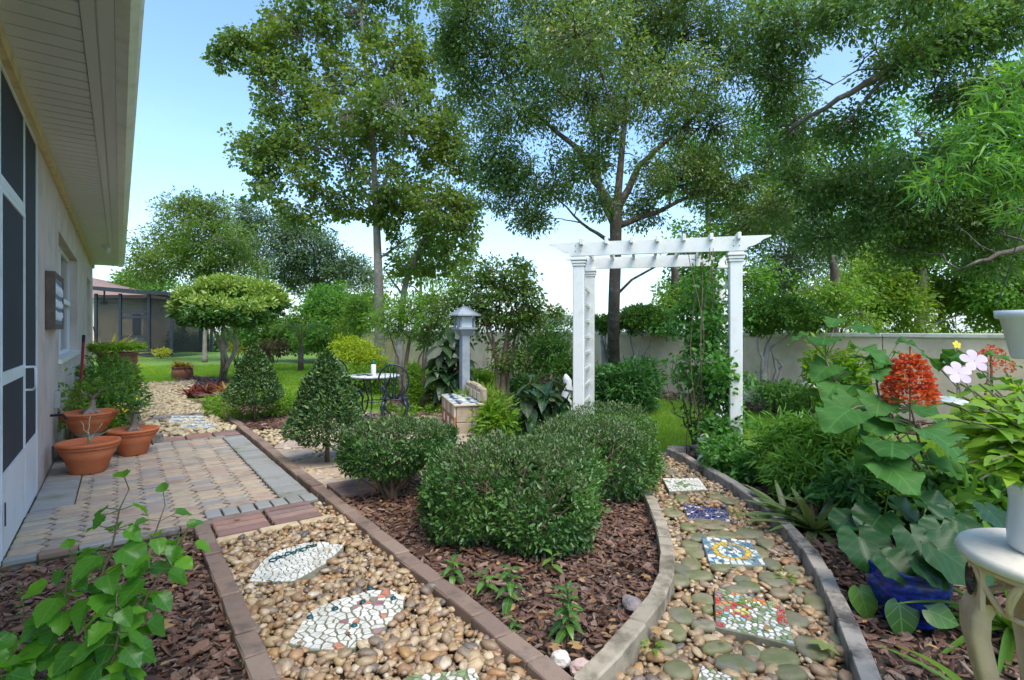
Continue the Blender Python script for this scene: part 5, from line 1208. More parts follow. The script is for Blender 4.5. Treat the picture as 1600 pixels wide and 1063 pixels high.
# ---- foreground hibiscus
hb = Vector((-1.60, 2.02, -.03))
t = thing('hibiscus_plant', hb, 'leafy hibiscus sapling in the left foreground bark bed', 'plant')
stems = [[(0, 0, 0), (.02, .02, .30), (.02, .05, .55), (.09, .10, .80)], [(.02, 0, 0), (.10, .03, .25), (.22, .06, .46), (.34, .08, .66)], [(0, 0, 0), (-.10, .02, .20), (-.16, .05, .40), (-.10, .08, .58)], [(0, -.02, 0), (-.16, -.05, .13), (-.27, -.06, .24), (-.36, -.05, .32)], [(.02, 0, 0), (.14, -.06, .15), (.19, -.08, .32), (.16, -.06, .47)], [(0, 0, 0), (-.14, -.10, .12), (-.20, -.16, .22), (-.26, -.2, .30)], [(0, 0, 0), (.05, .06, .28), (.16, .12, .52), (.20, .15, .72)]]
b = MB(); sp_ = []
for s_ in stems:
    c_ = bez(*s_, 10); b.tube(wobble(c_, .004), [.009-.0007*i for i in range(11)], 6); sp_.append(c_)
b.build('stem', M_STEMB, t, True)
kk = 0
for i, c_ in enumerate(sp_):
    n = (32, 27, 27, 26, 28, 24, 24)[i]
    for j in range(n):
        q = .15+.85*j/(n-1); p_ = c_[min(int(q*10), 10)]; a = kk*2.4+R.uniform(-.5, .5); kk += 1
        el = R.uniform(-.45, .35) if j < n-1 else 1.0; d_ = dirv(a, el); L = R.uniform(.08, .125)*(1.1-.5*q if q > .8 else 1.0)
        pe = p_+d_*R.uniform(.03, .06)+Vector((0, 0, .01)); MB().tube([p_, pe], .002, 4).build('petiole', M_STEM, t)
        place_leaf(t, R.choice(BIG['hib']), pe, d_+Vector((0, 0, -R.uniform(.1, .6))), Vector((R.uniform(-.35, .35), R.uniform(-.6, .1), 1)), L)
t = thing('seedling', G(28, 985, -.03)+Vector((0, .02, 0)), 'small pale seedling at the far left edge of the bark bed', 'plant')
MB().tube([(0, 0, 0), (.01, 0, .1), (-.02, 0, .2)], .003, 5).build('stem', M_STEM, t)
for j in range(12): place_leaf(t, BIG['lance'][0], (-.015*j/12, 0, .05+.15*j/12), dirv(j*2.4, .4), (0, 0, 1), .035, LM['bright'])

# ---- small bedding plants in the centre bed
for i, (x, y, hgt, n, lb) in enumerate(((707, 912, .13, 12, 'small bedding plant beside the long brick row, under the large shrub'), (757, 925, .10, 10, 'little bedding plant left of the taller one in the bark'), (797, 950, .20, 17, 'tall bedding plant with long dark leaves, middle of the bark bed'), (862, 893, .10, 6, 'sparse bedding plant under the right edge of the large shrub'), (887, 1002, .24, 26, 'bushiest bedding plant near the tip of the bark bed'), (803, 987, .05, 8, 'tiny seedling against the brick row near the bed tip'))):
    t = thing('bedding_plant', G(x, y, -.02), lb, 'plant', 'young plants in the centre bed')
    MB().tube([(0, 0, 0), (.004, .004, hgt*.6), (0, 0, hgt)], [.005, .004, .003], 6).build('stem', M_STEM, t)
    for j in range(n):
        q = j/max(1, n-1); z = hgt*(.25+.75*q); place_leaf(t, R.choice(BIG['lance']), (0, 0, z), dirv(j*2.4+i, .75*q-.15+R.uniform(-.15, .15)), (0, 0, 1), R.uniform(.07, .10)*(1.15-.35*q)*(.6 if hgt < .06 else 1), None, 1.25)

# ---- fallen leaves and moss tufts
for i, (x, y, mt, L, lb) in enumerate(((1265, 1000, 'fallen_green', .13, 'fallen green oak leaf on the right path'), (1003, 898, 'fallen', .07, 'orange fallen leaf against the curved block row'), (905, 1015, 'fallen', .08, 'curled tan leaf near the tip of the bark bed'), (870, 1005, 'fallen', .075, 'brown leaf behind the white rock'), (1030, 992, 'fallen', .08, 'rusty leaf beside the curved blocks on the path'), (1395, 895, 'fallen', .07, 'brown leaf on bark in front of the round leaves'), (255, 985, 'fallen', .13, 'pale dry oak leaf right of the hibiscus'), (1375, 950, 'fallen', .05, 'yellow leaf left of the blue pot'), (376, 809, 'fallen', .05, 'tan curled leaf on the red paver step'))):
    g_ = G(x, y, .02); N = 1; a = R.uniform(0, 6); me = leaf_mesh('fallen_leaf', np.zeros((1, 3)), np.array([[math.cos(a), math.sin(a), .05]]), np.array([[.1, .1, 1.]]), L, L*.8, 'lobed')
    o = link('fallen_leaf', me, LM[mt], None, g_); tag(o, lb, 'leaf')
for i, (x, y, s, lb) in enumerate(((1228, 905, .06, 'small green weed between stones near the flower mosaic'), (1168, 950, .05, 'weed growing over the flower mosaic'), (1020, 1015, .05, 'weed at the foot of the mossy blocks'), (1148, 803, .05, 'weed on the path beside the navy mosaic'), (1050, 790, .04, 'weed by the far left of the right path'))):
    t = thing('weed', G(x, y, -.01), lb, 'plant', 'weeds on the right path'); rosette(t, BIG['lance'], 11, s, (.1, 1.2), mat=LM['bright'])

# ================================================================== RIGHT BED
t = thing('bromeliad_clump', G(1272, 832, -.03), 'green bromeliads with reddish tips behind the grey blocks', 'plant')
for dx, dy, n, L in ((0, 0, 26, .48), (.24, .06, 20, .44), (-.08, .22, 16, .40), (.42, -.06, 16, .40)): rosette(t, BIG['brom'], n, L, (.1, 1.15), Vector((dx, dy, 0)))
M_TIP = LM['redb']
for k in range(14): place_leaf(t, BIG['brom'][0], (R.uniform(-.05, .2), R.uniform(-.02, .15), .03), dirv(k*2.4, .7+.04*k), (0, 0, 1), R.uniform(.12, .2), M_TIP)
t = thing('leopard_plant', G(1405, 915, -.03)+Vector((0, .1, 0)), 'leopard plant with big glossy round leaves behind the blue pot', 'plant'); T0 = t.location
for x, y, Y, L, nx, ny in ((1342, 862, 2.72, .27, -.3, -.85), (1425, 858, 2.66, .25, .0, -.75), (1466, 880, 2.42, .29, .1, -.8), (1490, 862, 2.60, .22, .2, -.7), (1375, 828, 2.95, .26, -.2, -.4), (1445, 808, 3.0, .26, .1, -.4), (1490, 830, 2.9, .26, .3, -.2), (1400, 812, 3.15, .24, 0, -.2), (1545, 820, 3.0, .25, .4, -.3), (1330, 830, 3.0, .2, -.5, -.3), (1510, 905, 2.45, .22, .3, -.5), (1420, 900, 2.75, .2, 0, -.3), (1385, 895, 2.55, .2, -.3, -.6), (1440, 905, 2.42, .2, 0, -.7), (1360, 890, 2.75, .2, -.4, -.5), (1500, 880, 2.7, .22, .4, -.4), (1470, 845, 2.8, .24, 0, -.5)):
    p_ = P(x, y-22, Y+.08)-T0; a = R.uniform(-2.4, -.7); d_ = Vector((math.cos(a)+nx, math.sin(a)*.6, -.45+R.uniform(-.2, .2))); L *= .80
    st0 = Vector((R.uniform(-.06, .1), R.uniform(-.05, .05), 0)); MB().tube(bez(st0, st0+Vector((0, 0, .15)), p_-Vector((0, 0, .12)), p_, 6), .006, 5).build('petiole', M_STEM, t, True)
    place_leaf(t, R.choice(BIG['round']), p_, d_, Vector((nx*.5, ny, .9)), L)
MB().tube(wobble(bez((.05, .1, 0), (.05, .1, .3), (.07, .1, .4), (.08, .08, .52), 6), .005), [.006]*4+[.004]*3, 6).build('flower_stalk', LM['bright'], t)
for k in range(26): place_leaf(t, BIG['lance'][0], (.08+R.uniform(-.05, .05), .08+R.uniform(-.04, .04), R.uniform(.40, .56)), rnd3(1)[0], (0, 0, 1), .035, LM['bright'], name='bud')
t = thing('caladium', G(1365, 960, -.03), 'arrow shaped green leaves in the bark in front of the blue pot', 'plant'); T0 = t.location
for x, y, Y, L, dx, dz in ((1343, 922, 2.70, .155, .10, -.7), (1405, 945, 2.55, .17, -.05, -1), (1450, 953, 2.5, .14, .9, -.35)):
    p_ = P(x, y, Y)-T0; MB().tube(bez((0, 0, 0), (0, 0, .08), p_-Vector((0, 0, .03)), p_, 5), .003, 5).build('petiole', M_STEM, t); place_leaf(t, BIG['arrow'][0], p_, (dx, -.35, dz), (-.1, -1, .55), L)
t = thing('strap_leaf_plant', G(1600, 1010, -.03)+Vector((.05, .1, 0)), 'long arching strap leaves in front of the pedestal table', 'plant')
rosette(t, BIG['strap'], 16, .62, (.15, 1.2), az=(2.3, 4.4), W=1.1)
rosette(t, BIG['strap'], 10, .45, (.3, 1.2))
t = thing('strap_leaf_plant', Vector((1.75, 1.95, -.03)), 'bright green strap leaves behind the pedestal table leg', 'plant'); rosette(t, BIG['strap'], 14, .40, (.3, 1.2), W=1.5, mat=LM['bright'])
for i, (x, y, s) in enumerate(((1490, 805, .40), (1560, 800, .42), (1420, 790, .36))):
    t = thing('purple_bromeliad', G(x, y, -.03), ('purple bromeliad rosette between the dark stems', 'purple bromeliad rosette near the white vase', 'purple bromeliad rosette left of the dark stems')[i], 'plant', 'purple bromeliads'); rosette(t, BIG['brom'], 24, s, (.1, 1.2), mat=LM['purple'])
# pagoda flower
pg = Vector((2.80, 3.70, -.03)); t = thing('pagoda_flower', pg, 'tall plant with huge lobed leaves and one tall red orange flower spike', 'plant')
st_p = []
for x1, y1, Y1, x0, y0 in ((1425, 640, 3.55, 1470, 815), (1500, 610, 3.7, 1508, 822), (1370, 600, 3.9, 1470, 815), (1290, 560, 4.0, 1462, 812), (1545, 585, 3.5, 1520, 825)):
    a, e = G(x0, y0, -.03)-pg, P(x1, y1, Y1)-pg; c_ = wobble(bez(a, a+Vector((0, 0, .35)), e-Vector((0, 0, .3)), e, 8), .012); MB().tube(c_, [.016, .015, .014, .012, .011, .01, .009, .008, .007], 7).build('stem', M_STEMB, t, True); st_p.append(c_)
for x, y, Y, L, dx in ((1395, 690, 3.2, .36, -.4), (1330, 640, 3.4, .36, -1), (1440, 672, 3.2, .36, .2), (1480, 668, 3.3, .34, .6), (1380, 722, 3.1, .34, .1), (1340, 625, 3.7, .30, -.8), (1300, 570, 4.0, .28, -1), (1345, 545, 4.0, .27, .2), (1290, 528, 4.05, .27, -.4), (1370, 580, 3.9, .28, .3), (1375, 620, 3.5, .30, -.4), (1520, 640, 3.6, .3, .8), (1330, 510, 4.1, .24, .5), (1305, 600, 3.9, .25, -.6), (1540, 555, 3.7, .25, .6), (1480, 560, 3.8, .24, .3), (1390, 660, 3.4, .30, -1), (1450, 720, 3.5, .26, .9), (1420, 640, 3.7, .3, .6), (1360, 560, 4.0, .24, .8), (1405, 535, 4.1, .2, .8), (1540, 690, 3.6, .26, 1), (1475, 735, 3.6, .22, .4)):
    p_ = P(x, y, Y)-pg; cl = min((q for c_ in st_p for q in c_), key=lambda q: (q-p_).length+(max(0, q.z-p_.z)*2)); MB().tube(bez(cl, cl+(p_-cl)*.4+Vector((0, 0, .05)), p_+Vector((0, 0, .03)), p_, 4), .0045, 5).build('petiole', M_STEM, t)
    place_leaf(t, R.choice(BIG['pagoda']), p_, (dx, -.55, R.uniform(-.22, .06)), (R.uniform(-.25, .25), -.30, 1), L*.76)
    q_ = p_+Vector((R.uniform(-.14, .14), R.uniform(.02, .2), R.uniform(-.12, .06))); MB().tube([cl, q_], .004, 4).build('petiole', M_STEM, t); place_leaf(t, R.choice(BIG['pagoda']), q_, (R.uniform(-1, 1), R.uniform(-.7, .4), R.uniform(-.3, 0)), (R.uniform(-.3, .3), -.2, 1), L*.58)
fc_ = P(1422, 630, 3.4)-pg; N = 1700; hh = NR.random(N)**.95; rad_ = (1-hh**1.6)**.6*.12+.018; aa = NR.random(N)*6.283
hq = np.round(hh*8)/8+NR.normal(size=N)*.016; nzf = np.array([noise.noise(Vector((math.cos(x_)*2.2, math.sin(x_)*2.2, y_*5))) for x_, y_ in zip(aa, hq)]); rad_ = rad_*(1+.35*nzf)
pos = np.stack([fc_.x+np.cos(aa)*rad_*(.75+.25*NR.random(N)), fc_.y+np.sin(aa)*rad_*(.75+.25*NR.random(N)), fc_.z+.01+hq*.28], 1); ow = np.stack([np.cos(aa), np.sin(aa), .5+0*aa], 1)
tag(link('flower_spike', leaf_mesh('flower_spike', pos, unit(ow+NR.normal(size=(N, 3))*.5), unit(NR.normal(size=(N, 3))+np.array([0, 0, .6])), .026*(.7+.6*NR.random(N)), .021, 'oval'), LM['redflower'], t), kind='stuff')
MB().tube([fc_-Vector((0, 0, .12)), fc_+Vector((0, 0, .36))], .005, 6).build('flower_stalk', M_STEM, t)
b = MB()
for k in range(50):
    z = R.random(); a = k*2.4; r_ = (1-z)**.7*.14; b.tube([fc_+Vector((0, 0, z*.33)), fc_+Vector((math.cos(a)*r_, math.sin(a)*r_, z*.34+.02))], .0015, 4)
b.build('flower_stalk', LM['redflower'], t)
t = thing('pagoda_flower', P(1548, 580, 4.2)-Vector((0, 0, P(1548, 580, 4.2).z+.03)), 'second smaller red flower spike beyond the pink flowers', 'plant'); fz = P(1548, 575, 4.2).z
N = 260; hh = NR.random(N); aa = NR.random(N)*6.28; rad_ = (1-hh)**.7*.14+.02
pos = np.stack([np.cos(aa)*rad_, np.sin(aa)*rad_, fz+hh*.2], 1); tag(link('flower_spike', leaf_mesh('flower_spike', pos, rnd3(N), rnd3(N), .03, .017, 'diamond'), LM['redflower'], t), kind='stuff'); MB().tube([(0, 0, 0), (.02, 0, fz*.5), (0, 0, fz+.2)], .009, 6).build('stem', M_STEMB, t)
for k in range(9): place_leaf(t, R.choice(BIG['pagoda']), (0, 0, fz-.05-.08*k), dirv(k*2.4, 0), (0, 0, 1), .24)
# vinca in the white vase
t = thing('periwinkle_plant', POT1+Vector((0, 0, .17)), 'bright green periwinkle with two pink flowers growing from the white vase', 'plant'); T0 = t.location
tips = [(1500, 600, 1.62), (1530, 640, 1.5), (1560, 700, 1.42), (1545, 600, 1.75), (1590, 620, 1.5), (1600, 680, 1.4), (1510, 680, 1.55), (1570, 580, 1.8), (1540, 735, 1.45), (1598, 740, 1.36), (1490, 640, 1.7), (1620, 590, 1.6), (1585, 655, 1.45), (1610, 640, 1.42), (1560, 650, 1.5), (1525, 710, 1.5), (1480, 610, 1.75), (1505, 655, 1.55), (1535, 670, 1.42), (1575, 720, 1.38), (1500, 700, 1.6), (1555, 615, 1.6), (1580, 690, 1.38), (1515, 630, 1.5), (1590, 600, 1.7), (1545, 690, 1.4), (1565, 745, 1.4), (1610, 720, 1.34), (1530, 600, 1.7), (1490, 670, 1.65), (1475, 630, 1.6), (1482, 655, 1.5), (1495, 690, 1.45), (1510, 725, 1.42), (1530, 750, 1.38), (1550, 720, 1.34), (1520, 660, 1.38), (1548, 640, 1.4)]
for i, (x, y, Y) in enumerate(tips):
    e = P(x, y, Y)-T0; c_ = bez((R.uniform(-.03, .03), R.uniform(-.03, .03), 0), (0, 0, .10), e*.6+Vector((0, 0, .08)), e, 9); MB().tube(c_, .0032, 5).build('stem', M_STEM, t, True)
    for j in range(9):
        p_ = c_[2+int(j*.85)]; 
        for s_ in (0, math.pi): a = j*1.57+s_+i; place_leaf(t, R.choice(BIG['vinca']), p_, dirv(a, R.uniform(-.35, .5)), (R.uniform(-.2, .2), -.3, 1), R.uniform(.055, .09))
PET = leaf_grid('petal', lambda t: .30*math.sin(math.pi*min(max(t, 0), 1)**1.7)**.6 if 0 < t < 1 else 0, 0, 8, 2, .05, .1, 0)
def flower(t, c_, nrm, r, mat, n=5):
    nrm = Vector(nrm).normalized(); a0 = nrm.orthogonal().normalized(); b0 = nrm.cross(a0)
    for k in range(n): a = 2*math.pi*k/n; place_leaf(t, PET, c_, a0*math.cos(a)+b0*math.sin(a)+nrm*.12, nrm, r, mat, 1.25, name='petal')
for x, y, Y, r, mt in ((1497, 583, 1.58, .038, 'pink'), (1522, 564, 1.6, .038, 'pink'), (1490, 626, 1.6, .038, 'whitep')):
    c_ = P(x, y, Y)-T0; e = P(x+30, y+40, Y)-T0; MB().tube([e, c_], .002, 5).build('stem', M_STEM, t); flower(t, c_, (-.15, -.9, .55) if mt == 'pink' else (0, -.25, 1), r, LM[mt])
flower(tag(thing('yellow_flower', Vector((P(1495, 533, 4.3).x, 4.3, -.03)), 'small yellow flower on a thin stem before the wall', 'flower')), (0, 0, P(1495, 533, 4.3).z), (0, -1, .4), .035, LM['yflower'])
MB().tube([(0, 0, 0), (.02, .02, .7), (0, 0, P(1495, 533, 4.3).z)], .004, 5).build('stem', M_STEM, bpy.data.objects['yellow_flower'])

def bushy(name, label, base, blobs, k, cr, L, W, mat, shape='diamond', droop=.2, out=.5, cat='shrub', group=None, stems=True, stem_mat=None, lo=.2, gap=None, up=.7, spread=.9, mat_stems=None, n_st=10, fol='foliage'):
    t = thing(name, base, label, cat, group); bb = [(tuple(np.array(c)-np.array(base)), r, n) for c, r, n in blobs]
    pts, ow, ix = clump_pts(bb, gap=gap, lo=lo)
    tag(link(fol, leaves_at(pts, ow, k, cr, L, W, shape, droop, up, spread, out), LM[mat], t), kind='stuff')
    if stems:
        b = MB()
        for j in R.sample(range(len(pts)), min(len(pts), n_st)):
            e = Vector(pts[j]); r0 = Vector((e.x*.12+R.uniform(-.03, .03), e.y*.12+R.uniform(-.03, .03), 0)); b.tube(wobble(bez(r0, r0+Vector((0, 0, e.z*.4)), e-Vector((0, 0, e.z*.3)), e, 5), .015), [.012, .011, .009, .007, .005, .003], 5)
        b.build('stems', stem_mat or M_STEM, t, True)
    return t
def blobp(x, y, Y, rx, ry, n, rd=None): c_ = P(x, y, Y); s = Y/F; return (tuple(c_), (rx*s, (rd if rd else rx*.8)*s, ry*s), n)
bushy('bamboo_clump', 'pale green low bamboo with narrow leaves right of the arbor', G(1235, 770, -.03), [blobp(1232, 705, 4.75, 48, 50, 240), blobp(1290, 700, 4.6, 60, 50, 260), blobp(1250, 738, 4.4, 50, 32, 150), blobp(1335, 715, 4.3, 50, 45, 160)], 13, .10, .085, .014, 'bamboo', 'blade', .25, .6, n_st=40)
bushy('leafy_groundcover', 'dark green leaves at the foot of the right arbor post', G(1150, 745, -.03), [blobp(1140, 715, 5.3, 45, 30, 150), blobp(1180, 735, 5.0, 40, 25, 120)], 10, .07, .05, .028, 'vine', 'oval')
bushy('leafy_plant', 'dark shade plants between the dark stems and the lawn', G(1400, 790, -.03), [blobp(1400, 755, 4.2, 75, 35, 170), blobp(1330, 765, 3.9, 45, 30, 80), blobp(1500, 760, 4.3, 60, 30, 80)], 10, .09, .10, .03, 'shade', 'blade')
t = bushy('tall_milkweed', 'tall thin plant with narrow drooping leaves before the arbor opening', G(1078, 705, -.03), [], 1, .1, .1, .02, 'vine') if False else thing('tall_stem_plant', G(1085, 704, -.03), 'tall thin plant with narrow drooping leaves inside the arbor opening', 'plant'); T0 = t.location
pos = []; axs = []
for x1, y1 in ((1052, 562), (1072, 555), (1095, 585), (1062, 600), (1110, 570), (1085, 620), (1042, 600)):
    e = P(x1, y1, 5.95)-T0; c_ = wobble(bez((R.uniform(-.03, .03), 0, 0), (0, 0, .4), e-Vector((0, 0, .4)), e, 10), .012); MB().tube(c_, [.008]*6+[.005]*5, 6).build('stem', M_STEMB, t, True)
    for j in range(34): pos.append(c_[min(10, int(3+j/34*7.9))]); axs.append(dirv(j*2.4, R.uniform(-.5, .5)))
tag(link('foliage', leaf_mesh('foliage', np.array(pos), np.array(axs), np.tile(np.array([[0, 0, 1.]]), (len(pos), 1)), .13, .024, 'blade'), LM['shade'], t), kind='stuff')
# vine on the arbor
vb = Vector((2.30, 5.75, -.03)); vn = thing('climbing_vine', vb, 'green vine climbing the right side of the white arbor', 'vine')
bl = [blobp(1105, 470, 6.1, 28, 60, 110), blobp(1118, 540, 6.0, 30, 60, 150), blobp(1090, 560, 6.3, 40, 55, 120), blobp(1120, 620, 5.9, 34, 55, 140), blobp(1135, 680, 5.8, 32, 45, 120), blobp(1085, 430, 6.5, 45, 25, 70), blobp(1118, 375, 6.1, 36, 20, 70), blobp(1095, 490, 6.5, 35, 40, 80), blobp(1170, 560, 6.1, 12, 60, 24), blobp(1135, 420, 6.2, 22, 40, 50), blobp(1150, 355, 6.0, 25, 14, 30), blobp(1142, 705, 5.62, 26, 26, 50), blobp(1126, 600, 5.65, 16, 60, 30), blobp(1060, 520, 6.6, 30, 40, 40), blobp(1112, 690, 5.75, 22, 30, 50), blobp(1090, 355, 6.4, 30, 14, 30)]
pts, ow, ix = clump_pts([(tuple(Vector(c)-vb), r, n) for c, r, n in bl], gap=(2.4, -.05), lo=.1)
tag(link('foliage', leaves_at(pts, ow, 11, .11, .062, .036, 'oval', .45, .5, 1.0, .4), LM['vine'], vn), kind='stuff')
b = MB()
for k in range(5):
    x = R.uniform(-.30, -.02); pts_ = [Vector((x+.05*math.sin(z*3+k)+.05*math.cos(k), .12+.25*math.sin(z*2.2+k*2)*.6, z)) for z in np.linspace(0, 2.3, 14)]; b.tube(pts_, .004, 5)
b.build('stems', M_STEMB, vn, True)

# ================================================================== POT PLANTS BY THE HOUSE
def adenium(label, c, h, rb, leaf, n):
    t = thing('desert_rose', c, label, 'plant', 'swollen stem plants in the bowls'); b = MB()
    b.tube([(0, 0, 0), (0, 0, .05), (.01, 0, h*.4), (.02, 0, h)], [rb, rb*.9, rb*.45, rb*.3], 12)
    for k in range(4): a = k*1.6; b.tube([(0, 0, .06), (math.cos(a)*rb*.9, math.sin(a)*rb*.9, .03), (math.cos(a)*rb*2, math.sin(a)*rb*2, .0)], [rb*.5, rb*.4, rb*.15], 8)
    b.build('stem', M_BARKG, t, True); pts = []
    for k in range(5):
        a = k*1.3; e = Vector((math.cos(a)*.10, math.sin(a)*.10, h+.07+.04*(k % 2))); MB().tube(bez((.02, 0, h*.9), (.02, 0, h+.05), e*.8, e, 4), .012, 6).build('branch', M_BARKG, t, True); pts.append(e)
    P_ = np.repeat(np.array(pts), n, 0); N = len(P_); ax = rnd3(N); ax[:, 2] = np.abs(ax[:, 2])*.6-.1
    tag(link('foliage', leaf_mesh('foliage', P_+NR.normal(size=(N, 3))*.03, ax, np.tile([[0, 0, 1.]], (N, 1)), .13, .024, 'oval'), LM[leaf], t), kind='stuff')
adenium('grey swollen stem plant in the raised terracotta bowl', PC+Vector((.02, 0, .262+.19)), .17, .075, 'mid', 9)
adenium('dark spiny stem plant in the right terracotta bowl', PB+Vector((0, 0, .25)), .22, .055, 'shade', 14)
t = thing('bare_stem_plant', PA+Vector((0, 0, .27)), 'bare pale forked stem in the large terracotta bowl', 'plant'); b = MB()
for e in ((.12, .02, .20), (-.10, .03, .22), (.05, -.06, .13), (.2, .02, .14), (-.02, .05, .27)): b.tube(wobble(bez((0, 0, 0), (0, 0, .08), Vector(e)*.6, e, 6), .008), [.008, .007, .006, .005, .005, .004, .003], 6)
b.build('stem', surf('pale_stem', [(.34, .36, .24), (.42, .42, .30)], .8, 20, .4, .2, 50, .003, piece=False), t, True)
for k in range(9): place_leaf(t, BIG['lance'][0], (R.uniform(-.1, .18), R.uniform(-.03, .05), R.uniform(.13, .24)), dirv(k*2.4, .5), (0, 0, 1), .05, LM['grassy'])
def uvblob(u, v, z, r, n): c_ = UV(u, v, z); return (tuple(c_), r, n)
bushy('potted_shrub', 'bushy green shrub filling the corner behind the terracotta bowls', UV(.45, 3.2, 0), [uvblob(.42, 2.8, .35, (.26, .4, .32), 110), uvblob(.45, 3.8, .42, (.30, .5, .40), 150), uvblob(.4, 5.0, .5, (.32, .6, .45), 150), uvblob(.5, 6.0, .5, (.3, .5, .42), 100)], 12, .11, .07, .032, 'mid', 'oval', n_st=30)
bushy('yellow_daisies', 'small yellow flowers among leaves beside the right bowl', UV(.75, 2.6, 0), [uvblob(.68, 2.5, .40, (.13, .2, .10), 26)], 3, .05, .035, .026, 'yflower', 'oval', up=1.0)
bushy('trailing_plant', 'light green trailing plant beside the raised bowl', UV(.16, 1.7, 0), [uvblob(.14, 1.9, .55, (.13, .3, .30), 60), uvblob(.45, 1.55, .30, (.14, .2, .12), 30)], 9, .08, .05, .028, 'bright', 'oval')
t = thing('croton_plant', P(172, 560, 12.0)-Vector((0, 0, P(172, 560, 12.0).z+.03)), 'bright yellow strappy croton by the house corner', 'plant'); zz_ = P(172, 562, 12.0).z
MB().tube([(0, 0, 0), (0, 0, zz_+.1)], .03, 8).build('stem', M_STEMB, t); rosette(t, BIG['strap'], 42, .85, (-.1, 1.3), Vector((0, 0, zz_)), LM['croton'], .05, 2.0)
t = thing('trailing_fern', P(184, 552, 10.6), 'feathery greens spilling from the dark brown pot', 'plant'); T0 = t.location
N = 1400; aa = NR.random(N)*6.28; rr_ = NR.random(N)**.5*.42; pos = np.stack([np.cos(aa)*rr_, np.sin(aa)*rr_, .05+.12*NR.random(N)], 1); ax = unit(np.stack([np.cos(aa), np.sin(aa), .7-1.6*rr_], 1)+NR.normal(size=(N, 3))*.4); tag(link('foliage', leaf_mesh('foliage', pos, ax, rnd3(N)+np.array([0, 0, 1.]), .12, .02, 'blade'), LM['bright'], t), kind='stuff')
t = thing('planter_bromeliads', BP+Vector((0, 0, .34)), 'yellow and orange bromeliads in the weathered planter', 'plant')
for dx in (-.12, .1): rosette(t, BIG['brom'], 26, .36, (.3, 1.2), Vector((dx, 0, 0)), LM['orangeb'], W=1.2)
for i, (x, y) in enumerate(((305, 612), (322, 614), (338, 608), (295, 620), (352, 612))):
    t = thing('red_bromeliad', G(x, y, -.03), ('dark red bromeliad left in the small bark bed under the umbrella tree', 'dark red bromeliad in the middle of the small bark bed', 'reddish bromeliad right of the middle in the small bark bed', 'dark red bromeliad nearest the pebbles of the far path', 'orange bromeliad beside the cone topiary')[i], 'plant', 'bromeliads under the umbrella tree'); rosette(t, BIG['brom'], 22, .36, (.15, 1.2), mat=LM['redb' if i < 4 else 'orangeb'])
bushy('low_groundcover', 'soft green groundcover mounds around the farther cone topiary', G(400, 655, -.03), [blobp(345, 642, 8.9, 22, 12, 60), blobp(372, 650, 8.5, 22, 12, 60), blobp(420, 640, 8.8, 30, 16, 80), blobp(455, 630, 9.0, 28, 14, 60), blobp(335, 630, 9.6, 14, 10, 30)], 14, .10, .06, .014, 'bright', 'blade', up=.4, out=.8)

# ================================================================== MIDDLE GROUND
bushy('variegated_plant', 'light green bushy plant at the right end of the block bench', G(770, 690, -.03), [blobp(775, 662, 7.2, 28, 24, 120)], 9, .09, .10, .032, 'bright', 'oval', out=.8)
bushy('small_cypress', 'small bright green upright cypress beside the iron chair', G(649, 642, -.03), [blobp(648, 605, 9.0, 10, 26, 170), blobp(648, 585, 9.0, 8, 18, 80)], 12, .07, .05, .014, 'fern', 'blade', -.7, .3)
def dark_plant(label, base, tops, n, L, Y, stem_h):
    t = thing('broad_leaf_plant', base, label, 'plant', 'dark broad leaf plants')
    for x, y in tops:
        e = P(x, y, Y)-Vector(base); c_ = wobble(bez((R.uniform(-.05, .05), R.uniform(-.05, .05), 0), (0, 0, e.z*.4), e-Vector((0, 0, e.z*.35)), e, 8), .02); MB().tube(c_, [.022-.0018*i for i in range(9)], 6).build('stem', M_STEMB, t, True)
        for j in range(n):
            p_ = c_[min(8, 3+int(j/n*5.8))]; place_leaf(t, R.choice(BIG['dark']), p_, dirv(j*2.4+x, R.uniform(-.7, .2)), (0, 0, 1), L*R.uniform(.7, 1.15))
dark_plant('dark leaved bushy plant left of the lamp post', G(712, 645, -.03), ((700, 512), (690, 540), (722, 530), (712, 560), (690, 580), (728, 575), (705, 590), (682, 560)), 24, .34, 8.9, 1)
dark_plant('low plant with large dark green leaves right of the bench', G(842, 672, -.03)+Vector((0, .1, 0)), ((830, 590), (862, 585), (880, 600), (815, 610), (850, 610), (876, 625), (835, 632), (890, 615), (822, 630)), 12, .33, 7.4, 1)
bushy('grass_clump', 'bright grassy clump behind the block bench', G(755, 655, -.03), [blobp(755, 630, 8.2, 40, 18, 90)], 14, .10, .16, .014, 'bright', 'blade', -.6, .3)
bushy('low_groundcover', 'small green plants in the bark behind the bistro chair', G(650, 640, -.03), [blobp(640, 640, 8.7, 14, 6, 25), blobp(680, 640, 8.9, 16, 7, 25), blobp(615, 640, 8.9, 14, 6, 20)], 10, .08, .06, .02, 'bright', 'blade')
bushy('yellow_shrub', 'rounded yellow green shrub on the lawn behind the bistro set', G(557, 590, ZG), [blobp(555, 555, 14.0, 40, 28, 320), blobp(535, 570, 13.8, 26, 18, 120), blobp(580, 570, 13.8, 22, 18, 110)], 12, .14, .085, .03, 'yellow', 'oval')
bushy('green_shrub', 'mid green shrub under the yellow one behind the bistro table', G(565, 612, ZG), [blobp(560, 590, 12.5, 38, 18, 150), blobp(600, 590, 12.0, 30, 16, 110), blobp(540, 585, 12.8, 25, 18, 70)], 10, .13, .08, .036, 'bright', 'oval')
bushy('arbor_shrub', 'dense dark green shrub seen through the arbor at the tree foot', G(975, 645, -.03), [blobp(980, 605, 9.4, 50, 40, 420), blobp(1000, 590, 9.6, 30, 28, 140), blobp(935, 605, 9.4, 25, 35, 140)], 13, .12, .085, .026, 'shade', 'blade', .1, .7)
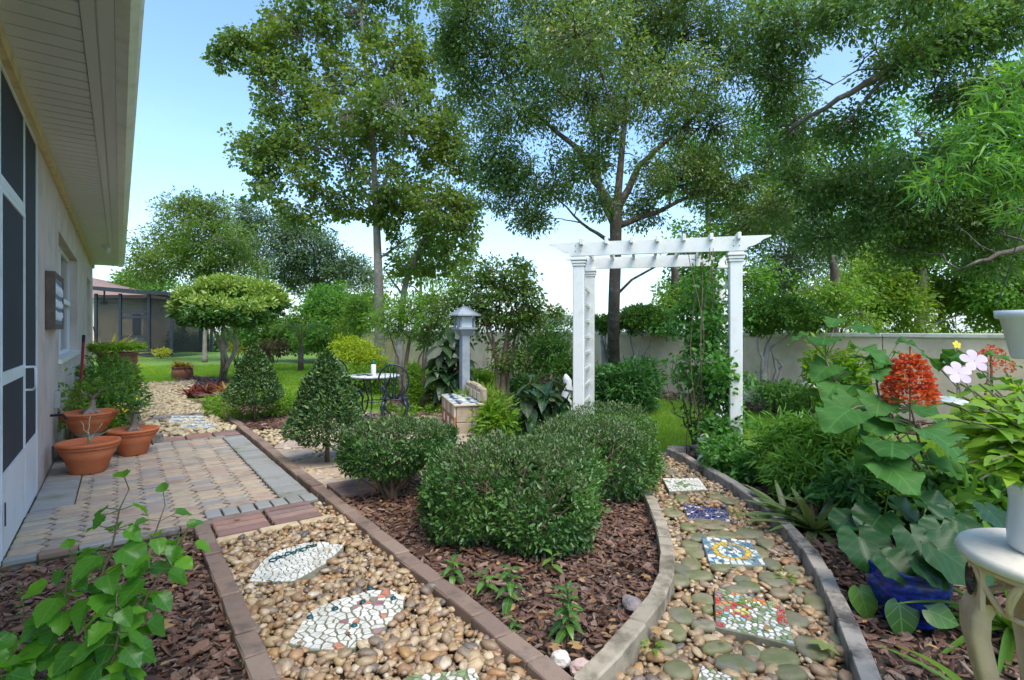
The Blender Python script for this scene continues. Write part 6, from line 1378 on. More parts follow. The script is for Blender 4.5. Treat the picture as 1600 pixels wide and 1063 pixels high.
bushy('wall_shrub', 'green shrub climbing before the tan wall left of the arbor', G(862, 612, -.03), [blobp(862, 550, 11.5, 32, 42, 260), blobp(830, 560, 11.8, 25, 30, 120), blobp(885, 575, 11.0, 18, 25, 80)], 11, .14, .075, .034, 'mid', 'oval')
bushy('wall_shrub', 'green shrub with blue flowers before the wall right of the arbor', G(1215, 645, -.03), [blobp(1225, 615, 9.0, 50, 22, 170), blobp(1270, 625, 8.4, 40, 20, 110)], 11, .12, .075, .024, 'mid', 'blade')
bushy('wall_shrub', 'light green leafy plant before the wall at the far right', G(1300, 650, -.03), [blobp(1320, 590, 7.0, 32, 40, 90), blobp(1285, 580, 7.6, 20, 50, 50)], 8, .14, .11, .05, 'bright', 'oval')
bushy('low_groundcover', 'bright green low plants on the lawn side of the right bed', G(1560, 800, -.03), [blobp(1580, 745, 4.6, 60, 16, 60)], 8, .10, .10, .02, 'bright', 'blade')
bushy('leafy_shrub', 'mid green leafy shrub between bistro chair and lamp post', G(672, 632, -.03), [blobp(676, 606, 10.2, 22, 20, 100), blobp(655, 615, 10.0, 16, 14, 50)], 11, .12, .07, .032, 'mid', 'oval')
bushy('leafy_shrub', 'light green leafy shrub behind bench and lamp post', G(752, 628, -.03), [blobp(752, 600, 10.0, 26, 26, 120), blobp(738, 612, 9.8, 18, 16, 50)], 11, .12, .075, .034, 'bright', 'oval')
bushy('leafy_shrub', 'dark leafy shrub at the left foot of the crape myrtle', G(815, 640, -.03), [blobp(818, 610, 9.6, 24, 22, 100)], 11, .12, .08, .036, 'shade', 'oval')
bushy('leafy_plant', 'light green narrow leaved plants above the green bromeliads', G(1330, 800, -.03), [blobp(1345, 765, 4.0, 46, 26, 110), blobp(1420, 780, 3.8, 40, 22, 80)], 12, .09, .09, .018, 'bamboo', 'blade')
bushy('leafy_plant', 'broad green leaves around the dark stems near the white vase', G(1520, 800, -.03), [blobp(1530, 770, 3.6, 50, 30, 60), blobp(1470, 790, 3.5, 36, 24, 40)], 7, .12, .13, .06, 'mid', 'oval')
# ================================================================== TREES
LM.update(
 gum=leafm('sweetgum_leaf', [(0.073, 0.147, 0.032), (0.106, 0.195, 0.040), (0.146, 0.236, 0.050), (0.179, 0.248, 0.065), (0.090, 0.171, 0.045)], .48, .42, patch=(.17, .24, .045), patch_sc=.35),
 oak=leafm('oak_leaf', [(0.073, 0.130, 0.039), (0.117, 0.192, 0.047), (0.182, 0.273, 0.059), (0.243, 0.315, 0.089), (0.087, 0.178, 0.039)], .28, .36, patch=(.10, .19, .045), patch_sc=.30, spec=.7),
 oakd=leafm('dark_oak_leaf', [(0.053, 0.119, 0.040), (0.086, 0.185, 0.051), (0.130, 0.238, 0.064), (0.189, 0.285, 0.079)], .40, .42, patch=(.09, .16, .03), patch_sc=.5, spec=.5),
 olive=leafm('grey_green_leaf', [(0.103, 0.160, 0.093), (0.140, 0.216, 0.122), (0.187, 0.261, 0.160)], .5, .3, patch=(.07, .13, .045), patch_sc=.3),
 myrtle=leafm('myrtle_leaf', [(0.100, 0.185, 0.040), (0.145, 0.238, 0.047), (0.185, 0.264, 0.066), (0.132, 0.158, 0.066)], .5, .38, patch=(.10, .19, .025), patch_sc=.4),
 light=leafm('light_tree_leaf', [(0.106, 0.224, 0.034), (0.158, 0.290, 0.040), (0.224, 0.356, 0.060)], .5, .42, patch=(.20, .30, .04), patch_sc=.5),
 willow=leafm('willow_leaf', [(.09, .24, .045), (.13, .30, .05), (.19, .36, .06)], .45, .45),
 thicket=leafm('thicket_leaf', [(0.071, 0.194, 0.040), (0.122, 0.284, 0.049), (0.182, 0.366, 0.059)], .5, .42, patch=(.13, .25, .03), patch_sc=.25))
def tree(name, label, trunk, rad, blobs, k, cr, L, W, leaf, bark, shape='diamond', droop=.3, limbs=(), gap=(.5, -.25), lo=.35, group=None, out=.5, twigs=.35, up=.7, cat='tree', wob=.06, limb_r=.32, sides=10, nm=1.0):
    if shape == 'oval': shape = 'diamond'; W *= 1.2; k = int(k*2.7)
    blobs = [(c, r, int(n*nm)) for c, r, n in blobs]
    base = Vector(trunk[0]); t = thing(name, base, label, cat, group)
    b = MB(); tr_ = [Vector(p)-base for p in trunk]
    dn = []
    for i in range(len(tr_)-1):
        for q in range(5): dn.append((tr_[i].lerp(tr_[i+1], q/5), rad[i]+(rad[i+1]-rad[i])*q/5))
    dn.append((tr_[-1], rad[-1]))
    for _ in range(2): dn = [dn[0]]+[((dn[i-1][0]+dn[i][0]*2+dn[i+1][0])/4, dn[i][1]) for i in range(1, len(dn)-1)]+[dn[-1]]
    b.tube([p for p, _ in dn], [r*(1+.25*max(0, 1-i/3)) if i < 3 else r for i, (_, r) in enumerate(dn)], sides)
    skel = [(p, r) for p, r in dn]
    for lp, lr in limbs:
        lp = [Vector(p)-base for p in lp]; dd = []
        for i in range(len(lp)-1):
            for q in range(4): dd.append(lp[i].lerp(lp[i+1], q/4))
        dd.append(lp[-1]); dd = wobble(dd, .012*lr/.05 if lr < .05 else .02)
        rr_ = [lr*(1-.82*i/(len(dd)-1)) for i in range(len(dd))]; b.tube(dd, rr_, 7); skel += list(zip(dd, rr_))
    bb = [(tuple(Vector(c)-base), r, n) for c, r, n in blobs]; bs_ = []
    for c, r, n in bb:
        c = Vector(c); cand = [s for s in skel if s[0].z < c.z+.1] or skel
        s0, r0 = min(cand, key=lambda s: (s[0]-c).length+abs((c.z-s[0].z)-.55*(s[0].xy-c.xy).length)*.8+R.uniform(0, 1.2))
        lr = max(.012, r0*limb_r*2 if r0 < .1 else r0*limb_r); d_ = c-s0
        path = wobble(bez(s0, s0+d_*.3+Vector((0, 0, d_.length*.12)), s0+d_*.7+Vector((0, 0, d_.length*.10)), c, 7), wob*min(1, d_.length/2)); b.tube(path, [lr*(1-.11*i) for i in range(8)], 6)
        bs_.append(path[3:]); skel += [(q, lr*(1-.11*i)) for i, q in enumerate(path)][4:6]
    pts, ow, ix = clump_pts(bb, gap=gap, lo=lo)
    for j in range(len(pts)):
        if R.random() < twigs:
            e = Vector(pts[j]); s0 = min(bs_[ix[j]], key=lambda q: (q-e).length); m_ = s0.lerp(e, .5)+Vector((R.gauss(0, .06), R.gauss(0, .06), R.gauss(.04, .05)))*min(1, (e-s0).length); b.tube([s0, m_, e], [.018*cr*2+.004, .010*cr*2+.003, .003], 4, False)
    b.build('trunk', bark, t, True)
    if len(pts): tag(link('crown', leaves_at(pts, ow, k, cr, L, W, shape, droop, up, .9, out), LM[leaf], t), kind='stuff')
    return t
# -- sweetgum on the lawn
Y = 16.0
gb = [blobp(*q) for q in ((560, 20, Y, 75, 60, 150), (470, 60, Y, 75, 50, 130), (400, 90, Y-.5, 50, 35, 70), (350, 95, Y-.6, 24, 14, 22), (440, 150, Y-.4, 65, 45, 120), (520, 130, Y, 80, 60, 150), (610, 110, Y, 70, 65, 140), (670, 90, Y, 50, 60, 90), (420, 240, Y-.6, 60, 45, 110), (400, 285, Y-.6, 38, 28, 50), (490, 235, Y, 70, 55, 120), (470, 320, Y-.5, 50, 35, 75), (560, 230, Y+.5, 60, 60, 90), (640, 210, Y, 70, 60, 130), (700, 260, Y, 50, 50, 90), (680, 320, Y-.3, 65, 45, 120), (610, 330, Y, 40, 35, 60), (540, 310, Y, 45, 40, 60), (730, 350, Y, 30, 40, 45), (650, 380, Y, 40, 30, 50), (520, -60, Y, 100, 60, 150), (650, -40, Y, 80, 70, 110), (430, 20, Y, 50, 35, 60), (370, 60, Y-.6, 22, 14, 18), (345, 75, Y-.6, 14, 8, 9), (590, -140, Y, 90, 60, 90), (620, 170, Y-1.2, 60, 60, 70), (540, 180, Y-1.2, 60, 50, 70), (700, 190, Y, 45, 50, 70), (720, 300, Y+.5, 36, 40, 50), (600, 280, Y-.8, 45, 40, 50), (450, 280, Y-1, 50, 40, 60))]
tree('sweetgum_tree', 'tall sweetgum tree on the lawn with straight pale trunk', [G(594, 588, ZG), P(592, 450, Y), P(588, 340, Y), P(583, 220, Y), P(570, 100, Y), P(560, -40, Y), P(565, -150, Y)], [.17, .135, .10, .075, .055, .035, .02], gb, 5, .21, .112, .072, 'gum', M_BARKG, 'oval', .45, limbs=[([P(590, 360, Y), P(570, 300, Y), P(535, 250, Y), P(520, 160, Y)], .06), ([P(588, 330, Y), P(610, 260, Y), P(640, 200, Y), P(660, 120, Y)], .06), ([P(586, 300, Y), P(560, 260, Y), P(500, 220, Y), P(430, 200, Y)], .05)], gap=(1.25, -.08), lo=.15, limb_r=.26, nm=2.5)
tree('leaning_tree', 'slender pale tree leaning right beside the sweetgum trunk', [G(622, 588, ZG), P(630, 450, 18), P(655, 390, 18), P(685, 330, 18)], [.11, .10, .08, .05], [blobp(690, 310, 18, 50, 50, 80), blobp(640, 420, 18, 40, 20, 25), blobp(700, 400, 18, 40, 30, 35)], 12, .34, .13, .09, 'gum', M_BARKG, 'oval', limbs=[([P(650, 400, 18), P(690, 400, 18), P(725, 380, 18)], .05), ([P(628, 460, 18), P(600, 420, 18), P(640, 380, 18)], .04)])
# -- oak behind the arbor
Y = 11.5
ob = [blobp(*q) for q in ((960, 40, Y, 110, 60, 190), (850, 60, Y, 90, 60, 170), (760, 90, Y, 70, 60, 120), (1060, 60, Y, 90, 60, 170), (1150, 100, Y, 80, 70, 150), (900, 150, Y, 90, 60, 170), (800, 190, Y, 80, 55, 150), (1010, 160, Y+.6, 90, 60, 140), (1110, 200, Y, 80, 55, 140), (830, 270, Y, 60, 50, 120), (900, 280, Y+.3, 55, 40, 75), (780, 300, Y, 32, 34, 45), (830, 345, Y, 32, 24, 40), (1060, 280, Y, 75, 45, 120), (1150, 290, Y, 60, 50, 110), (1010, 330, Y+.4, 42, 24, 40), (730, 30, Y-.5, 45, 50, 70), (720, 150, Y, 34, 50, 60), (705, 40, Y, 40, 45, 60), (770, 250, Y, 40, 45, 60), (960, -60, Y-1, 160, 60, 160), (1120, -20, Y-1, 120, 60, 130), (800, -40, Y-1, 110, 60, 130), (900, 60, Y-2.4, 100, 60, 100), (1040, 120, Y-2.4, 90, 60, 90), (1180, 350, Y, 40, 34, 55), (1220, 240, Y, 40, 50, 60), (700, 90, Y, 25, 34, 25), (745, 225, Y, 30, 34, 40), (925, 265, Y-1.4, 40, 34, 46), (1005, 255, Y-1.4, 45, 34, 50), (965, 205, Y-1.6, 50, 34, 50), (940, 320, Y-.8, 28, 20, 20), (1200, 330, Y-1, 50, 40, 60), (1230, 130, Y-.5, 40, 60, 60))]
tree('oak_tree', 'big dark oak tree with grey trunk behind the white arbor', [G(958, 607, ZG), P(959, 480, Y), P(962, 400, Y), P(962, 340, Y), P(965, 310, Y), P(975, 200, Y), P(985, 60, Y), P(990, -60, Y)], [.15, .125, .12, .13, .085, .055, .035, .02], ob, 9, .24, .080, .029, 'oak', M_BARKD, 'oval', .3,
 limbs=[([P(960, 335, Y), P(930, 280, Y), P(900, 230, Y), P(850, 190, Y), P(800, 150, Y)], .10), ([P(964, 330, Y), P(1000, 260, Y), P(1050, 210, Y), P(1120, 150, Y)], .09), ([P(964, 355, Y), P(1030, 330, Y), P(1090, 300, Y), P(1160, 290, Y)], .07), ([P(958, 350, Y), P(935, 300, Y), P(935, 220, Y), P(920, 120, Y)], .07), ([P(960, 380, Y), P(910, 350, Y), P(860, 300, Y)], .05), ([P(880, 62, Y-1.5), P(905, 85, Y-1.6), P(940, 110, Y-1.8), P(950, 150, Y-1.8), P(975, 240, Y-1.8)], .035), ([P(905, 80, Y-1.6), P(950, 95, Y-1.8), P(1000, 120, Y-2)], .028), ([P(960, 60, Y-1.2), P(880, 62, Y-1.5)], .04)],
 gap=(1.3, -.22), lo=.1, limb_r=.26, nm=1.8)
# -- oak whose limbs reach in from the right
Y = 7.5
TB = Vector((9.4, 8.2, ZG))
rb_ = [blobp(*q) for q in ((1560, 40, Y, 70, 45, 110), (1470, 60, Y, 70, 40, 110), (1400, 110, Y, 60, 40, 70), (1520, 140, Y, 70, 35, 90), (1330, 20, Y, 70, 30, 80), (1250, 40, Y+1, 60, 50, 90), (1210, 130, Y+1.5, 50, 60, 85), (1260, 200, Y+1.5, 60, 40, 75), (1340, 200, Y+.5, 60, 35, 70), (1420, 250, Y+.5, 60, 45, 100), (1500, 250, Y+.8, 60, 45, 100), (1330, 290, Y+1.5, 70, 40, 120), (1420, 330, Y+1, 80, 40, 140), (1500, 350, Y+.8, 70, 40, 110), (1250, 300, Y+2, 60, 45, 110), (1580, 300, Y+.5, 50, 60, 90), (1440, -10, Y-1, 110, 30, 90), (1580, 150, Y, 50, 50, 70), (1300, 370, Y+2, 60, 30, 80), (1200, 40, Y+1.5, 50, 50, 70), (1560, 400, Y+1, 60, 35, 70), (1390, 390, Y+1.5, 55, 25, 60))]
tree('overhanging_oak', 'dark oak limbs reaching in overhead from the right', [TB, TB+Vector((0, 0, 2.2)), TB+Vector((-.3, -.2, 4.2)), TB+Vector((-.6, -.4, 6.5)), TB+Vector((-.8, -.4, 9))], [.30, .26, .22, .16, .08], rb_, 12, .26, .072, .030, 'oakd', M_BARKD, 'oval', .35,
 limbs=[([TB+Vector((-.3, -.2, 4.4)), P(1620, -20, Y), P(1530, 45, Y), P(1460, 75, Y), P(1390, 110, Y), P(1310, 155, Y), P(1230, 210, Y+.5)], .12), ([P(1472, 70, Y), P(1462, 110, Y), P(1458, 160, Y)], .03), ([P(1500, 58, Y), P(1480, 110, Y), P(1455, 165, Y)], .03), ([P(1390, 110, Y), P(1350, 160, Y), P(1300, 210, Y)], .035), ([TB+Vector((0, 0, 2.6)), P(1650, 380, Y), P(1560, 395, Y), P(1500, 422, Y)], .07), ([P(1400, 105, Y), P(1340, 110, Y), P(1290, 140, Y)], .02)],
 gap=(1.2, -.30), lo=.15, limb_r=.22)
# -- bright feathery tree at the right edge
Y = 5.2
wb_ = [blobp(*q) for q in ((1575, 150, Y, 40, 30, 20), (1545, 205, Y, 50, 24, 26), (1600, 210, Y, 40, 34, 22), (1515, 262, Y, 60, 16, 24), (1590, 275, Y, 45, 24, 22), (1620, 110, Y, 36, 34, 16), (1470, 285, Y, 34, 10, 10), (1600, 330, Y+.5, 36, 18, 12))]
tree('feathery_tree', 'bright green tree with long narrow leaves at the right edge', [Vector((6.0, 5.6, ZG)), Vector((5.9, 5.6, 1.5)), P(1660, 260, 5.4), P(1600, 210, Y)], [.07, .06, .05, .02], wb_, 18, .20, .145, .017, 'willow', M_BARKD, 'blade', .30, gap=None, lo=.1, out=.25, up=.5, twigs=.8, limbs=[([P(1660, 260, 5.4), P(1590, 245, Y), P(1510, 250, Y)], .02), ([P(1660, 300, 5.4), P(1600, 300, Y), P(1540, 275, Y)], .016)])
# -- trees beyond the wall on the right
for i, (nm, lb, tx, Y, bl, lf, L, W, bk, kk, cr) in enumerate((
 ('woodland_tree', 'green tree behind the vine covered arbor side', 1105, 17, ((1090, 260, 70, 60, 120), (1150, 330, 70, 60, 130), (1090, 400, 50, 55, 90), (1150, 440, 70, 60, 120), (1060, 450, 30, 30, 40), (1200, 220, 60, 70, 90)), 'thicket', .12, .06, M_BARKD, 13, .36),
 ('woodland_tree', 'grey green tree beyond the wall right of the arbor', 1235, 18, ((1235, 400, 70, 45, 170), (1200, 450, 50, 45, 130), (1290, 440, 70, 50, 170), (1250, 340, 60, 40, 110), (1330, 410, 60, 45, 120)), 'olive', .11, .035, M_BARKG, 13, .36),
 ('woodland_tree', 'light green tree with pale trunk beyond the wall', 1437, 15, ((1400, 420, 60, 45, 150), (1470, 440, 60, 40, 150), (1350, 440, 50, 40, 90), (1560, 420, 60, 45, 110), (1440, 370, 60, 40, 80), (1530, 450, 60, 40, 100), (1350, 465, 45, 45, 100), (1505, 475, 50, 46, 120), (1410, 480, 44, 42, 90), (1565, 485, 40, 36, 70)), 'light', .12, .055, M_BARKP, 12, .33),
 ('woodland_tree', 'dense mid green tree beyond the wall at the right edge', 1580, 14, ((1570, 380, 60, 50, 100), (1590, 460, 60, 45, 110), (1530, 340, 50, 40, 70), (1620, 300, 60, 80, 80)), 'thicket', .11, .055, M_BARKD, 13, .33),
 ('woodland_tree', 'tall dark tree high behind the overhanging limbs', 1370, 22, ((1340, 260, 90, 60, 120), (1430, 210, 90, 60, 120), (1300, 340, 80, 60, 120), (1400, 320, 90, 60, 130), (1500, 300, 80, 60, 110), (1240, 270, 60, 60, 90), (1550, 240, 80, 80, 110), (1450, 380, 90, 60, 120), (1340, 400, 80, 50, 110), (1560, 400, 70, 60, 100)), 'thicket', .15, .07, M_BARKD, 13, .45),
 ('woodland_shrub', 'light green thicket over the wall behind the right topiary', 1300, 13, ((1295, 478, 36, 34, 90), (1345, 490, 34, 28, 60), (1250, 485, 32, 30, 60), (1320, 450, 24, 24, 36)), 'light', .09, .045, M_BARKD, 11, .26),
 ('woodland_shrub', 'light green thicket peeking over the wall inside the arbor', 1050, 15, ((1060, 470, 26, 28, 50), (1035, 485, 16, 16, 22)), 'light', .09, .045, M_BARKD, 11, .26))):
    bb_ = [blobp(x, y, Y+R.uniform(-1, 1), rx, ry, n) for x, y, rx, ry, n in bl]; top_y = min(y for _, y, *_r in bl)
    tree(nm, lb, [Vector((P(tx, 0, Y).x, Y, ZG)), P(tx, 500, Y), P(tx+6, 430, Y), P(tx-2, min(400, top_y+70), Y)], [.17, .14, .11, .05], bb_, kk, cr, L, W, lf, bk, 'oval', .3, gap=(.9, -.2), lo=.15, group='trees beyond the wall')
# -- left background
for i, (nm, lb, tx, Y, bl, lf, L, W, bk, kk, cr, tb) in enumerate((
 ('crepe_myrtle', 'wide loose olive green tree behind the neighbour porch', 320, 24, ((300, 345, 55, 35, 120), (250, 385, 45, 30, 90), (340, 375, 55, 35, 120), (300, 410, 60, 30, 120), (230, 425, 35, 20, 60), (360, 420, 50, 28, 90), (285, 315, 34, 16, 36), (330, 325, 30, 18, 40)), 'myrtle', .15, .05, M_BARKG, 12, .42, .1),
 ('background_tree', 'grey green tree above the umbrella tree', 400, 33, ((395, 345, 24, 24, 60), (370, 380, 30, 30, 70), (410, 400, 35, 35, 90), (440, 360, 25, 28, 60), (380, 330, 14, 18, 20)), 'olive', .20, .06, M_BARKG, 12, .55, .12),
 ('background_tree', 'broad dark grey green tree left of the sweetgum trunk', 490, 34, ((480, 385, 45, 35, 130), (530, 410, 40, 35, 110), (450, 420, 40, 30, 90), (500, 440, 60, 28, 120), (560, 430, 28, 25, 60), (470, 360, 26, 20, 46)), 'olive', .20, .07, M_BARKD, 12, .55, .16),
 ('background_tree', 'small mid green tree behind the screened porch roof', 230, 38, ((210, 440, 25, 16, 50), (245, 450, 30, 16, 50), (195, 455, 14, 12, 20)), 'thicket', .2, .09, M_BARKD, 11, .5, .12),
 ('vine_mound', 'dense bright vine covered mound left of the sweetgum', 505, 24, ((505, 470, 45, 28, 190), (480, 500, 40, 28, 130), (535, 495, 36, 30, 120), (505, 525, 50, 26, 130)), 'thicket', .12, .07, M_BARKD, 13, .3, .1),
 ('background_shrub', 'mid green shrub mass behind the cone topiary', 420, 25, ((400, 515, 35, 25, 110), (440, 520, 35, 25, 110), (375, 530, 22, 20, 60), (470, 535, 30, 18, 70)), 'mid', .12, .06, M_BARKD, 11, .3, .08),
 ('background_shrub', 'light green shrub mass between mound and yellow shrub', 560, 22, ((565, 490, 26, 28, 90), (545, 520, 26, 22, 70), (585, 470, 20, 20, 46)), 'light', .11, .06, M_BARKD, 11, .3, .08),
 ('background_tree', 'thin light tree behind the sweetgum trunk', 655, 27, ((640, 410, 28, 35, 46), (690, 420, 35, 40, 60), (660, 360, 30, 30, 36), (720, 440, 24, 28, 36), (615, 440, 20, 24, 24)), 'light', .14, .06, M_BARKG, 9, .45, .12),
 ('background_tree', 'low dark hedge trees far beyond the wall', 870, 46, ((850, 498, 30, 9, 40), (890, 500, 28, 8, 40), (925, 502, 25, 7, 30), (820, 496, 30, 12, 40), (960, 503, 30, 6, 30)), 'olive', .22, .1, M_BARKD, 11, .5, .1),
 ('background_shrub', 'dark shrubs closing the lawn behind the porch', 310, 36, ((290, 535, 30, 14, 60), (330, 540, 30, 14, 60), (360, 535, 25, 16, 50)), 'shade', .2, .09, M_BARKD, 11, .45, .1))):
    bb_ = [blobp(x, y, Y+R.uniform(-1, 1), rx, ry, n) for x, y, rx, ry, n in bl]; ty_ = min(y for _, y, *_r in bl)
    tree(nm, lb, [Vector((P(tx, 0, Y).x, Y, ZG)), P(tx, 530, Y), P(tx+3, max(ty_+50, 440), Y), P(tx, ty_+30, Y)], [tb, tb*.85, tb*.6, tb*.3], bb_, kk, cr, L, W, lf, bk, 'oval', .25, gap=(.5, -.35), lo=.2, group='trees beyond the lawn')
tree('small_pale_tree', 'small pale trunked tree behind the umbrella tree', [G(287, 532, ZG), P(287, 515, 33), P(284, 490, 33)], [.14, .12, .06], [blobp(285, 478, 33, 26, 16, 40)], 11, .4, .15, .06, 'mid', M_BARKP, 'oval', limbs=[([P(287, 515, 33), P(296, 500, 33), P(305, 485, 33)], .06), ([P(287, 515, 33), P(277, 500, 33), P(270, 485, 33)], .06)])
# -- umbrella shaped ligustrum
Y = 14.2; ub = G(348, 596, ZG)
ul = [([G(346, 596, ZG), P(347, 560, Y), P(335, 515, Y), P(310, 490, Y)], .055), ([G(352, 596, ZG), P(356, 560, Y), P(350, 520, Y), P(352, 490, Y)], .055), ([P(350, 580, Y), P(372, 545, Y), P(345, 500, Y), P(330, 480, Y)], .04), ([P(352, 580, Y), P(372, 535, Y), P(362, 505, Y), P(390, 480, Y)], .045), ([P(350, 570, Y), P(340, 520, Y), P(305, 500, Y), P(295, 485, Y)], .035)]
ubl = [blobp(*q) for q in ((310, 475, Y, 34, 20, 120), (355, 462, Y, 42, 22, 170), (405, 470, Y, 36, 20, 130), (330, 490, Y-.5, 36, 16, 110), (380, 490, Y-.5, 40, 16, 120), (290, 490, Y, 18, 14, 40), (430, 478, Y, 16, 12, 36), (350, 480, Y+.8, 60, 20, 110))]
t = tree('umbrella_tree', 'umbrella shaped small tree with flat clipped crown on several trunks', [ub, P(349, 560, Y), P(348, 520, Y), P(350, 485, Y)], [.07, .06, .05, .03], ubl, 14, .17, .11, .045, 'lig', M_BARKP, 'oval', .1, ul, gap=None, lo=.3, out=.6)
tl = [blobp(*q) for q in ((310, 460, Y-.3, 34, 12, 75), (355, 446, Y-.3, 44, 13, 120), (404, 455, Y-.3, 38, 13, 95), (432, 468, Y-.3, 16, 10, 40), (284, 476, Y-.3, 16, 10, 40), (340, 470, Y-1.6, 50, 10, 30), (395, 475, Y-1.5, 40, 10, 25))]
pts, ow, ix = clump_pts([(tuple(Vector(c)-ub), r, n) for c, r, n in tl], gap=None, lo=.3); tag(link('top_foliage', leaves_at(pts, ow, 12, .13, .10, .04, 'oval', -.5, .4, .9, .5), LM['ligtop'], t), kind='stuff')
# -- pruned cloud trees before the wall
def cloud_tree(label, stems, Y, blobs, n_leaf=12):
    limbs = [([P(x, y, Y) if y < 900 else Vector((P(x, 0, Y).x, Y, ZG)) for x, y in s_], .055) for s_ in stems]
    return tree('cloud_tree', label, [Vector((P(stems[0][0][0], 0, Y).x, Y, ZG)), P(stems[0][1][0], stems[0][1][1], Y), P(stems[0][2][0], stems[0][2][1], Y)], [.07, .06, .03], [blobp(x, y, Y, rx, ry, n, rd=rx*.9) for x, y, rx, ry, n in blobs], n_leaf, .12, .055, .028, 'lig2', M_BARKG, 'oval', -.3, limbs, gap=None, lo=.3, out=.6, group='pruned cloud trees by the wall', wob=.03)
LM['lig2'] = leafm('cloud_tree_leaf', [(.04, .12, .02), (.07, .18, .025), (.12, .24, .03), (.17, .28, .04)], .4, .35, spec=.45)
cloud_tree('pruned cloud tree with round crown right of the oak trunk', [[(1000, 999), (995, 560), (985, 525)], [(1003, 999), (1005, 560), (1022, 525)], [(1000, 999), (1000, 555), (1005, 520)]], 12.2, [(1005, 500, 48, 19, 200), (985, 507, 26, 12, 60), (1035, 508, 22, 12, 50), (1005, 488, 30, 10, 60)])
cloud_tree('pruned cloud tree with small crown left of the oak trunk', [[(946, 999), (944, 560), (940, 525)], [(946, 999), (948, 560), (952, 525)], [(945, 999), (945, 550), (945, 525)]], 12.6, [(945, 507, 24, 13, 90)])
cloud_tree('larger pruned cloud tree with twisted trunks right of the arbor', [[(1198, 999), (1192, 580), (1200, 535)], [(1203, 999), (1215, 580), (1205, 545)], [(1198, 999), (1200, 550), (1235, 520)], [(1203, 999), (1190, 570), (1185, 525)], [(1205, 999), (1222, 575), (1210, 560)]], 9.4, [(1225, 495, 62, 22, 260), (1190, 505, 30, 16, 80), (1265, 505, 26, 14, 60), (1225, 480, 40, 12, 80)])
# -- young crape myrtle by the bench, feathery small trees by the lawn
Y = 8.8
mb = [blobp(*q) for q in ((790, 440, Y, 50, 34, 60), (750, 470, Y, 40, 34, 46), (815, 460, Y, 34, 40, 46), (770, 500, Y, 40, 34, 50), (820, 510, Y, 28, 34, 36), (800, 555, Y, 34, 28, 34), (735, 430, Y, 28, 20, 18), (845, 490, Y, 24, 8, 8), (862, 486, Y, 14, 5, 5), (815, 415, Y, 18, 12, 12), (700, 480, Y+.3, 34, 24, 26))]
tree('crape_myrtle', 'young crape myrtle with thin trunks right of the lamp post', [G(787, 653, -.03), P(785, 590, Y), P(790, 540, Y), P(800, 480, Y)], [.055, .05, .04, .02], mb, 11, .15, .062, .030, 'myrtle2', M_STEMB, 'oval', .3, limbs=[([G(778, 653, -.03), P(776, 580, Y), P(772, 530, Y), P(750, 470, Y)], .04), ([P(785, 580, Y), P(765, 530, Y), P(757, 500, Y), P(740, 440, Y)], .03), ([G(792, 650, -.03), P(795, 560, Y), P(815, 500, Y), P(820, 430, Y)], .035)], gap=None, lo=.1, limb_r=.4) if LM.setdefault('myrtle2', leafm('crape_leaf', [(.05, .12, .025), (.08, .17, .03), (.12, .21, .04), (.14, .14, .05)], .45, .38)) else None
Y = 11.5
fb = [blobp(*q) for q in ((640, 480, Y, 50, 18, 90), (690, 470, Y, 45, 18, 80), (600, 500, Y, 40, 14, 60), (665, 500, Y, 50, 14, 70), (715, 500, Y, 34, 16, 46), (625, 520, Y, 34, 10, 34))]
tree('feathery_small_tree', 'small tree with flat feathery bright green sprays before the wall', [G(632, 622, ZG), P(633, 575, Y), P(640, 530, Y), P(660, 480, Y)], [.05, .045, .035, .02], fb, 16, .20, .085, .022, 'fern', M_STEMB, 'blade', .1, limbs=[([G(628, 622, ZG), P(622, 560, Y), P(605, 510, Y)], .035), ([G(640, 622, ZG), P(655, 560, Y), P(690, 490, Y)], .035), ([G(660, 620, ZG), P(661, 560, Y), P(668, 510, Y)], .035)], gap=None, lo=.1, up=1.0)
tree('slender_sapling', 'thin sapling standing between cypress and lamp post', [G(661, 641, -.03), P(661, 590, 9.4), P(668, 540, 9.4), P(672, 510, 9.4)], [.03, .026, .02, .01], [blobp(670, 510, 9.4, 22, 16, 20), blobp(655, 530, 9.4, 16, 12, 10)], 9, .12, .07, .03, 'mid', M_STEMB, 'oval', gap=None)
# -- arching palm behind the umbrella tree
pb_ = G(470, 560, ZG); pb_.y = 18.5; pb_.x = P(470, 0, 18.5).x
t = thing('feather_palm', pb_, 'small palm with arching feathery fronds right of the umbrella tree', 'palm')
MB().tube([(0, 0, 0), (0, 0, .5), (.02, 0, .9)], [.10, .09, .08], 10).build('trunk', M_BARKD, t, True)
for k in range(15):
    a = k*2.4; q = .75 if k < 9 else .95; e = Vector((math.cos(a)*1.0, math.sin(a)*1.0, 1.25 if k < 9 else .9)); c_ = bez((0, 0, .9), (math.cos(a)*.25, math.sin(a)*.25, 1.75), (math.cos(a)*.75, math.sin(a)*.75, 1.95), e, 14)
    fr = MB().tube(c_, [.012]*8+[.006]*7, 4).build('frond', M_STEM, t); N = 56; ii = np.linspace(2, 13.9, N); pos = np.array([c_[int(i_)].lerp(c_[min(14, int(i_)+1)], i_-int(i_)) for i_ in ii])
    sd_ = np.array([1 if j % 2 else -1 for j in range(N)]); tan = Vector((math.cos(a), math.sin(a), 0)); sv = np.array([-math.sin(a), math.cos(a), 0.]); ax = sv[None]*sd_[:, None]+np.array(tan)[None]*.5+np.array([0, 0, -.25])
    tag(link('leaflets', leaf_mesh('leaflets', pos, ax, np.tile([[0, 0, 1.]], (N, 1)), .30*np.sin(np.linspace(.4, 2.9, N))+.05, .022, 'blade'), LM['bright'], fr), kind='stuff')
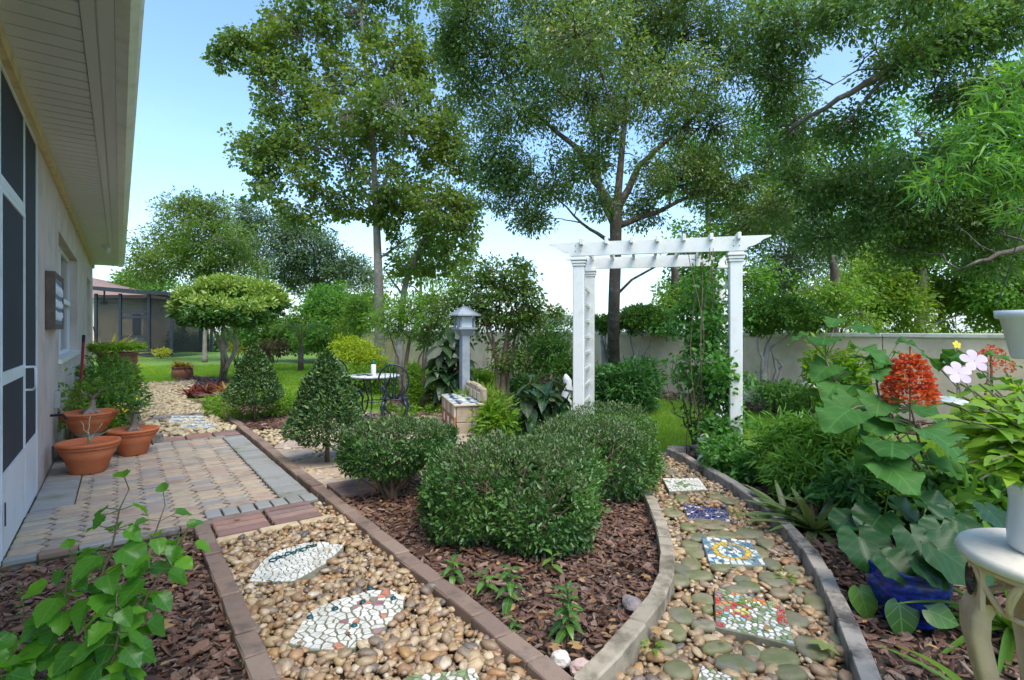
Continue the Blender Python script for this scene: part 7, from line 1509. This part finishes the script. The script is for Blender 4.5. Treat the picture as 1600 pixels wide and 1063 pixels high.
bushy('yellow_bed_plant', 'yellow leaved plant in the bed right of the umbrella tree trunks', G(368, 575, ZG), [blobp(368, 545, 16, 9, 9, 20)], 8, .1, .16, .03, 'croton', 'blade')
bushy('rusty_bed_plant', 'reddish leaved plants in the bed beyond the cone topiary', G(430, 568, ZG), [blobp(425, 545, 19, 25, 14, 50), blobp(400, 550, 19, 14, 9, 20)], 9, .16, .14, .05, 'rusty', 'oval') if LM.setdefault('rusty', leafm('rusty_leaf', [(.10, .05, .03), (.16, .08, .04), (.08, .10, .03)], .5, .3)) else None
bushy('porch_flowers', 'yellow flowering plants at the foot of the screened porch', Vector((P(253, 0, 27).x, 27, ZG)), [blobp(253, 551, 27, 12, 4, 26)], 9, .2, .14, .05, 'croton', 'oval')

# ================================================================== GRASS
def grass(name, poly, n, h, w, holes=()):
    xs = [p[0] for p in poly]; ys = [p[1] for p in poly]; pts = []
    cand = NR.random((n*2, 2))*np.array([max(xs)-min(xs), max(ys)-min(ys)])+np.array([min(xs), min(ys)])
    ok = pipv(cand, poly)
    for h_ in holes: ok &= ~pipv(cand, h_)
    cand = cand[ok][:n]; N = len(cand); pts = np.concatenate([cand, np.full((N, 1), ZG)], 1)
    ax = unit(np.array([0, 0, 1.])+NR.normal(size=(N, 3))*.42); nr = rnd3(N)
    tag(link(name, leaf_mesh(name, pts, ax, nr, h*(.6+.8*NR.random(N)), w, 'grass'), M_GRASS), 'short green lawn grass', 'grass', kind='stuff')
ALLH = [POLY_CONEBED, POLY_BISTROBED, POLY_ISLE, POLY_FAR, POLY_COURT, POLY_CENTRE, POLY_RPATH, POLY_RIGHT, POLY_WALLBED]
grass('lawn_grass', [G(x, y, ZG).xy for x, y in ((940, 708), (1120, 704), (1230, 660), (1300, 640), (1230, 622), (1000, 612), (870, 640))], 52000, .060, .0065, ALLH)
grass('lawn_grass', [G(x, y, ZG).xy for x, y in ((210, 604), (420, 640), (640, 640), (800, 660), (820, 600), (640, 575), (420, 570), (215, 574))], 90000, .085, .013, ALLH)
grass('lawn_grass', [G(x, y, ZG).xy for x, y in ((1380, 735), (1600, 790), (1700, 760), (1600, 690), (1450, 680))], 22000, .06, .006, [POLY_RIGHT])

# ---- leaf litter on the bark
def litter(poly, n, z, parent):
    xs = [p[0] for p in poly]; ys = [p[1] for p in poly]
    c_ = NR.random((n*3, 2))*np.array([max(xs)-min(xs), max(ys)-min(ys)])+np.array([min(xs), min(ys)]); c_ = c_[pipv(c_, poly)][:n]; N = len(c_)
    pos = np.concatenate([c_, z+.012*NR.random((N, 1))], 1); a = NR.random(N)*6.28
    tag(link('leaf_litter', leaf_mesh('leaf_litter', pos, np.stack([np.cos(a), np.sin(a), .25*NR.normal(size=N)], 1), np.array([0, 0, 1.])+NR.normal(size=(N, 3))*.3, .02+.035*NR.random(N), .012+.02*NR.random(N), 'oval'), LM['fallen'], parent), kind='stuff')
litter(POLY_CENTRE, 420, .004, CENTREBED); litter(POLY_RIGHT, 420, .002, RIGHTBED); litter(POLY_LEFTBED, 160, .0, LEFTBED); litter(POLY_RPATH, 60, .01, RPATH); litter(POLY_LPATH, 40, .012, LPATH)
